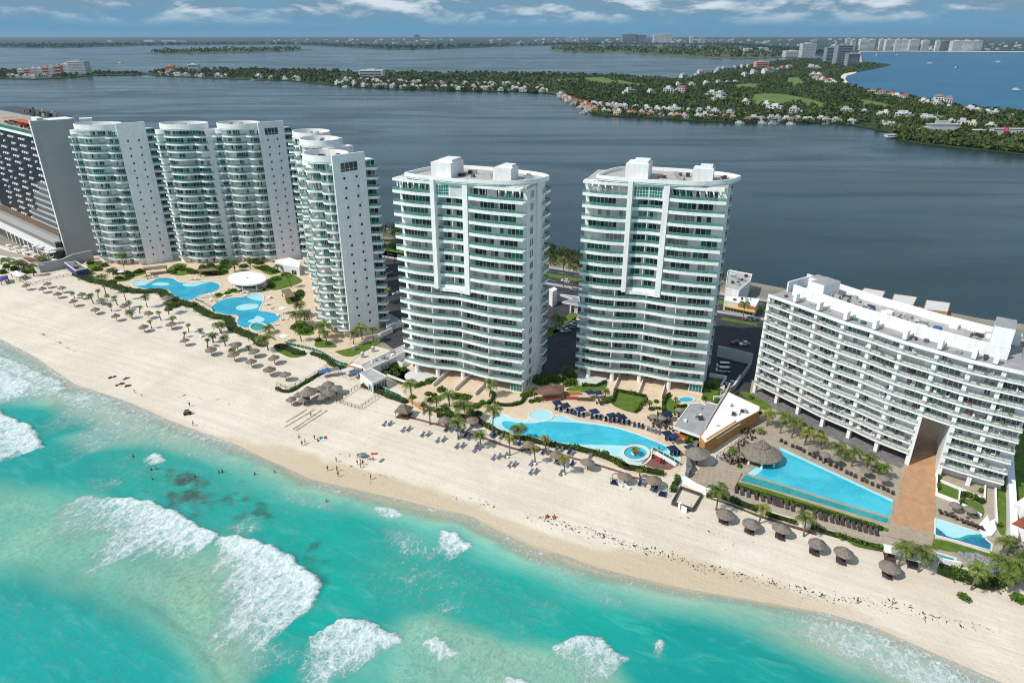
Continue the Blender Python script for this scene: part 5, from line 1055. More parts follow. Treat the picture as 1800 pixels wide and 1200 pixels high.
def pool(name, label, outline, water, sheets=(), cw=0.55, sm=4, ch=0.12, z=2.10, cm='coping'):
    P = smooth_path([G(*p) for p in outline], sm, True) if sm > 1 else [G(*p) for p in outline]; c = P[0]; t = thing(name, label, 'pool', (*c, 2.0))
    mb = MB(); mb.prism(P, z-0.02, z, bottom=False); mb.build('water', water, t)
    if cw: mb = MB(); mb.wall(P, z-0.2, z+ch, cw, 0, True); mb.build('coping', cm, t)
    for i, (nm, pts, m, s_) in enumerate(sheets):
        Q_ = smooth_path([G(*p) for p in pts], s_, True) if s_ > 1 else [G(*p) for p in pts]; mb = MB(); mb.prism(Q_, z-0.01, z+0.015+0.012*i, bottom=False); mb.build(nm, m, t)
    return t
c6 = Q('6', [(1035,310),(1060,295),(1110,285),(1170,290),(1185,300),(1230,275),(1300,262),(1370,268),(1410,290),(1440,300),(1520,300),(1600,292),(1680,295),(1730,310),(1745,330),(1730,355),(1690,375),(1640,390),(1590,400),(1560,420),(1510,440),(1460,440),(1400,420),(1360,400),(1340,370),(1300,355),(1200,360),(1110,345),(1060,330)])
pool('swimming_pool', 'free-form turquoise pool, upper of the two by the drum towers', c6, 'pool_blue', [('shallow_ledge', Q('6', [(1040,310),(1065,297),(1110,288),(1165,294),(1170,310),(1130,325),(1080,328)]), 'pool_pale', 4), ('shallow_ledge', Q('6', [(1205,310),(1260,300),(1330,305),(1335,318),(1290,326),(1220,322)]), 'pool_pale', 4), ('shallow_ledge', Q('6', [(1450,310),(1560,296),(1660,296),(1600,312),(1530,332),(1460,328)]), 'pool_pale', 4)])
c7 = Q('7', [(95,400),(130,370),(190,340),(270,325),(350,320),(375,305),(420,295),(480,297),(505,315),(500,360),(480,400),(475,425),(540,435),(600,450),(635,475),(625,500),(590,520),(560,530),(540,550),(520,570),(480,585),(420,585),(390,565),(340,560),(305,540),(295,510),(305,480),(280,465),(220,460),(140,445),(100,425)])
pool('swimming_pool', 'free-form turquoise pool with sandy islands, lower of the two by the white round pavilion', c7, 'pool_blue', [('shallow_ledge', Q('7', [(375,312),(420,298),(480,300),(500,318),(495,350),(440,345),(390,330)]), 'pool_pale', 4), ('sand_island', Q('7', [(290,400),(340,380),(400,375),(460,382),(450,408),(350,425),(300,420)]), 'pool_pale', 4), ('sand_island', Q('7', [(380,510),(430,490),(450,470),(480,475),(510,492),(500,512),(430,522)]), 'pool_pale', 4)])
t = pool('whirlpool', 'small round whirlpool at the foot of the lower left pool', Q('7', [(462+66*math.cos(a), 560+34*math.sin(a)) for a in np.linspace(0, 6.1, 18)]), 'pool_teal', ch=0.35, sm=1, z=2.2)
POOL2 = [(868,728),(882,727),(900,735),(917,738),(935,740),(951,741),(965,738),(975,731),(990,730),(1004,737),(1020,741),(1047,745),(1073,749),(1100,756),(1120,763),(1140,771),(1160,779),(1177,786),(1186,791),(1196,806),(1190,812),(1170,801),(1147,789),(1143,806),(1126,818),(1100,813),(1080,803),(1047,790),(1020,785),(971,777),(924,766),(893,762),(873,752),(860,743)]
pool('swimming_pool', 'long kidney shaped turquoise pool in front of the two broad towers', POOL2, 'pool_pale', [('deep_water', [(882,745),(889,740),(910,743),(935,744),(960,741.5),(993,742),(1020,744),(1060,748.5),(1090,755),(1120,764),(1153,777),(1172,787),(1165,793),(1140,791),(1120,787),(1100,783.5),(1060,782),(1020,781),(973,776),(927,764),(893,755)], 'pool_deep', 4)])
pool('wading_pool', 'round pale wading pool touching the back of the kidney pool', [(950.7+21.5*math.cos(a), 731+10.6*math.sin(a)) for a in np.linspace(0, 6.1, 22)], 'pool_pale', sm=1, z=2.16)
t = pool('fountain_basin', 'round fountain basin with a palm island at the end of the kidney pool', [(1117+23*math.cos(a), 798+13.2*math.sin(a)) for a in np.linspace(0, 6.1, 26)], 'pool_deep', sm=1, ch=0.35, z=2.25, cw=0.9)
mb = MB(); mb.cone(G(1116.5,797.5), 1.3, 1.15, 2.2, 2.62, 20); mb.build('island', 'coping', t); mb = MB(); mb.cone(G(1116.5,797.5), 0.95, 0.9, 2.5, 2.67, 16); mb.build('soil', 'timber', t)
pool('plunge_pool', 'small oval plunge pool on the patio by the right broad tower', Q('E', [(1100+105*math.cos(a), 395+38*math.sin(a)) for a in np.linspace(0, 6.1, 18)]), 'pool_deep', sm=1)
pool('swimming_pool', 'triangular blue pool beside the big thatched roof', Q('A', [(828,495),(1000,575),(1250,690),(1450,785),(1645,875),(1622,1000),(1400,935),(1100,845),(850,765),(600,690),(665,640),(760,625),(850,560)]), 'pool_deep', [('pool_steps', Q('A', [(612,690),(672,645),(740,640),(690,690),(660,705)]), 'pool_pale', 1), ('shallow_ledge', Q('A', [(835,497),(860,505),(1250,685),(1640,872),(1640,892),(1240,705),(850,525)]), 'pool_pale', 1)], sm=1, cw=0.4, cm='stone_deck')
pool('overflow_basin', 'narrow teal overflow basin below the edge of the triangular pool', Q('A', [(600,697),(850,772),(1100,852),(1400,942),(1612,1005),(1600,1045),(1350,970),(1000,865),(750,795),(560,742)]), 'pool_teal', sm=1, cw=0.3, z=2.08, cm='stone_deck')
pool('swimming_pool', 'small pool with a wavy pale shelf at the foot of the right wing', Q('B', [(493,725),(560,745),(680,785),(775,815),(800,850),(835,880),(830,920),(760,900),(640,865),(490,825)]), 'pool_navy', [('teal_shelf', Q('B', [(494,760),(540,810),(640,860),(720,830),(790,850),(770,818),(560,750)]), 'pool_teal', 1), ('shallow_ledge', Q('B', [(495,728),(560,748),(680,788),(772,818),(720,822),(680,825),(640,843),(600,842),(560,828),(530,800),(495,775)]), 'pool_pale', 1)], sm=1, cw=0.4)
pool('spa_pool', 'two small dark spa pools under the right garden', Q('B', [(478,925),(615,965),(612,995),(470,955)]), 'pool_teal', sm=1, cw=0.6)
# ================================================================ beach and pool furniture
def thatch_umbrella(seed, big=1.0, name='thatched_umbrella', m='thatch'):
    r = random.Random(seed); t = thing(name, 'umbrella', 'beach umbrella'); mb = MB(); mb.tube([(0, 0, -0.1), (0, 0, 2.5)], 0.09, 8); mb.build('post', 'timber', t)
    mb = MB(); n = 26; rings = [(0.06, 2.95), (0.55, 2.62), (1.1, 2.25), (1.62, 1.93), (1.66, 1.80), (0.9, 2.1)]; i0 = 0
    for k, (rr, z) in enumerate(rings):
        for j in range(n):
            jit = r.uniform(-.06, .06) if k in (3, 4) else r.uniform(-.02, .02); a = 2*PI*j/n; mb.v.append(((rr+jit)*math.cos(a), (rr+jit)*math.sin(a), z+jit*.8))
    for k in range(len(rings)-1):
        for j in range(n): mb.f.append((k*n+j, k*n+(j+1) % n, (k+1)*n+(j+1) % n, (k+1)*n+j)); mb.m.append(0)
    mb.f.append(tuple(range(n))); mb.m.append(0); mb.build('thatch_canopy', m, t)
    mb = MB()
    for k in range(6): a = 2*PI*k/6; mb.bar((0, 0, 2.35), (1.2*math.cos(a), 1.2*math.sin(a), 1.9), 0.05, 0.05)
    mb.build('struts', 'timber', t); return Proto(t)
UMB = thatch_umbrella(1); UMBD = thatch_umbrella(2, name='thatched_umbrella', m='dark_thatch')
UMB.tilt = UMBD.tilt = .05
def put_s(pr, k, x, y, s=1.0, rot=None, dz=0.0, z=None):
    p = q(k, x, y); X, Y, Z_ = GS(*p) if z is None else (*G(*p, z), z); return pr.put((X, Y, Z_+dz), random.uniform(0, 6.28) if rot is None else rot, s)
U6 = [(218,325),(347,348),(383,308),(463,388),(502,347),(592,455),(655,395),(760,515),(805,440),(925,570),(995,490),(1180,550),(1145,655),(1362,632),(1470,765),(1675,835)]
series([put_s(UMB, '6', x, y+34, random.uniform(1.1, 1.25)) for x, y in U6], 'thatched beach umbrella on the upper left sand, {o} from the left', 'beach umbrella', 'thatched umbrellas on the left sand')
U7 = [(100,735),(305,700),(280,780),(443,750),(413,830),(592,805),(555,897),(685,935)]
series([put_s(UMB, '7', x, y+38, random.uniform(1.25, 1.4)) for x, y in U7], 'thatched beach umbrella on the sand below the glass fence, {o} from the left', 'beach umbrella', 'thatched umbrellas below the glass fence')
UC = [(725,1118,1.15),(785,1083,1.15),(868,1062,2.0),(955,1030,1.4),(1015,1000,1.4),(1075,1022,1.35),(1020,1062,1.35),(965,1092,1.3),(825,1112,1.15)]
series([put_s(UMBD, '7', x, y+42*s, s) for x, y, s in UC], 'weathered thatched umbrella in the tight cluster by the fenced sand pen, {o} from the left', 'beach umbrella', 'clustered thatched umbrellas')
UR = [('8',800,530,1.15),('8',957,585,1.15),('8',1132,640,1.3),('8',1340,715,1.25),('8',1508,738,1.25),('C',1070,800,1.3),('C',1430,790,1.3)]
series([put_s(UMB, k, x, y+22, s) for k, x, y, s in UR], 'thatched umbrella along the beach walk below the kidney pool, {o} from the left', 'beach umbrella', 'thatched umbrellas below the kidney pool')
UX = [(1273,908),(1318,925),(1372,935),(1432,962),(1479,978),(1560,1003)]
series([put_s(UMBD, 'p', x, y+8, 1.35) for x, y in UX], 'wide grey brown thatched umbrella on the open right sand, {o} from the left', 'beach umbrella', 'wide thatched umbrellas on the right sand')
ul = []
for x, y in UX:
    for a, b in ((-9, 7), (-3, 10), (5, 12)): ul.append(('p', x+a*.8, y+b))
LATER = ul
tag(put_s(UMBD, '6', 1335, 465, 1.5, z=2.1), 'dark grey thatched umbrella at the hedge below the upper left pool', 'beach umbrella'); tag(put_s(UMBD, 'G', 1235, 260, 2.1), 'dark thatch umbrella beside the jagged boundary wall near the orange wall', 'beach umbrella')
def lounger(col, frame):
    t = thing('sun_lounger', 'lounger', 'sun lounger'); mb = MB()
    for x in (-0.3, 0.3):
        for y in (-0.8, 0.5): mb.box((x, y, 0), (0.06, 0.06, 0.3))
    mb.box((0, -0.15, 0.3), (0.7, 1.5, 0.07)); mb.build('frame', frame, t)
    mb = MB(); mb.box((0, -0.28, 0.371), (0.64, 1.22, 0.1)); mb.build('seat', col, t)
    mb = MB(); mb.bar((0, 0.36, 0.40), (0, 0.98, 0.86), 0.66, 0.1); mb.build('backrest', col, t); return Proto(t)
LN, LG, LB, LW = lounger('navy', 'metal'), lounger('lounge_grey', 'white_paint'), lounger('lounge_brown', 'timber'), lounger('white_paint', 'white_paint')
def square_parasol(col, r=1.35, h=2.5, n=4):
    t = thing('parasol', 'parasol', 'parasol'); mb = MB(); mb.tube([(0, 0, 0), (0, 0, h+0.3)], 0.045, 6); mb.build('pole', 'metal', t)
    mb = MB(); mb.cone((0, 0), 0.35, 0.3, 0, 0.09, 12); mb.build('base', 'dark_metal', t)
    mb = MB(); c = [(r*math.cos(PI/n+2*PI*k/n)*1.25, r*math.sin(PI/n+2*PI*k/n)*1.25, h-0.2) for k in range(n)]
    for k in range(n): mb.face([c[k], c[(k+1) % n], (0, 0, h+0.25)]); mb.face([c[k], c[(k+1) % n], (*c[(k+1) % n][:2], h-0.4), (*c[k][:2], h-0.4)])
    mb.build('canopy', col, t); return Proto(t)
mat('taupe', (0.24,0.21,0.175), 0.8, 0.1, 2.0)
PN, PG_, PW = square_parasol('navy'), square_parasol('taupe', 0.95, 2.3, 10), square_parasol('white_paint', 1.2, 2.4, 8)
aim = lambda a: R_(a)
NL = Q('D', [(880,520),(940,540),(1030,560),(1085,575),(1130,585),(1180,605),(1240,615),(1350,635),(1410,640),(1465,650),(1535,665),(1590,675),(1645,680),(1710,695),(1775,700)])+Q('E', [(35,665),(90,680),(145,680),(215,695),(275,710),(340,720),(410,740),(470,750),(520,765),(830,910),(885,925),(935,930),(900,1110),(950,1120),(1000,1120)])
series([put_s(LN, 'p', x, y, 1.12, R_(-15), z=2.06) for x, y in NL], 'navy sun lounger on the beige deck behind the kidney pool, {o} from the left', 'sun lounger', 'navy loungers behind the kidney pool')
series([put_s(LG, 'E', x, y, 1.1, R_(-20), z=2.06) for x, y in [(590,795),(640,812),(690,828),(740,842)]], 'pale towelled sun lounger near the tables behind the kidney pool, {o} from the left', 'sun lounger', 'pale loungers by the tables')
series([put_s(PN, 'p', *p, 1.15, R_(20), z=2.06) for p in Q('D', [(893,520),(1000,555),(1200,605),(1380,635),(1610,690),(1740,710)])+Q('E', [(840,930),(925,965),(910,1130),(1140,1120)])], 'navy square parasol beside the kidney pool, {o} from the left', 'parasol', 'navy parasols by the kidney pool')
tag(put_s(PN, 'D', 1320, 375, 1.1, 0.4, z=2.06), 'navy parasol at the right end of the bar with the terracotta roof', 'parasol', 'navy parasols'); tag(put_s(PN, 'D', 1435, 375, 1.0, 0.2, z=2.06), 'navy parasol by the first lawn behind the pool', 'parasol', 'navy parasols')
BL = [('C',268,805),('C',340,800),('C',515,882),('C',585,872),('C',770,945),('C',840,938),('C',968,1020),('C',1045,1010),('C',1222,1098),('C',1295,1090),('C',1455,1150),('C',1520,1120),('C',1490,1085),('F',55,350),('F',125,335),('F',215,322),('F',268,445),('F',330,440),('F',552,425),('F',548,540),('F',610,535),('F',942,555)]
series([put_s(LG, k, x, y, 1.2, R_(-30)) for k, x, y in BL], 'slate grey sun lounger out on the open sand, {o} from the left', 'sun lounger', 'grey loungers on the open sand')
BT = [('C',300,800),('C',545,872),('C',810,935),('C',1010,1010),('C',1265,1085),('C',1500,1130),('F',95,340),('F',300,440),('F',585,530),('F',240,335),('F',600,425),('F',980,555)]
def side_table():
    t = thing('beach_table', 'table', 'table'); mb = MB(); mb.cone((0, 0), 0.38, 0.38, 0.42, 0.47, 14); mb.build('top', 'white_paint', t); mb = MB(); mb.cone((0, 0), 0.22, 0.06, 0.0, 0.42, 10); mb.build('base', 'white_paint', t); return Proto(t)
TB = side_table(); series([put_s(TB, k, x, y, 1.2) for k, x, y in BT], 'small white table beside the slate grey loungers, {o} from the left', 'table', 'white tables on the open sand')
BS = [('C',1080,875),('C',1150,880),('C',1210,870),('C',1290,905),('C',1350,915),('C',1270,960),('C',1330,960),('C',1380,985),('C',1400,850),('C',1690,915),('C',1730,935),('F',20,40),('F',60,60),('F',150,80),('F',340,150),('F',395,160),('F',480,255),('F',530,275),('F',705,275),('F',770,280),('F',875,400),('F',930,415),('F',965,420),('F',1025,445),('F',1090,425),('F',890,225),('F',950,245),('F',1050,270),('F',1090,290),('F',1330,330),('G',480,535),('G',540,545),('G',640,605),('G',690,620)]
series([put_s(LG if i % 3 else LN, k, x, y, 1.15, R_(-25)) for i, (k, x, y) in enumerate(BS)], 'shaded sun lounger along the beach walk and hedge, {o} from the left', 'sun lounger', 'loungers along the beach walk')
series([put_s(LW, k, x, y, 1.15, R_(40)) for k, x, y in [('G',225,545),('G',320,580),('7',15,630),('7',30,620),('6',1600,720),('6',1620,715)]], 'white sun lounger standing on the sand, {o} from the left', 'sun lounger', 'white loungers on the sand')
UL = [(850,462),(880,478),(930,500),(960,510),(985,520),(1010,535),(1050,555),(1085,575),(1125,590),(1160,605),(1195,630),(1235,645),(1270,660),(1310,685),(1340,697),(1370,712),(1420,737),(1450,748),(1490,768),(1530,784),(1570,798),(1600,813),(1635,830)]
series([put_s(LB, 'A', x, y, 1.1, R_(150), z=2.1) for x, y in UL], 'brown lounger on the upper side of the triangular pool, {o} from the left', 'sun lounger', 'brown loungers above the triangular pool')
LL = [(535,815),(575,830),(620,845),(675,860),(720,870),(765,885),(800,895),(825,905),(850,912),(890,925),(930,940),(1000,960),(1085,985),(1125,1000),(1160,1010),(1205,1020),(1245,1030),(1280,1040),(1320,1055),(1360,1065),(1400,1080),(1440,1090),(1480,1100),(1520,1112)]
series([put_s(LB, 'A', x, y, 1.2, R_(-15), z=2.1) for x, y in LL], 'brown lounger on the walk below the triangular pool, {o} from the left', 'sun lounger', 'brown loungers below the triangular pool')
RL = [(525,692),(560,702),(590,712),(620,727),(660,747),(690,757),(720,767),(750,782),(775,792)]
series([put_s(LB, 'B', x, y, 1.15, R_(165), z=2.1) for x, y in RL], 'brown lounger behind the small wavy pool, {o} from the left', 'sun lounger', 'brown loungers by the wavy pool')
series([put_s(PG_, 'A', x, y+30, 1.3, z=2.1) for x, y in [(1070,535),(1150,580),(1230,605),(1435,690),(1560,745)]]+[put_s(PG_, 'B', 690, 720, 1.3, z=2.1), put_s(PG_, 'B', 600, 690, 1.2, z=2.1)], 'round stone coloured parasol over brown loungers, {o} from the left', 'parasol', 'stone coloured parasols')
WL_ = [('6',1160,270),('6',1195,262),('6',1215,260),('6',1235,258),('6',1510,282),('6',1530,280),('6',1550,278),('6',1570,275),('6',1600,420),('6',1640,405),('6',1680,400),('6',1720,385),('6',1700,430),('7',340,290),('7',360,285),('7',380,290),('7',190,325),('7',215,315),('7',240,310),('7',545,330),('7',560,325),('7',520,385),('7',540,380),('7',565,410),('7',480,270),('7',60,325),('7',90,350),('7',620,470),('7',650,500),('7',680,495),('7',600,540),('7',130,355)]
series([put_s(LW, k, x, y, 1.2, R_(random.uniform(0, 360)), z=2.08) for k, x, y in WL_], 'white lounger on the beige deck of the left pools, {o} from the left', 'sun lounger', 'white loungers by the left pools')
series([put_s(PW, k, x, y, 1.25, z=2.08) for k, x, y in [('6',970,250),('7',660,450),('7',675,670)]], 'white parasol in the left resort, {o} from the left', 'parasol', 'white parasols, left resort')
series([put_s(LB, k, x, y, 1.1, R_(-22)) for k, x, y in LATER], 'brown lounger under the wide thatched umbrellas on the right sand, {o} from the left', 'sun lounger', 'brown loungers under wide umbrellas')
def table_set():
    t = thing('dining_set', 'dark table', 'table'); mb = MB(); mb.cone((0, 0), 0.55, 0.55, 0.70, 0.75, 14); mb.tube([(0, 0, 0), (0, 0, 0.7)], 0.06); mb.build('table_top', 'timber', t)
    for k in range(4):
        a = PI/2*k+.4; x, y = math.cos(a)*0.95, math.sin(a)*0.95; mb = MB(); mb.box((x, y, 0.0), (0.45, 0.45, 0.45), a); mb.box((x*1.22, y*1.22, 0.451), (0.08, 0.45, 0.45), a); mb.build('chair', 'lounge_brown', t)
    return Proto(t)
TS = table_set()
series([put_s(TS, k, x, y, 1.1, z=2.08) for k, x, y in [('A',600,400),('A',640,395),('A',640,440),('A',590,470),('A',570,500),('A',540,530),('A',505,545),('A',470,570),('A',500,600),('A',570,600),('A',530,615)]], 'dark table with chairs beside the big thatched roof, {o} from the left', 'table', 'dark tables on the stone deck')
series([put_s(TS, k, x, y, 1.15, z=2.08) for k, x, y in [('E',640,650),('E',690,640),('E',700,740),('E',760,600),('E',850,610),('E',830,680),('E',860,710),('E',800,760),('E',990,600),('E',930,790),('D',1460,440),('D',1500,440)]], 'brown table with chairs on the deck before the pool bar, {o} from the left', 'table', 'brown tables by the pool bar')
series([put_s(PN if i == 1 else PG_, 'E', x, y, 1.2, z=2.08) for i, (x, y) in enumerate([(655,700),(840,670),(770,720),(1000,610)])], 'closed looking brown table parasol before the pool bar, {o} from the left', 'parasol', 'table parasols by the pool bar')
def daybed(col='navy'):
    t = thing('daybed', 'daybed', 'daybed'); mb = MB()
    for x in (-1, 1):
        for y in (-1, 1): mb.box((x, y, 0), (0.1, 0.1, 2.1))
    for y in (-1, 1): mb.box((0, y, 2.1), (2.1, 0.1, 0.1))
    mb.build('frame', 'timber', t); mb = MB(); mb.box((0, 0, 0.15), (1.85, 1.85, 0.35)); mb.build('mattress', col, t); return t
for (k, x, y), l in ((('G',155,515), 'navy daybed in a timber frame left of the two last umbrellas'), (('G',785,670), 'navy daybed in a timber frame right of the last umbrella')):
    o = daybed(); tag(o, l, 'daybed', 'navy daybeds'); o.location = GS(*q(k, x, y)); o.rotation_euler.z = R_(-22)
def cabana():
    t = daybed('lounge_brown'); t.name = 'cabana'; mb = MB(); mb.box((0, 0, 2.21), (2.7, 2.5, 0.1)); mb.box((0, 1.15, 0.2), (2.2, 0.06, 1.85)); mb.build('roof', 'white_paint', t); return t
for (k, x, y), l in ((('B',215,965), 'white roofed beach cabana left of the twin sand palms'), (('B',355,1010), 'white roofed beach cabana between the twin sand palms')):
    o = cabana(); tag(o, l, 'cabana', 'white beach cabanas'); o.location = GS(*q(k, x, y)); o.rotation_euler.z = R_(-22); o.scale = (1.2, 1.2, 1.2)
# ================================================================ low buildings, walls, fences
def block(name, label, cat, k, roof, h, wall='white_wall', top='roof_gravel', rim=0.35, z0=2.0, group=None):
    """a flat roofed block from its roof outline"""
    P = [G(*q(k, *p), z0+h) for p in roof]; t = thing(name, label, cat, (*P[0], z0), group)
    a = sum(P[i][0]*P[(i+1) % len(P)][1]-P[(i+1) % len(P)][0]*P[i][1] for i in range(len(P)))
    if a < 0: P = P[::-1]
    mb = MB(); mb.prism(P, z0, z0+h-rim); mb.build('wall', wall, t); mb = MB(); mb.prism(P, z0+h-rim+.002, z0+h-rim+0.03, 0, 0); mb.build('roof', top, t)
    if rim: mb = MB(); mb.wall(P, z0+h-rim+0.004, z0+h, 0.25, 0, True); mb.build('parapet', 'white_paint' if wall != 'orange_wall' else wall, t)
    return t, P
def side_open(t, a, c, z0, z1, n, ch=lambda k: 0, name='window', proud=0.06):
    d = (c[0]-a[0], c[1]-a[1]); l = math.hypot(*d); o = (d[1]/l, -d[0]/l); o = o if o[1] < 0 else (-o[0], -o[1])
    window(t, [(a[0]+o[0]*proud, a[1]+o[1]*proud), (c[0]+o[0]*proud, c[1]+o[1]*proud)], z0, z1, n, ch, name=name, out=o)
def edge(P, i, s0=0.0, s1=1.0): a, b = P[i], P[(i+1) % len(P)]; return lerp2(a, b, s0), lerp2(a, b, s1)
def units(t, P, z, n, rnd=random.Random(5)):
    xs = [p[0] for p in P]; ys = [p[1] for p in P]; cx, cy = sum(xs)/len(xs), sum(ys)/len(ys)
    for i in range(n):
        p = lerp2((cx, cy), rnd.choice(P), rnd.uniform(0, .6)); mb = MB(); mb.box((*p, z), (rnd.uniform(.6, 1.6), rnd.uniform(.6, 1.3), rnd.uniform(.5, 1.1)), rnd.uniform(0, 3)); mb.build('roof_unit', rnd.choice(['metal', 'white_paint', 'dark_metal', 'grey_wall']), t)
t, P = block('service_building', 'long low weathered flat-roofed building running back from the orange kiosk', 'building', '7', [(1262,850),(1290,835),(1420,775),(1605,690),(1608,735),(1500,800),(1400,845),(1300,890)], 3.6, 'off_white', 'roof_gravel')
for s in (.2, .45, .7): side_open(t, *edge(P, 1, s, s+.14), 2.6, 4.6, 2)
units(t, P, 5.3, 7)
for x, y in ((1215,735),(1360,745),(1278,790),(1405,665)):
    p = G(*q('7', x, y), 2.0); o = thing('water_tank', 'tank', 'water tank', (*p, 2.0)); mb = MB(); mb.cone(p, 0.7, 0.7, 2.0, 3.9, 14); mb.build('body', 'metal', o); mb = MB(); mb.cone(p, 0.7, 0.2, 3.91, 4.4, 14); mb.build('lid', 'off_white', o); tag(o, {1215:'pale upright tank at the left end of the lawn by the weathered building', 1360:'pale upright tank right behind the weathered building', 1278:'upright tank nearest the orange kiosk', 1405:'small upright tank near the corner of the drum tower'}[x], None, 'upright tanks')
t, P = block('kiosk', 'small orange kiosk with a white roof at the end of the glass fence', 'kiosk', '7', [(1163,848),(1205,826),(1285,853),(1270,880)], 3.2, 'orange_wall', 'white_paint', 0.2); side_open(t, *edge(P, 0, .3, .6), 2.3, 4.2, 1, name='door'); side_open(t, *edge(P, 3, .3, .6), 2.3, 4.2, 1, name='door')
t, P = block('beach_house', 'white box house with a big flat grey roof and dark open side by the lawn', 'house', '7', [(1255,912),(1345,875),(1466,935),(1352,990)], 4.2, 'white_wall', 'roof_gravel', 0.3)
for i in range(4):
    d = edge(P, i); n_ = (d[0][0]+d[1][0])/2-(P[0][0]+P[2][0])/2
    if n_ > 0 and (d[0][1]+d[1][1]) < P[0][1]+P[2][1]+1: side_open(t, *edge(P, i, .05, .95), 2.3, 5.2, 5, name='glass_front')
    elif n_ < 0 and (d[0][1]+d[1][1]) < P[0][1]+P[2][1]: side_open(t, *edge(P, i, .7, .95), 2.3, 4.8, 2, lambda k: 1, name='door')
for l, a, h in (('white ramp wall climbing behind the weathered building', [(1415,640),(1510,597)], 2.2), ('white terrace wall between the weathered building and the left broad tower', [(1470,815),(1590,870),(1630,840)], 1.8), ('pale garden wall left of the round sun terrace', [(1470,940),(1600,990),(1700,1020)], 1.0), ('grey wall joining the drum tower to the broad tower', [(1470,590),(1600,545)], 3.0)):
    P = [G(*q('7', *p)) for p in a]; mb = MB(); mb.wall(P, 1.9, 2+h, 0.45); tag(mb.build('garden_wall', 'white_wall', loc=(*P[0], 2)), l, 'wall')
t, P = block('garage', 'low pale-roofed garage between the last drum tower and the broad tower', 'garage', 'O', [(165,725),(270,780),(170,835),(160,760)], 3.0, 'off_white', 'far_grey')
t, P = block('gate_house', 'small dark-roofed gate house in the shade behind the drum tower', 'building', 'O', [(130,505),(185,540),(150,560),(130,540)], 3.0, 'off_white', 'far_grey')
t, P = block('pavilion', 'round white flat-roofed pavilion on thin columns between the two left pools', 'pavilion', '7', [(375+150*math.cos(a), 172+52*math.sin(a)) for a in np.linspace(0, 6.1, 30)], 4.4, 'white_paint', 'white_paint', 0)
for o in list(t.children): bpy.data.objects.remove(o)
c = (sum(p[0] for p in P)/len(P), sum(p[1] for p in P)/len(P)); mb = MB(); mb.prism(P, 5.7, 6.4); mb.build('roof', 'white_paint', t)
mb = MB(); mb.cone(c, 0.5, 0.4, 6.41, 6.6, 10); mb.build('roof_vent', 'metal', t); mb = MB(); mb.prism([lerp2(c, p, .8) for p in P], 2.07, 3.1); mb.build('bar_counter', 'off_white', t); mb = MB(); mb.prism([lerp2(c, p, .5) for p in P], 3.11, 5.69); mb.build('core', 'glass_dark', t)
for i in range(0, 30, 4): mb = MB(); mb.cone(lerp2(c, P[i], .9), 0.16, 0.16, 2.07, 5.7, 8); mb.build('column', 'white_paint', t)
def pergola(name, label, cat, k, pts, h, roofm, postm='timber', thick=0.3, slats=0, z0=2.08):
    P = [G(*q(k, *p), z0+h) for p in pts]; t = thing(name, label, cat, (*P[0], z0)); mb = MB(); mb.prism(P, z0+h-thick, z0+h); mb.build('roof', roofm, t); c = (sum(p[0] for p in P)/4, sum(p[1] for p in P)/4)
    for p in P: mb = MB(); mb.box((*lerp2(c, p, .9), z0), (0.25, 0.25, h-thick-.01)); mb.build('post', postm, t)
    return t, P
pergola('pergola', 'long flat brown pergola in front of the single drum tower', 'pergola', '6', [(1130,180),(1320,160),(1325,180),(1138,202)], 3.2, 'pergola_wood'); pergola('pergola', 'long flat brown pergola in front of the double drum tower', 'pergola', '6', [(1555,193),(1690,183),(1730,198),(1570,212)], 3.2, 'pergola_wood'); pergola('pergola', 'square brown pergola on the mound beside the triple drum tower', 'pergola', '7', [(640,265),(705,250),(752,310),(690,325)], 3.2, 'pergola_wood')
t, P = block('low_hall', 'low white hall with a bright roof between the double and triple drum towers', 'building', '7', [(590,30),(700,10),(790,40),(780,90),(660,70)], 4.5, 'white_wall', 'white_paint', .3); side_open(t, *edge(P, 0, .5, .8), 2.2, 4.6, 3)
t, P = block('pump_house', 'low dark-roofed pavilion with purple trim beside the hotel wall', 'building', '6', [(510,138),(600,130),(688,182),(598,202)], 3.6, 'purple', 'slate', .5, z0=2.3); units(t, P, 5.5, 8)
mb = MB(); P = [G(*q('L', *p), 2) for p in [(450,942),(720,890),(830,838),(1040,790)]]; mb.wall(P, 1.9, 7.0, 1.2); tag(mb.build('boundary_wall', 'grey_wall', loc=(*P[0], 2)), 'tall grey boundary wall sloping down from the hotel to the sand', 'wall')
t, P = block('beach_club', 'white-walled raised beach club terrace at the foot of the hotel', 'terrace', 'L', [(-60,640),(110,690),(380,760),(640,795),(600,818),(440,850),(370,850),(240,780),(60,760),(-60,740)], 4.5, 'white_wall', 'stone_deck', .8)
for i in range(26):
    r = random; p = q('L', *[(300+i*13+r.uniform(-30, 30), 640+i*4+r.uniform(-15, 40)), (60+i*14, 630+i*5+r.uniform(-10, 30))][i % 2]); o = PW.put((*G(*p, 7.0), 6.2), r.uniform(0, 6), 1.1) if i % 3 == 0 else (LB if i % 2 else LW).put((*G(*p, 7.0), 6.2), r.uniform(0, 6), 1.2); o['bc'] = 1
bc = [o for o in SC.objects if o.get('bc')]
for o in bc: del o['bc']
series([o for o in bc if o.name.startswith('parasol')], 'white parasol on the hotel beach club terrace, {o} from the left', 'parasol', 'white parasols, beach club'); series([o for o in bc if not o.name.startswith('parasol')], 'lounger on the hotel beach club terrace, {o} from the left', 'sun lounger', 'loungers on the beach club')
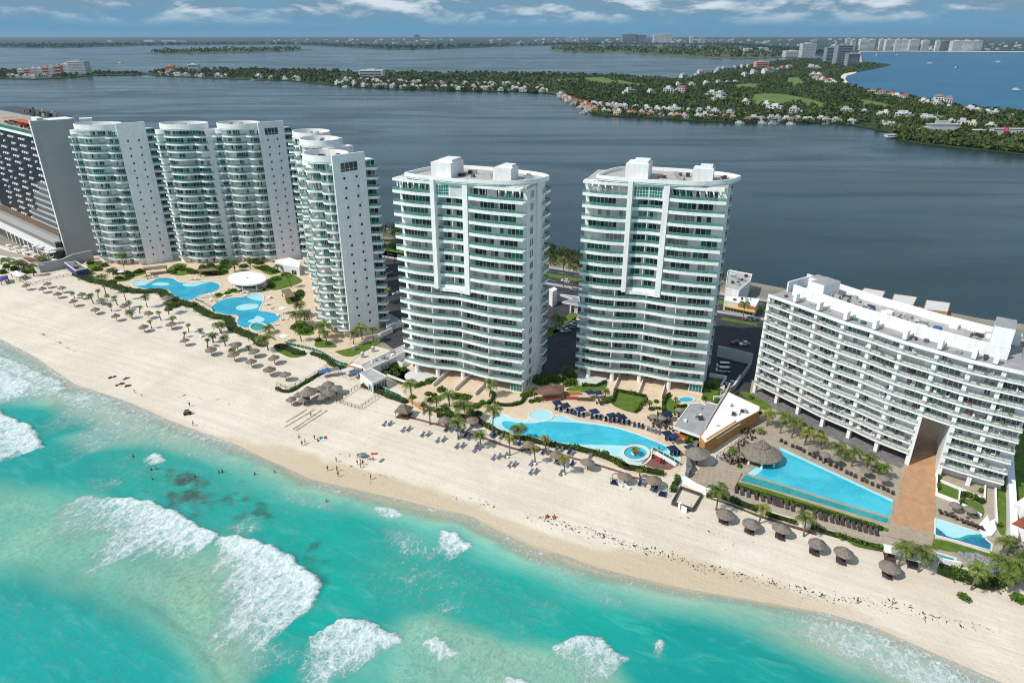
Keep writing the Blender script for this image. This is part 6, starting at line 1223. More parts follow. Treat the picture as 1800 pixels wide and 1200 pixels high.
for k, pts, l, h, m in (('L', [(175,800),(270,755),(420,775),(470,790),(330,830),(250,850)], 'wide brown hipped canopy roof on the sand below the hotel', 4.2, 'terracotta'), ('L', [(110,930),(180,905),(285,945),(210,975)], 'small white canopy hut on the far left sand', 3, 'white_paint'), ('L', [(-20,975),(80,960),(90,1000),(0,1020)], 'small purple and white canopy at the far left edge', 3, 'purple'), ('L', [(395,560),(440,570),(710,680),(640,690)], 'flat brown canopy along the hotel podium', 5.5, 'terracotta')):
    P = [G(*q(k, *p), 2+h) for p in pts]; t = thing('canopy', l, 'canopy', (*P[0], 2)); c = (sum(p[0] for p in P)/len(P), sum(p[1] for p in P)/len(P)); mb = MB()
    for i in range(len(P)): mb.face([(*P[i], 2+h-.6), (*P[(i+1) % len(P)], 2+h-.6), (*c, 2+h+.5)]); mb.face([(*P[i], 2+h-.6), (*P[(i+1) % len(P)], 2+h-.6), (*P[(i+1) % len(P)], 2+h-.85), (*P[i], 2+h-.85)])
    mb.build('roof', m, t)
    for p in P[::2] if len(P) > 4 else P: mb = MB(); mb.box((*lerp2(c, p, .92), 2), (.22, .22, h-.8)); mb.build('post', 'timber', t)
bsh = [bush('p', x, y, 2.0, 2.2) for x, y in ((5,452),(20,458),(33,465),(48,470),(12,470),(26,474),(5,480),(45,480),(60,478),(75,475))]
series(bsh, 'green shrub on the hotel beach at the far left, {o} from the left', 'shrub', 'shrubs on the hotel beach')
# right hand side buildings
t, P = block('pool_bar', 'pool bar with a flat grey white-rimmed roof at the right end of the kidney pool', 'bar', 'E', [(930,742),(1150,440),(1290,430),(1352,452),(1382,420),(1552,462),(1300,870),(1285,868)], 4.2, 'off_white', 'grey_roof', .25); units(t, P, 6.0, 5)
for o in list(t.children):
    if o.name.startswith('wall'): bpy.data.objects.remove(o)
c = (sum(p[0] for p in P)/len(P), sum(p[1] for p in P)/len(P)); mb = MB(); mb.prism(P, 5.3, 5.95); mb.build('roof_slab', 'white_paint', t); mb = MB(); mb.prism([lerp2(c, p, .72) for p in P], 2.0, 5.29); mb.build('wall', 'glass_dark', t)
for i in (0, 1, 6): mb = MB(); mb.box((*lerp2(c, P[i], .95), 2.07), (.35, .35, 3.2)); mb.build('column', 'white_paint', t)
a, b = G(*q('E', 950, 870), 2.1), G(*q('E', 1110, 905), 2.1); mb = MB(); mb.bar((*a, 2.1), (*b, 2.1), .9, 1.1); mb.build('counter', 'orange', t)
t, P = block('restaurant', 'white flat-roofed restaurant with an orange side wall and a sloped brise-soleil', 'restaurant', 'A', [(283,430),(480,112),(560,150),(702,215),(700,245),(540,330),(318,472)], 4.6, 'orange_wall', 'white_paint', .15); units(t, P, 6.5, 6)
a, b = G(*q('A', 318, 545), 2.0), G(*q('A', 700, 300), 2.0); mb = MB(); mb.prism([lerp2(a, b, x) for x in (0, .52)]+[(lerp2(a, b, .52)[0]-.2, lerp2(a, b, .52)[1]+.5), (a[0]-.2, a[1]+.5)], 2.0, 6.7); mb.build('side_wall', 'orange_wall', t)
side_open(t, lerp2(a, b, .16), lerp2(a, b, .5), 3.0, 5.2, 8, lambda k: 0, proud=.12)
mb = MB(); a2, b2 = lerp2(a, b, .13), lerp2(a, b, .56); mb.bar((a2[0]+.4, a2[1]-.4, 5.5), (b2[0]+.4, b2[1]-.4, 5.5), .5, .25); mb.build('brise_soleil', 'white_paint', t)
def jag(name, label, k, pts, h, th, m):
    P = smooth_path([G(*q(k, *p)) for p in pts], 3); mb = MB(); r = random.Random(4)
    for i in range(len(P)-1): mb.wall([P[i], lerp2(P[i], P[i+1], .97)], 1.0, 2+h*r.uniform(.75, 1.15), th*r.uniform(.8, 1.2))
    return tag(mb.build(name, m, loc=(*P[0], 2)), label, 'wall')
jag('rock_wall', 'dark jagged rock boundary wall between the two pool decks', 'G', [(1100,450),(1130,380),(1120,310),(1150,200),(1200,100),(1240,40)], 2.4, 1.2, 'slate')
mb = MB(); P = [G(*q('A', *p)) for p in [(300,470),(345,385),(400,290),(445,220),(480,140)]]; mb.wall(P, 2, 7.0, .5); tag(mb.build('party_wall', 'grey_wall', loc=(*P[0], 2)), 'long grey party wall between the pool bar and the restaurant roof', 'wall')
t = thing('bar_hut', 'open bar hut with a low terracotta tiled hip roof and red brown counter', 'bar', (*G(*q('D', 800, 330)), 2)); P = [G(*q('D', *p), 5.2) for p in [(575,272),(770,198),(1003,195),(960,300),(700,318)]]; c = G(*q('D', 830, 235), 6.0)
mb = MB()
for i in range(5): mb.face([(*P[i], 5.0), (*P[(i+1) % 5], 5.0), (*c, 6.3)]); mb.face([(*P[i], 5.0), (*P[(i+1) % 5], 5.0), (*P[(i+1) % 5], 4.75), (*P[i], 4.75)])
mb.build('roof', 'terracotta', t)
for p in P: mb = MB(); mb.box((*lerp2(c, p, .9), 2.07), (.25, .25, 2.7)); mb.build('post', 'timber', t)
for nm, pts, h, m in (('counter', [(700,400),(960,395)], 1.1, 'red_roof'), ('counter', [(980,385),(1160,390)], 1.0, 'red_roof'), ('back_counter', [(990,330),(1200,325)], 1.2, 'orange_wall'), ('side_counter', [(1160,400),(1370,410)], 1.0, 'timber')):
    a, b = [G(*q('D', *p)) for p in pts]; mb = MB(); mb.bar((*a, 2.07), (*b, 2.07), .8, h); mb.build(nm, m, t)
t = thing('palm_hut', 'small square palm-thatched massage hut on the sand below the left broad tower', 'hut', (*GS(*q('C', 530, 680))[:2], 1.5)); x, y, z = GS(*q('C', 530, 680)); Cn = [(x+2.3*a, y+2.3*b) for a, b in ((1,0),(0,1),(-1,0),(0,-1))]; Cn = [(x+math.cos(a)*3.4, y+math.sin(a)*3.4) for a in (.5, 2.07, 3.64, 5.21)]
mb = MB()
for i in range(4):
    a, b = Cn[i], Cn[(i+1) % 4]; ta, tb = lerp2((x, y), a, .12), lerp2((x, y), b, .12); mb.face([(*a, z+2.5), (*b, z+2.5), (*tb, z+4.2), (*ta, z+4.2)]); mb.face([(*a, z+2.5), (*b, z+2.5), (*b, z+2.25), (*a, z+2.25)])
mb.face([(*lerp2((x, y), a, .12), z+4.2) for a in Cn]); mb.build('thatch_roof', 'thatch', t)
for a in Cn: mb = MB(); mb.box((*lerp2((x, y), a, .82), z-.1), (.18, .18, 2.7)); mb.build('post', 'timber', t)
mb = MB(); mb.prism([lerp2((x, y), a, .85) for a in Cn], z-.3, z+.25); mb.build('floor', 'timber', t); mb = MB(); mb.box((x+.3, y, z+.26), (1.6, .9, .7)); mb.build('couch', 'red_cloth', t)
# the big two-storey thatched roof by the triangular pool
x, y = G(*q('A', 705, 600)); t = thing('thatched_roof', 'big two-tiered dark thatched roof on white columns at the end of the triangular pool', 'thatched roof', (x, y, 2)); r_ = random.Random(3); mb = MB(); n = 40; i0 = len(mb.v); prof = [(5.5, 4.3), (5.6, 4.6), (4.5, 5.3), (3.1, 6.2), (2.0, 6.6), (2.2, 6.65), (2.25, 6.85), (1.45, 7.5), (.6, 8.3), (.12, 8.5)]
for k, (rr, z) in enumerate(prof):
    for j in range(n): a = 2*PI*j/n; s = r_.uniform(-.12, .12); mb.v.append((x+(rr+s)*math.cos(a)*1.05, y+(rr+s)*math.sin(a)*.92+(.9 if k > 3 else .12*k), z+s*.5))
for k in range(len(prof)-1):
    for j in range(n): mb.f.append((k*n+j, k*n+(j+1) % n, (k+1)*n+(j+1) % n, (k+1)*n+j)); mb.m.append(0)
mb.f.append(tuple(range(n))); mb.m.append(0); mb.f.append(tuple((len(prof)-1)*n+j for j in range(n))); mb.m.append(0); mb.build('thatch', 'dark_thatch', t)
for a in range(7): mb = MB(); mb.cone((x+4.4*math.cos(a*.9), y+3.9*math.sin(a*.9)), .33, .33, 1.9, 4.55, 12); mb.build('column', 'white_paint', t)
# stone and wooden steps
def steps(label, k, a, b, c, d, n, m, drop, z):
    """treads from edge a-b down to edge d-c"""
    A, B, C, D = [G(*q(k, *p)) for p in (a, b, c, d)]; t = thing('steps', label, 'steps', (*A, 2.0)); mb = MB(); mb.prism([A, B, C, D], .5, z-drop-.02); mb.build('base', 'sun_brown', t); mb = MB()
    for i in range(n): mb.prism([lerp2(A, D, i/n), lerp2(B, C, i/n), lerp2(B, C, (i+.8)/n), lerp2(A, D, (i+.8)/n)], z-drop-.01, z-drop*i/n)
    mb.build('tread', m, t); return t
steps('wide pale wooden steps going down from the stone deck left of the triangular pool', 'A', (300,640), (575,690), (520,800), (205,745), 9, 'wood_deck', .4, 2.52); steps('pale wooden steps at the sea end of the orange tiled path', 'B', (225,765), (487,825), (470,905), (200,830), 8, 'wood_deck', .35, 2.5)
P = Q('A', [(480,840),(560,850),(760,925),(1040,1010),(1300,1085),(1560,1150)]); mb = MB(); mb.wall([G(*p) for p in P], 1.8, 2.16, 2.2); struct('lower_walk', mb, 'wood_deck', kind='structure')
mb = MB(); mb.wall([GS(*p)[:2] for p in Q('C', [(560,690),(760,740),(980,800)])+Q('F', [(-40,80),(110,140),(250,190),(420,235),(700,220),(860,255),(1080,330),(1300,390),(1600,480),(1800,540)])+Q('G', [(200,390),(400,440),(620,490)])], 1.55, 2.05, 1.0); struct('beach_walk', mb, 'terracotta')
mb = MB(); P = [G(*p) for p in Q('A', [(325,855),(480,905),(690,985),(900,1050),(1100,1110)])]; mb.wall(P, 0.8, 2.3, .35); tag(mb.build('retaining_wall', 'timber', loc=(*P[0], 2)), 'low dark log retaining wall along the right sand edge', 'wall')
mb = MB(); P = [G(*p) for p in Q('G', [(1050,470),(1190,560),(1370,650),(1400,620)])]; mb.wall(P, 1.0, 3.0, 1.6); tag(mb.build('planter_wall', 'white_paint', loc=(*P[0], 2)), 'white planter wall above the small dark walled pit', 'wall')
P = [G(*q('G', *p)) for p in [(910,790),(1020,590),(1300,690),(1180,880)]]; mb = MB(); mb.wall(P, .6, 2.9, .35, 0, True); t = tag(mb.build('pit_wall', 'dark_rock', loc=(*P[0], 2)), 'small square pit fenced by dark walls on the sand', 'enclosure'); mb = MB(); a, b = G(*q('G', 1000, 830)), G(*q('G', 1025, 845)); mb.bar((*a, 1.6), (*b, 1.6), .9, 1.9); mb.build('gate', 'white_paint', t); mb = MB(); a, b = G(*q('G', 1040, 845)), G(*q('G', 1110, 880)); mb.bar((a[0]-.3, a[1]-.5, 1.6), (b[0]-.3, b[1]-.5, 1.6), .2, 1.7); mb.build('panel', 'white_paint', t)
P = [G(*q('G', *p)) for p in [(500,255),(610,195),(690,140),(900,260),(960,300),(870,345),(700,330)]]; mb = MB(); mb.prism(P, 1.5, 2.13); t = tag(mb.build('sunken_terrace', 'terracotta', loc=(*P[0], 2)), 'small red brown terrace with chairs behind the fountain basin', 'terrace'); mb = MB(); mb.wall(P[2:5], 2.0, 3.1, .5); mb.build('curb_wall', 'white_paint', t)
for i, (x, y) in enumerate([(660,190),(700,220),(760,240),(800,260),(740,250)]): mb = MB(); p = G(*q('G', x, y)); mb.box((*p, 2.14), (.8, .8, .5), i); mb.box((p[0], p[1]+.4, 2.65), (.8, .12, .5), i*0); mb.build('chair', ['dark_metal', 'red_cloth', 'timber'][i % 3], t)
def fence(label, k, pts, h=1.3, panel='glass_green', posts=1.8, rail='white_paint', cat='fence', z0=2.05, closed=False, frac=1.0):
    P = [G(*q(k, *p)) for p in pts]; P = smooth_path(P, 5) if len(pts) > 4 and not closed else (P+[P[0]] if closed else P)
    t = thing('fence', label, cat, (*P[0], z0)); ln = sum(math.hypot(a[0]-b[0], a[1]-b[1]) for a, b in zip(P, P[1:])); n = max(1, int(ln/posts))
    if panel: mb = MB(); mb.strip(P, z0+.12, P, z0+h*.94); mb.build('panel', panel, t)
    mb = MB(); mb.band(offset(P, .05), offset(P, -.05), z0+h*.95, z0+h*.95+.09); mb.build('top_rail', rail, t)
    if not panel: mb = MB(); mb.band(offset(P, .04), offset(P, -.04), z0+h*.5, z0+h*.5+.07); mb.build('middle_rail', rail, t)
    for p in resample(P, min(n, 60)): mb = MB(); mb.box((*p, z0-.4), (.1, .1, h+.4)); mb.build('post', rail, t)
    return t
fence('curving glass fence with white posts along the edge of the lower left pool deck', '7', [(680,690),(740,705),(830,725),(910,745),(980,775),(1050,820),(1110,850),(1165,862)], 1.4, 'glass_teal')
fence('teal glass fence along the lower left pool edge', '7', [(-30,345),(40,370),(85,405),(110,440)], 1.2, 'glass_teal'); fence('thin rail fence around the sand court under the glass fence', '7', [(605,1015),(680,1040),(720,1040),(900,945),(1020,860)], 1.6, None, 2.2, 'timber')
fence('dark wooden rail fence around the sand pen beside the thatched cluster', '7', [(1075,1145),(1240,1030),(1430,1085),(1255,1200)], 1.5, None, 1.6, 'timber', closed=True); fence('thin dark fence along the upper left volleyball court', 'L', [(215,1045),(360,1080),(560,1030),(780,975)], 1.2, None, 3.0, 'timber'); fence('thin dark fence behind the upper left volleyball court', 'L', [(190,1035),(450,965),(720,905)], 1.4, None, 3.0, 'timber')
fence('green screened fence beside the orange tiled patio under the box house', 'C', [(160,305),(300,370),(490,455)], 1.5, 'glass_green', 2.5); fence('green glass screen across the right tip of the kidney pool', 'G', [(650,80),(760,140),(900,215),(1010,285)], 1.3, 'glass_teal', 2.0); fence('orange bamboo screen beside the palm hut', 'C', [(585,495),(680,560),(780,630)], 1.6, 'orange_wall', 2.0, 'orange_wall')
fence('dark rail around the tables by the thatched roof', 'A', [(395,580),(480,620),(560,560)], 1.1, None, 1.5, 'dark_metal'); fence('thin metal fence along the tables above the thatched roof', 'A', [(400,575),(500,500),(600,430)], 1.1, None, 2.0, 'metal')
mb = MB(); P = [G(*q('H', *p)) for p in [(548,-300),(560,0),(572,200),(585,580)]]; mb.wall(P, 1.8, 5.0, 1.6); tag(mb.build('boundary_wall', 'white_paint', loc=(*P[0], 2)), 'long straight white boundary wall on the right of the curved block', 'wall')
for l, k, pts, h, m in (('white wall framing the two small right lawns', 'B', [(500,470),(497,585),(638,640),(770,720)], 1.0, 'white_paint'), ('white wall behind the two small right lawns', 'B', [(520,510),(640,560),(785,620),(790,540)], 1.1, 'white_paint'), ('white wall between the two small right lawns', 'B', [(638,560),(632,640)], 1.0, 'white_paint'), ('white side wall along the strip of grass', 'B', [(850,530),(855,700),(862,770)], 1.2, 'white_paint'), ('white low wall beneath the spa pools', 'B', [(470,965),(540,1000),(610,1015),(640,1020)], 1.6, 'white_paint'), ('white coping wall along the lawn below the wavy pool', 'B', [(490,835),(640,880),(820,935)], .45, 'coping'), ('white parking wall by the dark lawn', 'E', [(1400,90),(1620,130),(1550,240),(1600,260)], 1.5, 'white_wall'), ('white wall behind the restaurant roof', 'E', [(1450,410),(1560,400),(1720,250),(1800,120)], 1.8, 'white_wall'), ('pale wall running along the car park to the curved block', 'N', [(180,1190),(300,1130),(440,930)], 2.2, 'grey_wall'), ('pale wall across the car park behind the right broad tower', 'N', [(150,830),(320,870),(455,905)], 4.5, 'off_white')):
    P = [G(*q(k, *p)) for p in pts]; mb = MB(); mb.wall(P, 1.0, 2.05+h, .4); tag(mb.build('garden_wall', m, loc=(*P[0], 2)), l, 'wall')
P = [G(*q('B', *p), 2.5) for p in [(752,765),(808,702),(822,740),(858,720),(864,790),(835,825),(785,832)]]; mb = MB(); mb.prism(P, 1.5, 2.5); tag(mb.build('sail_terrace', 'white_paint', loc=(*P[0], 2)), 'white rounded terrace block at the right end of the wavy pool', 'terrace')
# rocks
def rockpile(label, k, pts, h, m='rock', n=34, cat='rocks'):
    P = [GS(*q(k, *p)) for p in pts]; x0 = P[0]; mb = MB(); rnd = random.Random(len(label))
    for i in range(n):
        a = rnd.choice(range(len(P)-1)); p = lerp2(P[a], P[a+1], rnd.random()); s = rnd.uniform(.5, 1.2)*h; zc = P[a][2]+s*.2; c = Vector((p[0]+rnd.uniform(-.9, .9)*h, p[1]+rnd.uniform(-.6, .6)*h, zc)); vs = []
        for zz, rr in ((-.6, .8), (0, 1.0), (.5, .65)):
            for j in range(7): a2 = 2*PI*j/7+zz; vs.append(tuple(c+Vector((rr*s*rnd.uniform(.75, 1.2)*math.cos(a2), rr*s*rnd.uniform(.75, 1.2)*math.sin(a2), zz*s*rnd.uniform(.8, 1.2)))))
        b = len(mb.v); mb.v += vs
        for r in range(2):
            for j in range(7): mb.f.append((b+r*7+j, b+r*7+(j+1) % 7, b+(r+1)*7+(j+1) % 7, b+(r+1)*7+j)); mb.m.append(0)
        mb.f.append(tuple(b+14+j for j in range(7))); mb.m.append(0)
    return tag(mb.build('rock_wall', m, loc=x0), label, cat)
rockpile('rough grey and white rock bank above the green bank in the lower right corner', 'H', [(160,690),(230,700),(300,720),(380,750),(450,770)], 1.15, n=60); rockpile('grey rocks between the palms in the lower right corner', 'H', [(330,820),(420,840),(500,850)], .7)
for l, x, y, s in (('dark weedy rock at the water edge on the left, leftmost', 890, 1048, .55), ('dark round rock at the water edge on the left', 985, 1062, .55), ('long dark weedy rock lowest at the left water edge', 945, 1106, .6), ('yellow green weedy rock at the left water edge', 1010, 1116, .5)): rockpile(l, '6', [(x-28, y+8), (x, y), (x+28, y-8)], s, 'dark_rock' if 'yellow' not in l else 'tree_olive', 9, 'rock')
# right edge neighbours
t, P = block('neighbour_house', 'white house with a sloped shaded side right of the long boundary wall', 'house', 'H', [(610,230),(760,130),(760,300),(680,250)], 4.5, 'white_wall', 'white_paint', .2)
P = [G(*q('H', *p), 5.5) for p in [(596,395),(760,300),(760,470),(700,440)]]; t = thing('red_roofed_house', 'house with a red roof at the right edge of the photo', 'house', (*P[0], 2)); mb = MB(); mb.prism(P, 5.2, 5.5); mb.build('roof', 'red_roof', t); mb = MB(); c = lerp2(P[0], P[2], .5); mb.prism([lerp2(c, p, .85) for p in P], 2, 5.19); mb.build('wall', 'white_wall', t)
P = [G(*q('H', *p), 4.5) for p in [(555,640),(600,590),(760,600),(760,690),(580,680)]]; t = thing('thatched_hut', 'low grey thatched hut behind the palms at the right edge', 'hut', (*P[0], 2)); c = lerp2(P[0], P[2], .55); mb = MB()
for i in range(5): mb.face([(*P[i], 4.3), (*P[(i+1) % 5], 4.3), (*c, 5.6)])
mb.build('roof', 'dark_thatch', t); mb = MB(); mb.prism([lerp2(c, p, .75) for p in P], 2, 4.35); mb.build('wall', 'timber', t)
steps('pale wooden beach steps at the lower right corner', 'H', (600,960), (760,880), (760,960), (480,1000), 9, 'off_white', .8, 1.8)
t, P = block('plaza', 'low white two-storey building by the lagoon road behind the right broad tower', 'building', 'N', [(245,90),(260,70),(460,108),(440,170),(345,250),(230,225)], 8.0, 'white_wall', 'roof_gravel', .5); units(t, P, 9.7, 14); side_open(t, *edge(P, 2, .1, .9), 2.8, 5.0, 6); side_open(t, *edge(P, 3, .1, .9), 2.8, 5.2, 6, lambda k: 4); side_open(t, *edge(P, 3, .1, .9), 6, 8.8, 6, lambda k: 2)
t, P = block('shop', 'long white-roofed roadside shop with an orange and yellow front', 'shop', 'N', [(215,335),(225,305),(380,310),(525,325),(490,390)], 5.0, 'off_white', 'white_paint', .3); units(t, P, 6.8, 5); side_open(t, *edge(P, 4, .05, .95), 2.4, 4.2, 9, lambda k: 0)
mb = MB(); a, b = P[-1], P[0]; mb.bar((a[0], a[1]-.8, 4.3), (b[0], b[1]-.8, 4.3), 1.6, .2); mb.build('awning', 'yellow', t)
mb = MB(); c = lerp2(a, b, .45); mb.bar((c[0], c[1]-.3, 5.6), (b[0], b[1]-.3, 5.6), .3, 1.2); mb.build('sign_strip', 'orange', t)
t, P = block('lobby_canopy', 'white entrance canopy on slim columns behind the two broad towers', 'canopy', 'M', [(170,380),(345,405),(350,470),(215,445),(300,420)], 5.0, 'white_wall', 'far_grey', .3); 
for o in list(t.children):
    if o.name.startswith('wall'): bpy.data.objects.remove(o)
mb = MB(); mb.prism(P, 6.2, 6.64); mb.build('slab', 'off_white', t)
for x, y in ((278,535),(315,535),(330,540)): mb = MB(); mb.cone(G(*q('M', x, y)), .35, .35, 2, 6.2, 10); mb.build('column', 'white_paint', t)
mb = MB(); P = [G(*q('M', *p)) for p in [(135,680),(250,620),(340,550),(360,555),(270,640),(150,700)]]; mb.prism(P, 1.9, 2.2); tag(mb.build('planting_strip', 'orange_wall', loc=(*P[0], 2)), 'dry orange planting strip in the car park between the broad towers', 'planter')
t, P = block('gate_kiosk', 'little white gate kiosk by the road behind the left broad tower', 'kiosk', 'M', [(112,345),(150,330),(175,345),(140,365)], 7.5, 'white_wall', 'white_paint', .2)
for i, pts in enumerate(([(1513,512),(1520,506),(1556,512),(1550,524)], [(1566,533),(1572,516.5),(1612,522),(1605,536)], [(1624,543),(1629,527),(1670,532),(1666,548)])):
    t, P = block('lagoon_hut', ['flat white-roofed hut standing in the lagoon, left of three behind the curved block', 'flat white-roofed hut standing in the lagoon, middle of three', 'flat white-roofed hut standing in the lagoon, right of three'][i], 'hut', 'p', pts, 4.5, 'orange_wall', 'off_white', .12, z0=.5)
    mb = MB(); c = lerp2(P[0], P[2], .5); mb.prism([lerp2(c, p, 1.25) for p in P], -.8, .49); mb.build('pier', 'timber', t)
# ================================================================ people
def person_mesh(pose, seed):
    J = {'pelvis':(0,0,.93), 'chest':(0,.01,1.28), 'neck':(0,.02,1.46), 'head':(0,0,1.60), 'crown':(0,0,1.74)}; r = random.Random(seed); s = .18 if pose == 'walk' else .05
    legs = {'kl':(-.10,-s*.6,.50), 'fl':(-.11,-s*.2+.05,.06), 'tl':(-.11,-s*.2-.13,.03), 'kr':(.10,-s*.1,.50), 'fr':(.11,s+.08,.08), 'tr':(.11,s-.09,.03)}
    if pose == 'sit':
        J = {k: (a, b, c-.62) for k, (a, b, c) in J.items()}; legs = {'kl':(-.12,-.48,.42), 'fl':(-.12,-.55,.06), 'tl':(-.12,-.70,.04), 'kr':(.13,-.46,.40), 'fr':(.14,-.62,.06), 'tr':(.14,-.77,.04)}
    dz = -.62 if pose == 'sit' else 0
    J.update(legs); J.update({'sl':(-.19,.01,1.40+dz), 'el':(-.27,.04,1.12+dz), 'hl':(-.26,-.10 if pose == 'walk' else -.02,.87+dz), 'sr':(.19,.01,1.40+dz), 'er':(.28,.05,1.12+dz), 'hr':(.25,-.22,.96+dz)})
    ks = list(J); E_ = [('pelvis','chest'),('chest','neck'),('neck','head'),('head','crown'),('pelvis','kl'),('kl','fl'),('fl','tl'),('pelvis','kr'),('kr','fr'),('fr','tr'),('chest','sl'),('sl','el'),('el','hl'),('chest','sr'),('sr','er'),('er','hr')]
    R = {'pelvis':(.15,.11),'chest':(.16,.11),'neck':(.055,.055),'head':(.085,.10),'crown':(.06,.07)}; df = {'k':.065,'f':.045,'t':.035,'s':.06,'e':.042,'h':.035}
    me = bpy.data.meshes.new('person'); me.from_pydata([J[k] for k in ks], [(ks.index(a), ks.index(b)) for a, b in E_], []); o = bpy.data.objects.new('person', me); COL.objects.link(o); md = o.modifiers.new('skin', 'SKIN')
    for i, k in enumerate(ks): me.skin_vertices[0].data[i].radius = R.get(k) or (df[k[0]],)*2
    me.skin_vertices[0].data[0].use_root = True; o.modifiers.new('sub', 'SUBSURF').levels = 1
    dg = bpy.context.evaluated_depsgraph_get(); m2 = bpy.data.meshes.new_from_object(o.evaluated_get(dg)); bpy.data.objects.remove(o)
    for v in m2.materials: pass
    m2.materials.clear(); m2.materials.append(M['skin']); return m2
PM = {p: person_mesh(p, i) for i, p in enumerate(('stand', 'walk', 'sit'))}
def clothes(t, pose, top, bottom):
    dz = -.62 if pose == 'sit' else 0
    mb = MB(); mb.tube([(0, .0, .80+dz), (0, 0, 1.02+dz)], [.185, .175], 10); mb.build('shorts', bottom, t)
    if top: mb = MB(); mb.tube([(0, .01, 1.025+dz), (0, .01, 1.40+dz)], [.175, .185], 10); mb.build('shirt', top, t)
    mb = MB(); mb.cone((0, .015), .105, .055, 1.655+dz, 1.79+dz, 10); mb.build('hair', 'hair', t)
def person(k, x, y, pose, label, top=None, bottom='swim_dark', water=False):
    X, Y, Z_ = GS(*q(k, x, y)) if not water else (*G(*q(k, x, y), 0.0), -.75)
    o = bpy.data.objects.new('person', PM[pose]); COL.objects.link(o); clothes(o, pose, top, bottom); o.location = (X, Y, Z_-.02); o.rotation_euler = (0, 0, random.uniform(0, 6.28)); sc = random.uniform(1.0, 1.12); o.scale = (sc,)*3
    tag(o, label, 'person', 'people on the beach' if not water else 'bathers'); return o
beach_people = [('P',545,92,'walk','person walking between the tyre tracks on the sand'),('P',370,395,'sit','person sitting alone left of the colourful towels'),('P',420,518,'walk','person in front of a walking pair left of the colourful towels'),('P',462,490,'walk','person behind in a walking pair left of the colourful towels'),('P',598,430,'stand','person standing beside the colourful towels'),('P',640,455,'sit','person sitting on the sand next to the colourful towels'),
    ('P',912,752,'walk','person walking highest of four near the wet sand'),('P',787,876,'stand','person standing leftmost of four near the wet sand'),('P',922,884,'walk','person walking in the middle of four near the wet sand'),('P',938,964,'walk','person walking lowest of four near the wet sand'),('P',1404,1002,'walk','person walking alone on the lower wet sand, right'),
    ('P',1213,685,'stand','person standing left of the dark beach tent'),('P',1213,790,'stand','person standing lower left of the group at the dark tent'),('P',1258,765,'stand','person in the middle of the group at the dark tent'),('P',1292,795,'stand','person on the right of the group at the dark tent'),('P',1260,834,'walk','person lowest in the group at the dark tent'),('P',1390,712,'sit','person sitting right of the dark tent'),('P',1440,722,'sit','person sitting on the dark blanket right of the tent'),
    ('S',742,214,'walk','person walking alone on the wet sand below the buggy'),('S',728,140,'walk','person standing above the parked buggy'),('p',1506,1060,'walk','person walking on the far right sand, left of two'),('p',1568,1062,'walk','person walking on the far right sand, right of two'),('p',962,909,'sit','person sitting left of a pair on the empty middle sand'),('p',974,910,'sit','person sitting right of a pair on the empty middle sand'),('E',735,1075,'stand','person in red swimwear at the shallow tip of the kidney pool')]
for i, a in enumerate(beach_people): person(*a, top=[None, 'white_paint', 'red_cloth', None, 'navy'][i % 5] if 'red swim' not in a[4] else 'red_cloth', bottom=['swim_dark', 'swim_red', 'navy', 'swim_dark'][i % 4])
for a in [('S',512,335,'stand','bather alone left of the small breaking wave'),('S',580,384,'stand','bather on the left of a pair below the small breaking wave'),('S',600,380,'stand','bather on the right of a pair below the small breaking wave'),('S',585,420,'stand','bather below the pair near the small breaking wave'),('S',840,394,'stand','bather on the left of a pair off the middle beach'),('S',853,393,'stand','bather on the right of a pair off the middle beach'),('S',978,402,'stand','bather alone between two others off the middle beach'),('S',1052,393,'stand','bather nearest the wet sand in the middle'),('S',1252,505,'stand','bather farthest right in the shallow water'),('S',748,412,'stand','bather at the top edge of the dark reef')]: person(*a, water=True)
def put_box(name, label, cat, k, x, y, sz, m, rot=0.0):
    X, Y, Z_ = GS(*q(k, x, y)); mb = MB(); mb.box((X, Y, Z_-.01), sz, rot); return tag(mb.build(name, m, loc=(X, Y, Z_)), label, cat)
put_box('beach_towel', 'pale blue towel in the row of colourful towels', 'towel', 'P', 725, 425, (1.4, 1.8, .1), 'pool_pale', .4); put_box('beach_towel', 'red towel at the right end of the colourful towels', 'towel', 'P', 752, 400, (1.0, 1.6, .12), 'red_cloth', .4); put_box('beach_towel', 'green towel at the left of the colourful towels', 'towel', 'P', 690, 405, (.9, 1.5, .1), 'glass_green', .4); put_box('beach_towel', 'red towel behind the dark tent group', 'towel', 'P', 1455, 632, (2.0, .8, .1), 'red_cloth', .1); put_box('beach_towel', 'dark towel at the right end of the tent group', 'towel', 'P', 1565, 728, (1.1, 2.0, .1), 'slate', -.5)
put_box('beach_chair', 'red canvas chair of the sitting pair, left', 'chair', 'p', 962, 908.5, (.8, .8, .45), 'red_cloth', .3); put_box('beach_chair', 'red canvas chair of the sitting pair, right', 'chair', 'p', 974, 909.5, (.8, .8, .45), 'red_cloth', .3)
x, y, z = GS(*q('P', 1285, 680)); t = thing('beach_tent', 'dark low beach tent in the group of people', 'tent', (x, y, z)); mb = MB()
for i in range(8): a, b = 2*PI*i/8, 2*PI*(i+1)/8; mb.face([(x+1.5*math.cos(a), y+1.1*math.sin(a), z+.9), (x+1.5*math.cos(b), y+1.1*math.sin(b), z+.9), (x, y, z+1.5)])
mb.build('canopy', 'slate', t); mb = MB(); mb.tube([(x, y, z-.1), (x, y, z+1.45)], .04); mb.build('pole', 'metal', t)
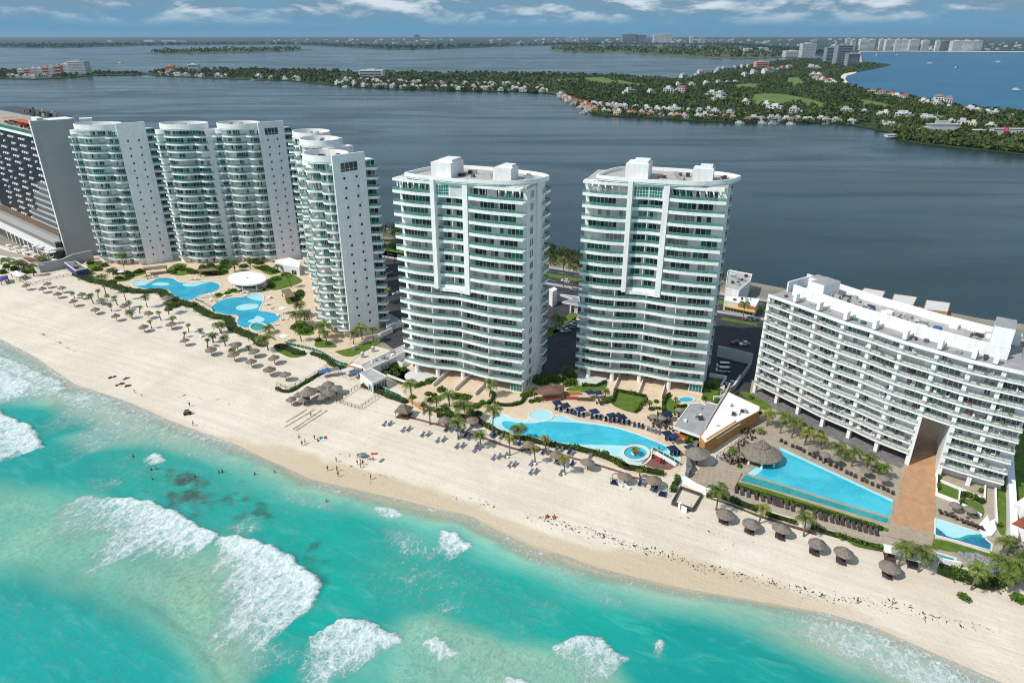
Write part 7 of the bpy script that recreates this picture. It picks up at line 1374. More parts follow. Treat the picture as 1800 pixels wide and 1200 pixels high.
# ================================================================ vehicles
def car(body, kind='car'):
    t = thing('parked_car', 'car', 'car'); van = kind == 'van'; mb = MB(); L_, W_ = (5.0, 1.9) if van else (4.4, 1.78)
    sec = [(-L_/2, .35, .75), (-L_/2+.1, .3, .95), (-L_/2+.9 if not van else -L_/2+.5, .3, 1.0), (-.9, .3, 1.02), (L_/2-.5, .3, .98), (L_/2, .35, .8)]
    for a, b in zip(sec, sec[1:]):
        for s in (-1, 1): mb.face([(a[0], s*W_/2, a[1]), (b[0], s*W_/2, b[1]), (b[0], s*W_/2, b[2]), (a[0], s*W_/2, a[2])])
        mb.face([(a[0], -W_/2, a[2]), (b[0], -W_/2, b[2]), (b[0], W_/2, b[2]), (a[0], W_/2, a[2])]); mb.face([(a[0], -W_/2, a[1]), (b[0], -W_/2, b[1]), (b[0], W_/2, b[1]), (a[0], W_/2, a[1])])
    for e in (sec[0], sec[-1]): mb.face([(e[0], -W_/2, e[1]), (e[0], W_/2, e[1]), (e[0], W_/2, e[2]), (e[0], -W_/2, e[2])])
    x0, x1, x2, x3, h = (-1.9, -1.3, 2.1, 2.4, 1.95) if van else (-1.0, -.35, 1.2, 1.9, 1.45)
    mb.face([(x1, -W_/2+.15, h), (x2, -W_/2+.15, h), (x2, W_/2-.15, h), (x1, W_/2-.15, h)]); mb.build('body', body, t)
    mb = MB(); lo = [(x0, 1.0), (x3, 1.0)]; hi = [(x1, h-.01), (x2, h-.01)]
    for s in (-1, 1): mb.face([(x0, s*(W_/2-.04), 1.0), (x3, s*(W_/2-.04), 1.0), (x2, s*(W_/2-.16), h-.01), (x1, s*(W_/2-.16), h-.01)])
    for a, b in ((x0, x1), (x3, x2)): mb.face([(a, -W_/2+.04, 1.0), (a, W_/2-.04, 1.0), (b, W_/2-.16, h-.01), (b, -W_/2+.16, h-.01)])
    mb.build('windows', 'glass_dark', t)
    for x in (-L_/2+.85, L_/2-.9):
        for s in (-1, 1): mb = MB(); mb.tube([(x, s*(W_/2-.2), .33), (x, s*(W_/2+.02), .33)], .33, 14); mb.build('wheel', 'tyre', t)
    return Proto(t)
CW, CG, CR, VW = car('car_white'), car('car_grey'), car('car_red'), car('car_white', 'van')
cars = [(CW,'M',215,660,.4),(CG,'M',245,650,.4),(CW,'M',275,640,.4),(CG,'M',300,650,.4),(CW,'M',240,680,.4),(CG,'M',290,625,.4),(CG,'M',310,360,-.45),(CW,'M',240,290,-.45),(VW,'N',205,925,-.1),(VW,'N',200,965,-.1),(CG,'N',270,1080,.2),(CR,'N',318,720,.3),(CW,'N',390,730,.3),(CG,'N',440,510,-.4),(CW,'O',245,590,.5),(CG,'O',200,440,.5),(CW,'O',150,390,-.45),(CW,'M',330,610,.4)]
series([tag(p.put((*G(*q(k, x, y)), 2.02), r, 1.0)) for p, k, x, y, r in cars], 'car in the shaded lots and road behind the towers, {o} from the left', 'car', 'cars behind the towers')
x, y, z = GS(330, 728); t = thing('beach_buggy', 'small dark beach buggy parked at the edge of the wet sand', 'buggy', (x, y, z)); mb = MB(); mb.box((x, y, z+.35), (2.4, 1.2, .45), .3); mb.build('body', 'tree_olive', t); mb = MB(); mb.box((x, y, z+1.5), (1.5, 1.1, .08), .3); mb.build('roof', 'dark_metal', t)
for sx in (-.8, .8):
    for sy in (-.6, .6): ca, sa = math.cos(.3), math.sin(.3); p = (x+sx*ca-sy*sa, y+sx*sa+sy*ca); mb = MB(); mb.tube([(p[0]+.1*sa, p[1]-.1*ca, z+.3), (p[0]-.1*sa, p[1]+.1*ca, z+.3)], .3, 12); mb.build('wheel', 'tyre', t); mb = MB(); mb.box((*lerp2((x, y), p, .8), z+.8), (.06, .06, .7)); mb.build('bar', 'dark_metal', t)
# wrack line: dried seaweed flakes, and tyre ruts
mb = MB(); rnd = random.Random(8)
for pts, n, w in (([(925,905),(985,920),(1040,935),(1075,946),(1120,962),(1180,978),(1240,1000),(1300,1010),(1380,1028),(1460,1050),(1560,1062),(1640,1085),(1740,1110)], 520, 1.5), ([(70,585),(95,598),(120,612),(140,622)], 60, .8), ([(220,676),(240,690),(260,700)], 20, 1), ([(780,870),(840,885),(870,890)], 25, 1.4), ([(1130,870),(1260,930),(1300,960)], 20, 4), ([(300,690),(360,700),(420,705)], 24, 2.5), ([(600,800),(660,830),(700,850)], 20, 3)):
    P = [GS(*p) for p in pts]
    for _ in range(n):
        i = rnd.randrange(len(P)-1); f = rnd.random(); p = [P[i][k]+(P[i+1][k]-P[i][k])*f for k in range(3)]; s = rnd.uniform(.06, .2) if rnd.random() < .85 else rnd.uniform(.2, .42); x = p[0]+rnd.gauss(0, w*.6); y = p[1]+rnd.gauss(0, w*.6); z = float(sand_z(x, y))+.07; a = rnd.uniform(0, 6.28)
        mb.face([(x+s*1.6*math.cos(a), y+s*1.6*math.sin(a), z), (x-s*.5*math.sin(a), y+s*.5*math.cos(a), z+.05), (x-s*1.6*math.cos(a), y-s*1.6*math.sin(a), z), (x+s*.5*math.sin(a), y-s*.5*math.cos(a), z+.02)])
tag(mb.build('seaweed_flakes', 'weed'), kind='stuff')
M['rut'] = mat('rut', (0.42, 0.345, 0.255), .95, .15, 2.0)
mb = MB()
for a, b in (((185,180),(480,0)),((170,250),(590,0)),((285,285),(700,5)),((330,300),(780,10))):
    A, B = GS(*q('P', *a)), GS(*q('P', *b)); n = 14
    for i in range(n): p = [A[k]+(B[k]-A[k])*i/n for k in range(3)]; r = [A[k]+(B[k]-A[k])*(i+1)/n for k in range(3)]; d = Vector((r[0]-p[0], r[1]-p[1], 0)).normalized(); s = Vector((-d.y, d.x, 0))*(.28+.05*math.sin(i*2.1)); u = Vector((0, 0, .1)); mb.face([tuple(Vector(p)-s+u), tuple(Vector(p)+s+u), tuple(Vector(r)+s+u), tuple(Vector(r)-s+u)])
struct('tyre_tracks', mb, 'rut', kind='structure')

for (k, x, y), l, m in ((('7',985,940), 'blue awning on posts behind the thatched cluster', 'blue_awning'), (('7',1228,948), 'blue awning next to the white box house', 'blue_awning'), (('7',1165,930), 'pale awning between the two blue ones', 'off_white'), (('7',1050,930), 'grey market stall awning behind the thatched cluster', 'slate')):
    x, y = G(*q(k, x, y)); t = thing('awning', l, 'awning', (x, y, 2)); mb = MB(); mb.bar((x-1.8, y-1.2, 4.2), (x+1.8, y+1.0, 4.4), 2.6, .12); mb.build('canopy', m, t)
    for a, b in ((-1.6, -1.2), (1.6, 1.0)): mb = MB(); mb.box((x+a, y+b, 1.95), (.12, .12, 2.26)); mb.build('post', 'timber', t)
# ================================================================ the far shore
GOLF = []
def far_sheet(name, pts, z, m, sm=3, kind='structure'):
    P = [G(*p, 0.0) for p in pts]; P = smooth_path(P, sm, True) if sm > 1 else P; mb = MB(); mb.prism(P, z-1.2, z, bottom=False); return struct(name, mb, m, kind=kind)
PEN = [(262,130),(272,133),(350,137),(450,141),(520,143),(560,148),(620,153),(700,157),(800,160),(900,161),(960,164),(985,171),(1010,183),(1045,201),(1110,206),(1200,211),(1300,216),(1400,216),(1480,218),(1505,222),(1560,233),(1580,246),(1650,257),(1720,264),(1800,272),(1950,290),(1990,225),(1900,205),(1800,197),(1700,191),(1640,181),(1600,171),(1540,161),(1495,153),(1478,141),(1480,131),(1505,127),(1550,118),(1567,114),(1545,111),(1500,106),(1460,104),(1400,104),(1345,110),(1300,117),(1240,130),(1205,141),(1150,138),(1080,134),(1000,131),(880,129),(700,129),(600,126),(500,124),(400,123),(300,124)]
far_sheet('peninsula', PEN, 1.0, 'forest_floor', 2)
far_sheet('peninsula', [(-80,137),(0,138.5),(60,140),(120,137.5),(150,134.5),(200,133),(250,132),(262,129),(230,127.5),(160,128),(60,124),(0,122),(-80,122)], 1.0, 'forest_floor', 2)
far_sheet('mangrove_island', [(965,87),(1000,85),(1060,84.6),(1150,85),(1230,84.5),(1300,86),(1350,92),(1393,97),(1345,103),(1215,102),(1150,97),(1080,93),(1000,92)], 0.6, 'marsh', 2)
far_sheet('mangrove_island', [(250,94),(300,92),(380,90.5),(450,89.5),(535,87),(545,88.5),(450,92),(320,95)], 0.6, 'marsh', 2)
far_sheet('mainland', [(-900,83),(0,84),(100,85),(180,83),(300,80),(380,79.5),(480,79),(560,81),(620,84),(660,87),(720,88),(790,86),(900,82),(1000,79.5),(1080,78.5),(1220,79),(1290,81),(1330,86),(1400,93),(1450,99),(1482,97),(1510,91),(1600,90.5),(1800,91.5),(2000,92.5),(3200,100),(4500,66.5),(900,65.5),(-3200,66.5)], 0.8, 'mainland', 1)
bay = [(1400,103.5),(1460,104),(1500,106),(1545,110.5),(1568,114),(1550,119),(1505,127.5),(1481,131),(1479,141),(1496,153),(1540,160),(1600,170),(1640,180),(1700,190),(1800,196),(1900,204),(1990,224),(2300,260),(2600,150),(2400,95),(2000,92.5),(1800,91.5),(1600,90.5),(1510,91),(1480,97),(1440,100)]
P = [G(*p, -0.3) for p in bay]; mb = MB(); mb.prism(P, -0.7, -0.3, bottom=False); struct('bay_water', mb, 'bay')
far_sheet('bay_beach', [(1478,141),(1482,131),(1506,127),(1500,131),(1489,134),(1486,141),(1498,152),(1490,150)], 1.05, 'sand', 2); far_sheet('bay_beach', [(1510,90.2),(1600,90),(1800,91),(1800,91.8),(1600,90.8),(1510,91.2)], .9, 'sand', 1)
for pts in ([(1025,138),(1060,137),(1085,146),(1065,150),(1040,146)], [(1085,141),(1120,148),(1150,148),(1120,152),(1088,150)], [(975,141),(1010,139),(1020,143),(985,146)], [(1290,150),(1330,148),(1332,156),(1298,158)], [(1320,168),(1370,166),(1420,175),(1460,187),(1440,191),(1400,182),(1330,184)], [(1385,138),(1402,137),(1415,149),(1398,152),(1386,148)], [(1500,175),(1540,180),(1575,190),(1560,192),(1520,186)], [(1580,196),(1660,205),(1690,213),(1640,208)]):
    far_sheet('golf_course', pts, 1.06, 'golf', 3); GOLF.append([G(*p, 0.0) for p in pts])
def inside(x, y, P): return bool(sd_poly(np.array([x]), np.array([y]), P)[0] < 0)
PENW = [G(*p, 0.0) for p in PEN]

def forest(name, zones, m, clear=()):
    """a wood seen as one mass: many crowns of leaf clumps in one mesh"""
    V = []; Fc = []; rnd = np.random.default_rng(3)
    for pts, n, r0, r1, nl in zones:
        W_ = [G(*p, 0.0) for p in pts]; A = np.array(W_); lo, hi = A.min(0), A.max(0); c = rnd.uniform(lo, hi, (n*12, 2)); s = sd_poly(c[:, 0], c[:, 1], W_); c = c[s < -r0*.5]
        for gp in clear:
            if len(c): c = c[sd_poly(c[:, 0], c[:, 1], gp) > 2.0]
        c = c[:n]
        for x, y in c:
            r = rnd.uniform(r0, r1); h = r*rnd.uniform(.7, 1.25); d = rnd.normal(size=(nl, 3)); d /= np.linalg.norm(d, axis=1)[:, None]; d[:, 2] = np.abs(d[:, 2]); p = np.array([x, y, 1.0+h*.35])+d*np.array([r, r, h])*rnd.uniform(.72, 1.05, (nl, 1))
            a = rnd.normal(size=(nl, 3)); a /= np.linalg.norm(a, axis=1)[:, None]; b = np.cross(a, d+rnd.normal(size=(nl, 3))*.5); b /= np.linalg.norm(b, axis=1)[:, None]; sz = r*rnd.uniform(.35, .6, (nl, 1))
            q_ = np.stack([p-a*sz, p+b*sz*.8, p+a*sz, p-b*sz*.8], 1).reshape(-1, 3); i = sum(len(v) for v in V[-1:]) ; V.append(q_)
    V = np.concatenate(V); Fq = np.arange(len(V)).reshape(-1, 4); o = grid_obj(name, V, Fq, m); o.data.polygons.foreach_set('use_smooth', np.zeros(len(o.data.polygons), bool)); return tag(o, kind='stuff')
forest('mangrove_forest', [([(262,129),(272,133),(350,136),(450,140),(520,143),(560,147),(600,150),(600,126),(500,124),(400,123),(300,124)], 700, 4, 7, 20), ([(600,127),(620,152),(700,156),(800,159),(900,160),(960,163),(985,170),(1000,131),(880,129),(700,129)], 800, 3.5, 6.5, 20),
    ([(1000,131),(985,170),(1010,182),(1045,199),(1110,204),(1200,209),(1300,214),(1400,214),(1480,216),(1510,222),(1560,231),(1600,215),(1560,180),(1500,160),(1440,140),(1330,130),(1240,132),(1205,141),(1080,134)], 3600, 2.6, 5.2, 20), ([(1240,132),(1300,118),(1345,111),(1400,105),(1480,106),(1560,115),(1505,127),(1480,131),(1480,141),(1496,153),(1540,162),(1500,160),(1440,140),(1330,130)], 1000, 3, 6, 18),
    ([(1500,160),(1540,161),(1600,171),(1640,181),(1700,191),(1800,198),(1900,206),(1900,250),(1800,245),(1700,235),(1600,225),(1560,190)], 1300, 2.4, 4.6, 20), ([(1565,233),(1582,246),(1650,256),(1720,263),(1800,271),(1950,288),(1900,262),(1800,250),(1740,245),(1700,238),(1640,240),(1600,228)], 560, 3.5, 6.0, 40),
    ([(-80,137),(0,138),(60,139.5),(120,137),(150,134),(200,133),(250,132),(262,130),(230,128),(160,128),(60,125),(-80,123)], 420, 3.5, 6, 20), ([(985,172),(1010,184),(1045,200),(1110,205),(1300,215),(1300,196),(1120,185),(1020,172)], 200, 2.2, 4, 20), ([(590,152),(700,157.5),(800,160.5),(900,161),(960,164),(960,158),(800,154),(600,147)], 420, 3, 5.5, 20), ([(985,172),(1010,184),(1045,201),(1110,206),(1300,216),(1400,216),(1500,221),(1500,216),(1400,211),(1300,210.5),(1110,201),(1045,196)], 420, 1.8, 3.6, 20)], 'forest_leaf', GOLF)
forest('island_mangroves', [([(965,87),(1000,85.4),(1060,85),(1150,85.4),(1230,85),(1300,86.5),(1350,92.5),(1390,97),(1345,102.5),(1215,101.5),(1150,96.5),(1080,92.5),(1000,91.7)], 500, 12, 24, 12), ([(250,94),(300,92),(380,90.5),(450,89.5),(535,87.2),(540,88.3),(450,91.8),(320,94.8)], 150, 12, 22, 12)], 'marsh')
forest('mainland_forest', [([(-100,83.5),(0,83.8),(100,84.8),(180,82.8),(300,79.8),(480,78.8),(560,80.8),(660,86.8),(720,87.8),(790,85.8),(900,81.8),(900,80),(700,83),(500,77),(200,79),(-100,81)], 700, 10, 22, 8), ([(900,81.8),(1080,78.4),(1220,78.9),(1300,81.5),(1400,92.5),(1450,98.5),(1480,96.5),(1400,88),(1300,79),(1000,77.5)], 500, 8, 18, 8)], 'mainland')
LS = [(u, 331+5*math.sin(u*.05)) for u in range(-520, 330, 12)]; mb_z = shore_poly([(-560,322),(-560,342),(-300,343),(-100,347),(-42,344),(-42,322)])
def wood_world(name, poly, n, r0, r1, nl, m):
    A = np.array(poly); rnd = np.random.default_rng(5); c = rnd.uniform(A.min(0), A.max(0), (n*14, 2)); s = sd_poly(c[:, 0], c[:, 1], poly); c = c[s < -.5][:n]; V = []
    for x, y in c:
        r = rnd.uniform(r0, r1); h = r*rnd.uniform(.9, 1.4); d = rnd.normal(size=(nl, 3)); d /= np.linalg.norm(d, axis=1)[:, None]; d[:, 2] = np.abs(d[:, 2]); p = np.array([x, y, 2.0+h*.3])+d*np.array([r, r, h])*rnd.uniform(.7, 1.05, (nl, 1))
        a = rnd.normal(size=(nl, 3)); a /= np.linalg.norm(a, axis=1)[:, None]; b = np.cross(a, d+rnd.normal(size=(nl, 3))*.5); b /= np.linalg.norm(b, axis=1)[:, None]; sz = rnd.uniform(.3, .6, (nl, 1)); V.append(np.stack([p-a*sz, p+b*sz*.8, p+a*sz, p-b*sz*.8], 1).reshape(-1, 3))
    V = np.concatenate(V); o = grid_obj(name, V, np.arange(len(V)).reshape(-1, 4), m); o.data.polygons.foreach_set('use_smooth', np.zeros(len(o.data.polygons), bool)); return tag(o, kind='stuff')
wood_world('lagoon_mangroves', mb_z, 520, 2.2, 4.0, 70, 'tree_olive')
wood_world('corner_greenery', [G(*p) for p in [(1790,610),(1830,600),(1900,700),(1850,860),(1800,850),(1785,700)]], 40, 1.8, 3.5, 70, 'tree_leaf')
# ---- houses and hotels of the far shore
def villa(i, wallm, roofm, hip=False):
    r = random.Random(i); t = thing('villa', 'villa', 'villa'); w, d, h = r.uniform(9, 15), r.uniform(8, 11), r.uniform(5.5, 8.5)
    mb = MB(); mb.box((0, 0, 0), (w, d, h)); mb.box((r.uniform(-2, 2), d*.15, h+.36), (w*.5, d*.55, 2.8)) if not hip else None; mb.box((r.choice((-1, 1))*w*.62, r.uniform(-1, 2), 0), (w*.4, d*.8, h*r.uniform(.5, .7))); mb.build('wall', wallm, t)
    mb = MB()
    if hip:
        e = [(-w/2-.5, -d/2-.5), (w/2+.5, -d/2-.5), (w/2+.5, d/2+.5), (-w/2-.5, d/2+.5)]; a, b = (-w*.22, 0), (w*.22, 0); z0, z1 = h+.01, h+2.6
        mb.face([(*e[0], z0), (*e[1], z0), (*b, z1), (*a, z1)]); mb.face([(*e[2], z0), (*e[3], z0), (*a, z1), (*b, z1)]); mb.face([(*e[1], z0), (*e[2], z0), (*b, z1)]); mb.face([(*e[3], z0), (*e[0], z0), (*a, z1)]); mb.face([(*p, z0) for p in e])
    else: mb.box((0, 0, h+.002), (w+.3, d+.3, .35))
    mb.build('roof', roofm, t)
    for z in (1.0, 4.0):
        for k in range(3): mb = MB(); x = -w*.32+k*w*.32; mb.box((x, -d/2-.04, z), (w*.17, .1, 1.7)); mb.build('window', 'glass_dark', t)
    return Proto(t)
VW_ = [villa(i, m, r, h) for i, (m, r, h) in enumerate([('far_white','far_white',0),('far_white','far_white',0),('far_white','roof_gravel',0),('cream_wall','far_white',0),('pink_wall','pink_wall',0),('far_white','red_roof',1),('cream_wall','red_roof',1),('far_white','dark_thatch',1)])]
def villas(pts, n, w, label, group, scale=1.0, mix=(0,0,1,1,2,3,5), seed=1, grow=0.0):
    r = random.Random(seed); out = []; P = [G(*p, 0.0) for p in pts]
    for i in range(n):
        f = (i+r.uniform(.1, .9))/n*(len(P)-1); j = min(int(f), len(P)-2); p = lerp2(P[j], P[j+1], f-j); a = math.atan2(P[j+1][1]-P[j][1], P[j+1][0]-P[j][0])
        s = scale*r.uniform(.8, 1.25); out.append(VW_[r.choice(mix)].put((p[0]+r.uniform(-w*.2, w*.2), p[1]+r.uniform(-w*.2, w), 1.0), a*.5+r.uniform(-.3, .3), (s, s, s*r.uniform(.85, 1.2))))
    return series(out, label, 'villa', group)
villas([(985,171),(1012,183),(1045,199),(1110,204.5),(1200,209),(1300,213.5)], 30, 16, 'far villa in the front row on the lagoon shore, {o} from the left', 'front row villas', .82, (0,1,2,3,4,4,5,6), 2)
villas([(1040,188),(1080,192),(1130,196),(1200,200),(1300,205)], 34, 26, 'far villa in the second row behind the lagoon front, {o} from the left', 'second row villas', .72, (0,1,0,1,2,3), 3)
villas([(1310,214),(1360,214.5),(1400,214.5),(1440,215),(1500,219)], 14, 12, 'far villa by the boat docks of the right lagoon shore, {o} from the left', 'dock side villas', .72, (0,1,0,5,4,2), 4)
villas([(590,150),(650,155),(720,157),(800,159),(880,160),(960,163)], 50, 38, 'far villa in the front row of the middle shore, {o} from the left', 'middle shore villas', .78, (0,1,2,3,0,1), 5)
villas([(600,142),(680,148),(760,150),(860,152),(950,154)], 40, 60, 'far villa in the crowded back row of the middle shore, {o} from the left', 'middle back villas', .75, (0,1,2,0,1,4), 6)
villas([(278,132),(300,133.5),(340,136),(400,138)], 13, 45, 'far villa on the left tip of the middle shore, {o} from the left', 'left tip villas', 1.1, (0,2,5,6,3), 7)
villas([(455,139),(490,141),(540,144)], 5, 30, 'far villa between left tip and crowded shore, {o} from the left', 'lone villas', 1.0, (0,1,3), 8)
villas([(8,137),(40,138.5),(80,138)], 7, 30, 'far villa on the small left headland, {o} from the left', 'left headland villas', 1.0, (0,5,6,2), 9)
villas([(1205,141),(1240,133),(1280,126),(1320,118)], 12, 60, 'far villa along the marina inlet, {o} from the left', 'marina villas', 1.1, (0,1,0,2), 10)
villas([(1185,157),(1240,153),(1270,150),(1300,147)], 7, 30, 'far villa in the trees below the marina, {o} from the left', 'villas in the trees', .95, (0,1,2), 11)
villas([(1430,134),(1445,142),(1460,147),(1478,151)], 12, 50, 'far villa by the bay beach, {o} from the left', 'bay beach villas', 1.15, (0,1,0,5), 12)
villas([(1535,167),(1570,172),(1600,178)], 8, 25, 'far villa on the bay shore, {o} from the left', 'bay shore villas', .95, (0,5,0,6), 13)
villas([(1618,184),(1650,189),(1700,197),(1740,203),(1790,212)], 10, 18, 'far villa along the right bay shore, {o} from the left', 'right bay villas', .85, (0,1,0,3,0), 14)
villas([(1550,218),(1575,224),(1600,233),(1620,238)], 8, 8, 'far hut at the landing left of the ship, {o} from the left', 'landing huts', .5, (0,3,2,7), 15)
villas([(1640,181),(1682,184)], 2, 4, 'big thatched house on the right bay shore, {o} from the left', 'thatched bay houses', 1.3, (7,), 16)
villas([(1100,170),(1180,166),(1260,172),(1300,186),(1380,198),(1440,206)], 12, 60, 'far villa inland between the lawns of the peninsula, {o} from the left', 'inland villas', 1.15, (0,1,2,0,5), 17)
villas([(1330,140),(1360,130),(1400,122),(1440,124)], 12, 90, 'far villa in the woods before the white city tower, {o} from the left', 'woodland villas', 1.35, (0,1,0,5), 18)
villas([(1480,200),(1540,206),(1620,214),(1700,224),(1780,236)], 14, 30, 'far villa in the mangrove side woods on the right, {o} from the left', 'right wood villas', .9, (0,1,3,0), 19)
def tower_box(name, label, px0, px1, py_top, py_base, wallm='far_white', depth=1.0, floors=10, group=None, cat='high-rise', tall=1.0):
    x, y = G((px0+px1)/2, py_base, 0.0); s = px_m(x, y, 0); w = (px1-px0)/s; h = max(6, hgt((px0+px1)/2, py_base, (px0+px1)/2, py_top, 0.0)); t = thing(name, label, cat, (x, y, 0.8), group); d = w*.5*depth+6
    mb = MB(); mb.box((x, y+d/2, .8), (w, d, h)); mb.build('wall', wallm, t)
    n = min(floors, 12)
    for k in range(n): mb = MB(); z = .8+h*(k+.4)/(n+.4); mb.box((x, y-.25, z), (w*.9, .5, h/(n+.4)*.42)); mb.build('window_band', 'far_grey' if wallm == 'far_white' else 'glass_dark', t)
    mb = MB(); mb.box((x, y+d*.5, .8+h+.01), (w*.35, d*.5, h*.06+1.5)); mb.build('roof_house', wallm, t); return t
HT = [(1093,1120,60.5,76.5,'far_grey'),(1118,1136,62,76.5,'far_grey'),(1148,1160,61,75.5,'far_white'),(1160,1168,60,75.5,'far_white'),(1168,1181,60,75.5,'far_white'),(728,738,61.5,73,'far_grey'),(996,1009,66.5,74,'far_white'),(1012,1018,65.5,74,'far_white'),(1212,1218,64,76,'far_white'),(1229,1238,67.5,76.5,'far_white'),(1485,1494,68.5,88.5,'far_white'),(1495,1502,70,89,'far_white'),(1510,1524,69,89,'far_white'),(1525,1536,70,89,'far_white'),(1544,1553,69.5,89,'far_white'),(1555,1567,69.5,89.5,'far_white'),(1572,1581,69.5,90,'far_white'),(1582,1594,70,90,'far_white'),(1597,1613,70,89.5,'far_white'),(1619,1631,71.5,89.5,'far_white'),(1643,1650,72,90,'far_white'),(1650,1668,72.5,90,'far_grey'),(1672,1690,72.3,90.5,'far_white'),(1690,1707,72,90.5,'far_white'),(1708,1724,72,90.5,'far_white'),(1408,1432,77,102,'far_white')]
ts = [tower_box('high_rise', 'x', *a, floors=9) for a in HT]
series(ts, 'far hotel high-rise on the city skyline, {o} from the left', 'high-rise', 'skyline high-rises')
for a, l in (((1450,1470,84,112,'far_grey'), 'grey blue hotel wing on the point, left of three joined wings'), ((1468,1494,80,115,'far_grey'), 'tall grey blue hotel wing on the point, middle of three joined wings'), ((1488,1509,95,117,'far_grey'), 'grey blue hotel wing on the point, right of three joined wings')): tower_box('hotel_wing', l, *a, floors=11, group='hotel on the point', cat='hotel')
x, y = G(1512, 112, 0); t = thing('pyramid_hall', 'pale stepped pyramid hall right of the grey blue hotel on the point', 'hall', (x, y, .8)); mb = MB(); mb.cone((x, y+20), 40, 6, .8, 44, 4); mb.build('roof', 'far_grey', t)
for a, l, m, f in (((631,673,124.5,138.5), 'grey block of flats with square windows on the middle shore', 'off_white', 5), ((110,126,113,131.5), 'pale stepped apartment tower on the left headland, left of two', 'far_white', 7), ((122,152,108.5,132), 'tall pale apartment tower on the left headland, right of two', 'far_white', 8), ((293,306,116,130.5), 'pink white building on the left tip of the middle shore', 'pink_wall', 4), ((332,349,114,129), 'pale tower on the left tip of the middle shore', 'off_white', 6), ((1328,1350,109,122), 'pink hotel building right of the marina inlet', 'pink_wall', 4), ((1380,1408,90,101), 'low white building left of the white city tower', 'far_white', 4), ((1308,1322,86,95), 'small pale dome-like block on the mangrove island', 'far_white', 3), ((1330,1350,84.5,93), 'low blue white block on the mangrove island', 'far_white', 3)): tower_box('apartment_block', l, *a, m, floors=f, cat='building')
ts = [tower_box('row_house', 'x', x0, x0+10, y0, 133.5+(x0-32)*.01, random.choice(['far_white','far_white','pink_wall']), floors=3, cat='apartments') for x0, y0 in ((32,122),(44,121.5),(55,120),(66,119.5),(77,118),(88,117.5),(99,115.5))]
series(ts, 'step in the rising row of pale apartments on the left headland, {o} from the left', 'apartments', 'headland apartments')
# low white city on the horizon
def low(m): 
    t = thing('city_building', 'x', 'building'); mb = MB(); mb.box((0, 0, 0), (1, 1, 1)); mb.box((.15, .1, 1.001), (.5, .5, .25)); o = mb.build('wall', m, t); return Proto(t)
LB_ = [low('far_white'), low('far_white'), low('cream_wall'), low('far_grey')]; rc = random.Random(21); rows = {}
for i in range(250):
    px = rc.choice([rc.uniform(460, 800), rc.uniform(860, 1480), rc.uniform(860, 1480), rc.uniform(1480, 1800)]); hi = 77.5 if px < 900 else 78 if px < 1350 else 84; py = rc.uniform(70, hi) if px < 1480 else rc.uniform(77, 90)
    x, y = G(px, py, 0.0); s = px_m(x, y, 0); w = rc.uniform(1.5, 6)/s; h = rc.uniform(.9, 2.6)/s*(1.1 if px > 860 else .8); o = rc.choice(LB_).put((x, y, .8), rc.uniform(-.2, .2), (w, w*.7, h)); rows.setdefault((0 if px < 860 else 1 if px < 1480 else 2), []).append(o)
for k, l in ((0, 'tiny pale building of the low city on the left horizon'), (1, 'tiny pale building of the city on the middle horizon'), (2, 'tiny pale building of the shore city at the right horizon')):
    for o in rows[k]: tag(o, l, 'building', ['low city on the left horizon', 'city on the middle horizon', 'shore city on the right'][k])
for (x0, x1, y0, y1), l in (((188,198,71.5,74.5), 'long white shed in the trees on the left mainland, leftmost'), ((253,270,71,74.5), 'arched white shed roof on the left mainland'), ((283,310,71.5,74.5), 'long white sheds right of the arched roof'), ((313,327,72.5,75), 'pale green white shed on the left mainland, rightmost')): tower_box('shed', l, x0, x1, y0, y1, 'far_white', floors=1, cat='shed')
# ---- the ship shaped restaurant, the pink sign, boats, docks
x, y = G(1650, 235, 0.0); t = thing('ship_restaurant', 'white restaurant built like a ship, standing among the mangroves', 'ship', (x, y, 1)); s = 1/px_m(x, y, 0)*1.0; L_ = 68*s
hull = smooth_path([(x-L_/2, y), (x-L_*.38, y-4.5), (x, y-5.5), (x+L_*.45, y-5), (x+L_/2, y), (x+L_*.45, y+5), (x, y+5.5), (x-L_*.38, y+4.5)], 4, True); mb = MB(); mb.prism(hull, 4.5, 8.5); mb.prism([lerp2((x, y), p, .93) for p in hull], 3.0, 4.49, 0); mb.build('hull', 'far_white', t)
for z, k, m in ((8.51, .82, 'far_grey'), (11.3, .86, 'far_white'), (12.0, .4, 'far_white')): mb = MB(); mb.prism([(x+(p[0]-x)*k+(L_*.04), y+(p[1]-y)*k) for p in hull], z, z+(2.7 if m == 'far_grey' else .6 if k > .5 else 3.5)); mb.build('deck', m, t)
mb = MB(); mb.tube([(x-L_*.15, y, 8.5), (x-L_*.15, y, 27)], [.5, .25], 6); mb.build('mast', 'far_white', t)
for px0, px1, py, hh, l in ((1745,1810,239,7.0, 'long white marina shed at the right edge'), (1706,1732,238,5.0, 'white shed between the ship and the pink sign'), (1560,1582,243,2.5, 'low white landing stage at the mangrove tip')):
    a, b = G(px0, py, 0), G(px1, py, 0); mb = MB(); mb.box(((a[0]+b[0])/2, a[1]+5, .9), (b[0]-a[0], 9, hh)); t = thing('shed', l, 'shed', (*a, .9)); mb.build('wall', 'far_white', t); mb = MB(); mb.box(((a[0]+b[0])/2, a[1]+5, .9+hh+.01), (b[0]-a[0]+1, 10, .4)); mb.build('roof', 'far_white', t)
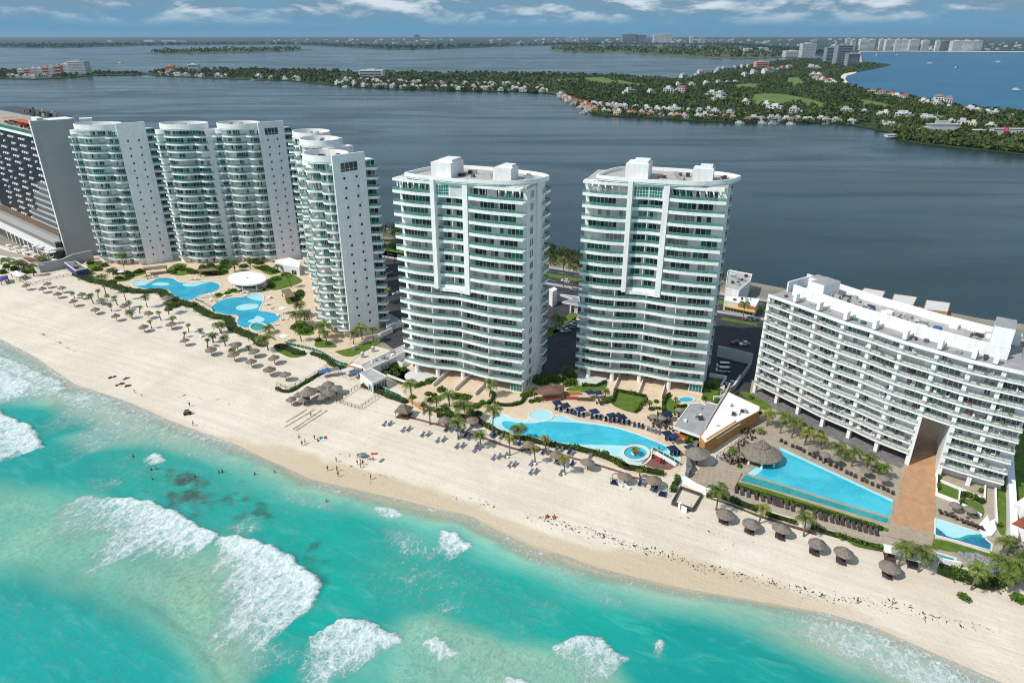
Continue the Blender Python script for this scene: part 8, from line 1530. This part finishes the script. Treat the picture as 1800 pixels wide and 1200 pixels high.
x, y = G(1765, 242, 0); t = thing('sign_board', 'tall red pink sign board beside the white marina shed', 'sign', (x, y, .9)); mb = MB(); mb.box((x, y, 1.0), (5.0, .8, 12)); mb.build('board', 'pink_sign', t); mb = MB(); mb.box((x, y-.45, 8), (3.2, .1, 3.2)); mb.build('emblem', 'pink_wall', t)
def boat():
    t = thing('motor_boat', 'boat', 'boat'); P = [(-5, -1.3), (2, -1.5), (5.5, 0), (2, 1.5), (-5, 1.3)]; mb = MB(); mb.prism(P, -.3, 1.3); mb.build('hull', 'far_white', t); mb = MB(); mb.prism([(-3, -1), (1.2, -1), (2.2, 0), (1.2, 1), (-3, 1)], 1.31, 2.7); mb.build('cabin', 'far_white', t); mb = MB(); mb.box((-1, 0, 2.71), (3.4, 1.9, .15)); mb.build('roof', 'far_grey', t); return Proto(t)
BT_ = boat(); bo = [BT_.put((*G(px, py, 0.0), -.2), rc.uniform(-.5, .5), s) for px, py, s in ((212,111,2.2),(1543,97.5,3.2),(1579,97.8,3),(1635,112,2.4),(1755,109.5,2.2),(1682,119.5,2),(1786,158,1.6),(1355,215.5,1.3),(1340,216.5,1.2),(1300,216.5,1.2),(1452,217.8,1.1),(1360,218,1.5),(1162,207.5,1.2),(1030,196,1.3),(1020,190,1.4),(1008,184,1.3),(998,177,1.4),(1025,199,1.2),(608,153.5,1.8),(470,146,1.6),(445,142,1.6),(60,139.6,1.6),(1390,218.5,1.2),(1000,179.5,1.5))]
series(bo, 'small white boat on the far water, {o} from the left', 'boat', 'boats on the far water')
# ---- air
def haze():
    mb = MB(); mb.prism([(-30000,-900),(30000,-900),(30000,26800),(-30000,26800)], -3.5, 150); o = mb.build('haze', [hz_mat()]); tag(o, kind='stuff'); return o
def hz_mat():
    m = bpy.data.materials.new('haze'); m.use_nodes = True; N = m.node_tree.nodes; N.remove(N['Principled BSDF']); v = N.new('ShaderNodeVolumePrincipled')
    v.inputs['Color'].default_value = (0.52, 0.74, 0.95, 1); v.inputs['Density'].default_value = HAZE; v.inputs['Anisotropy'].default_value = 0.3
    m.node_tree.links.new(v.outputs[0], N['Material Output'].inputs['Volume']); return m
HAZE = 2.8e-5
if HAZE: haze()
print('objects', len(SC.objects))
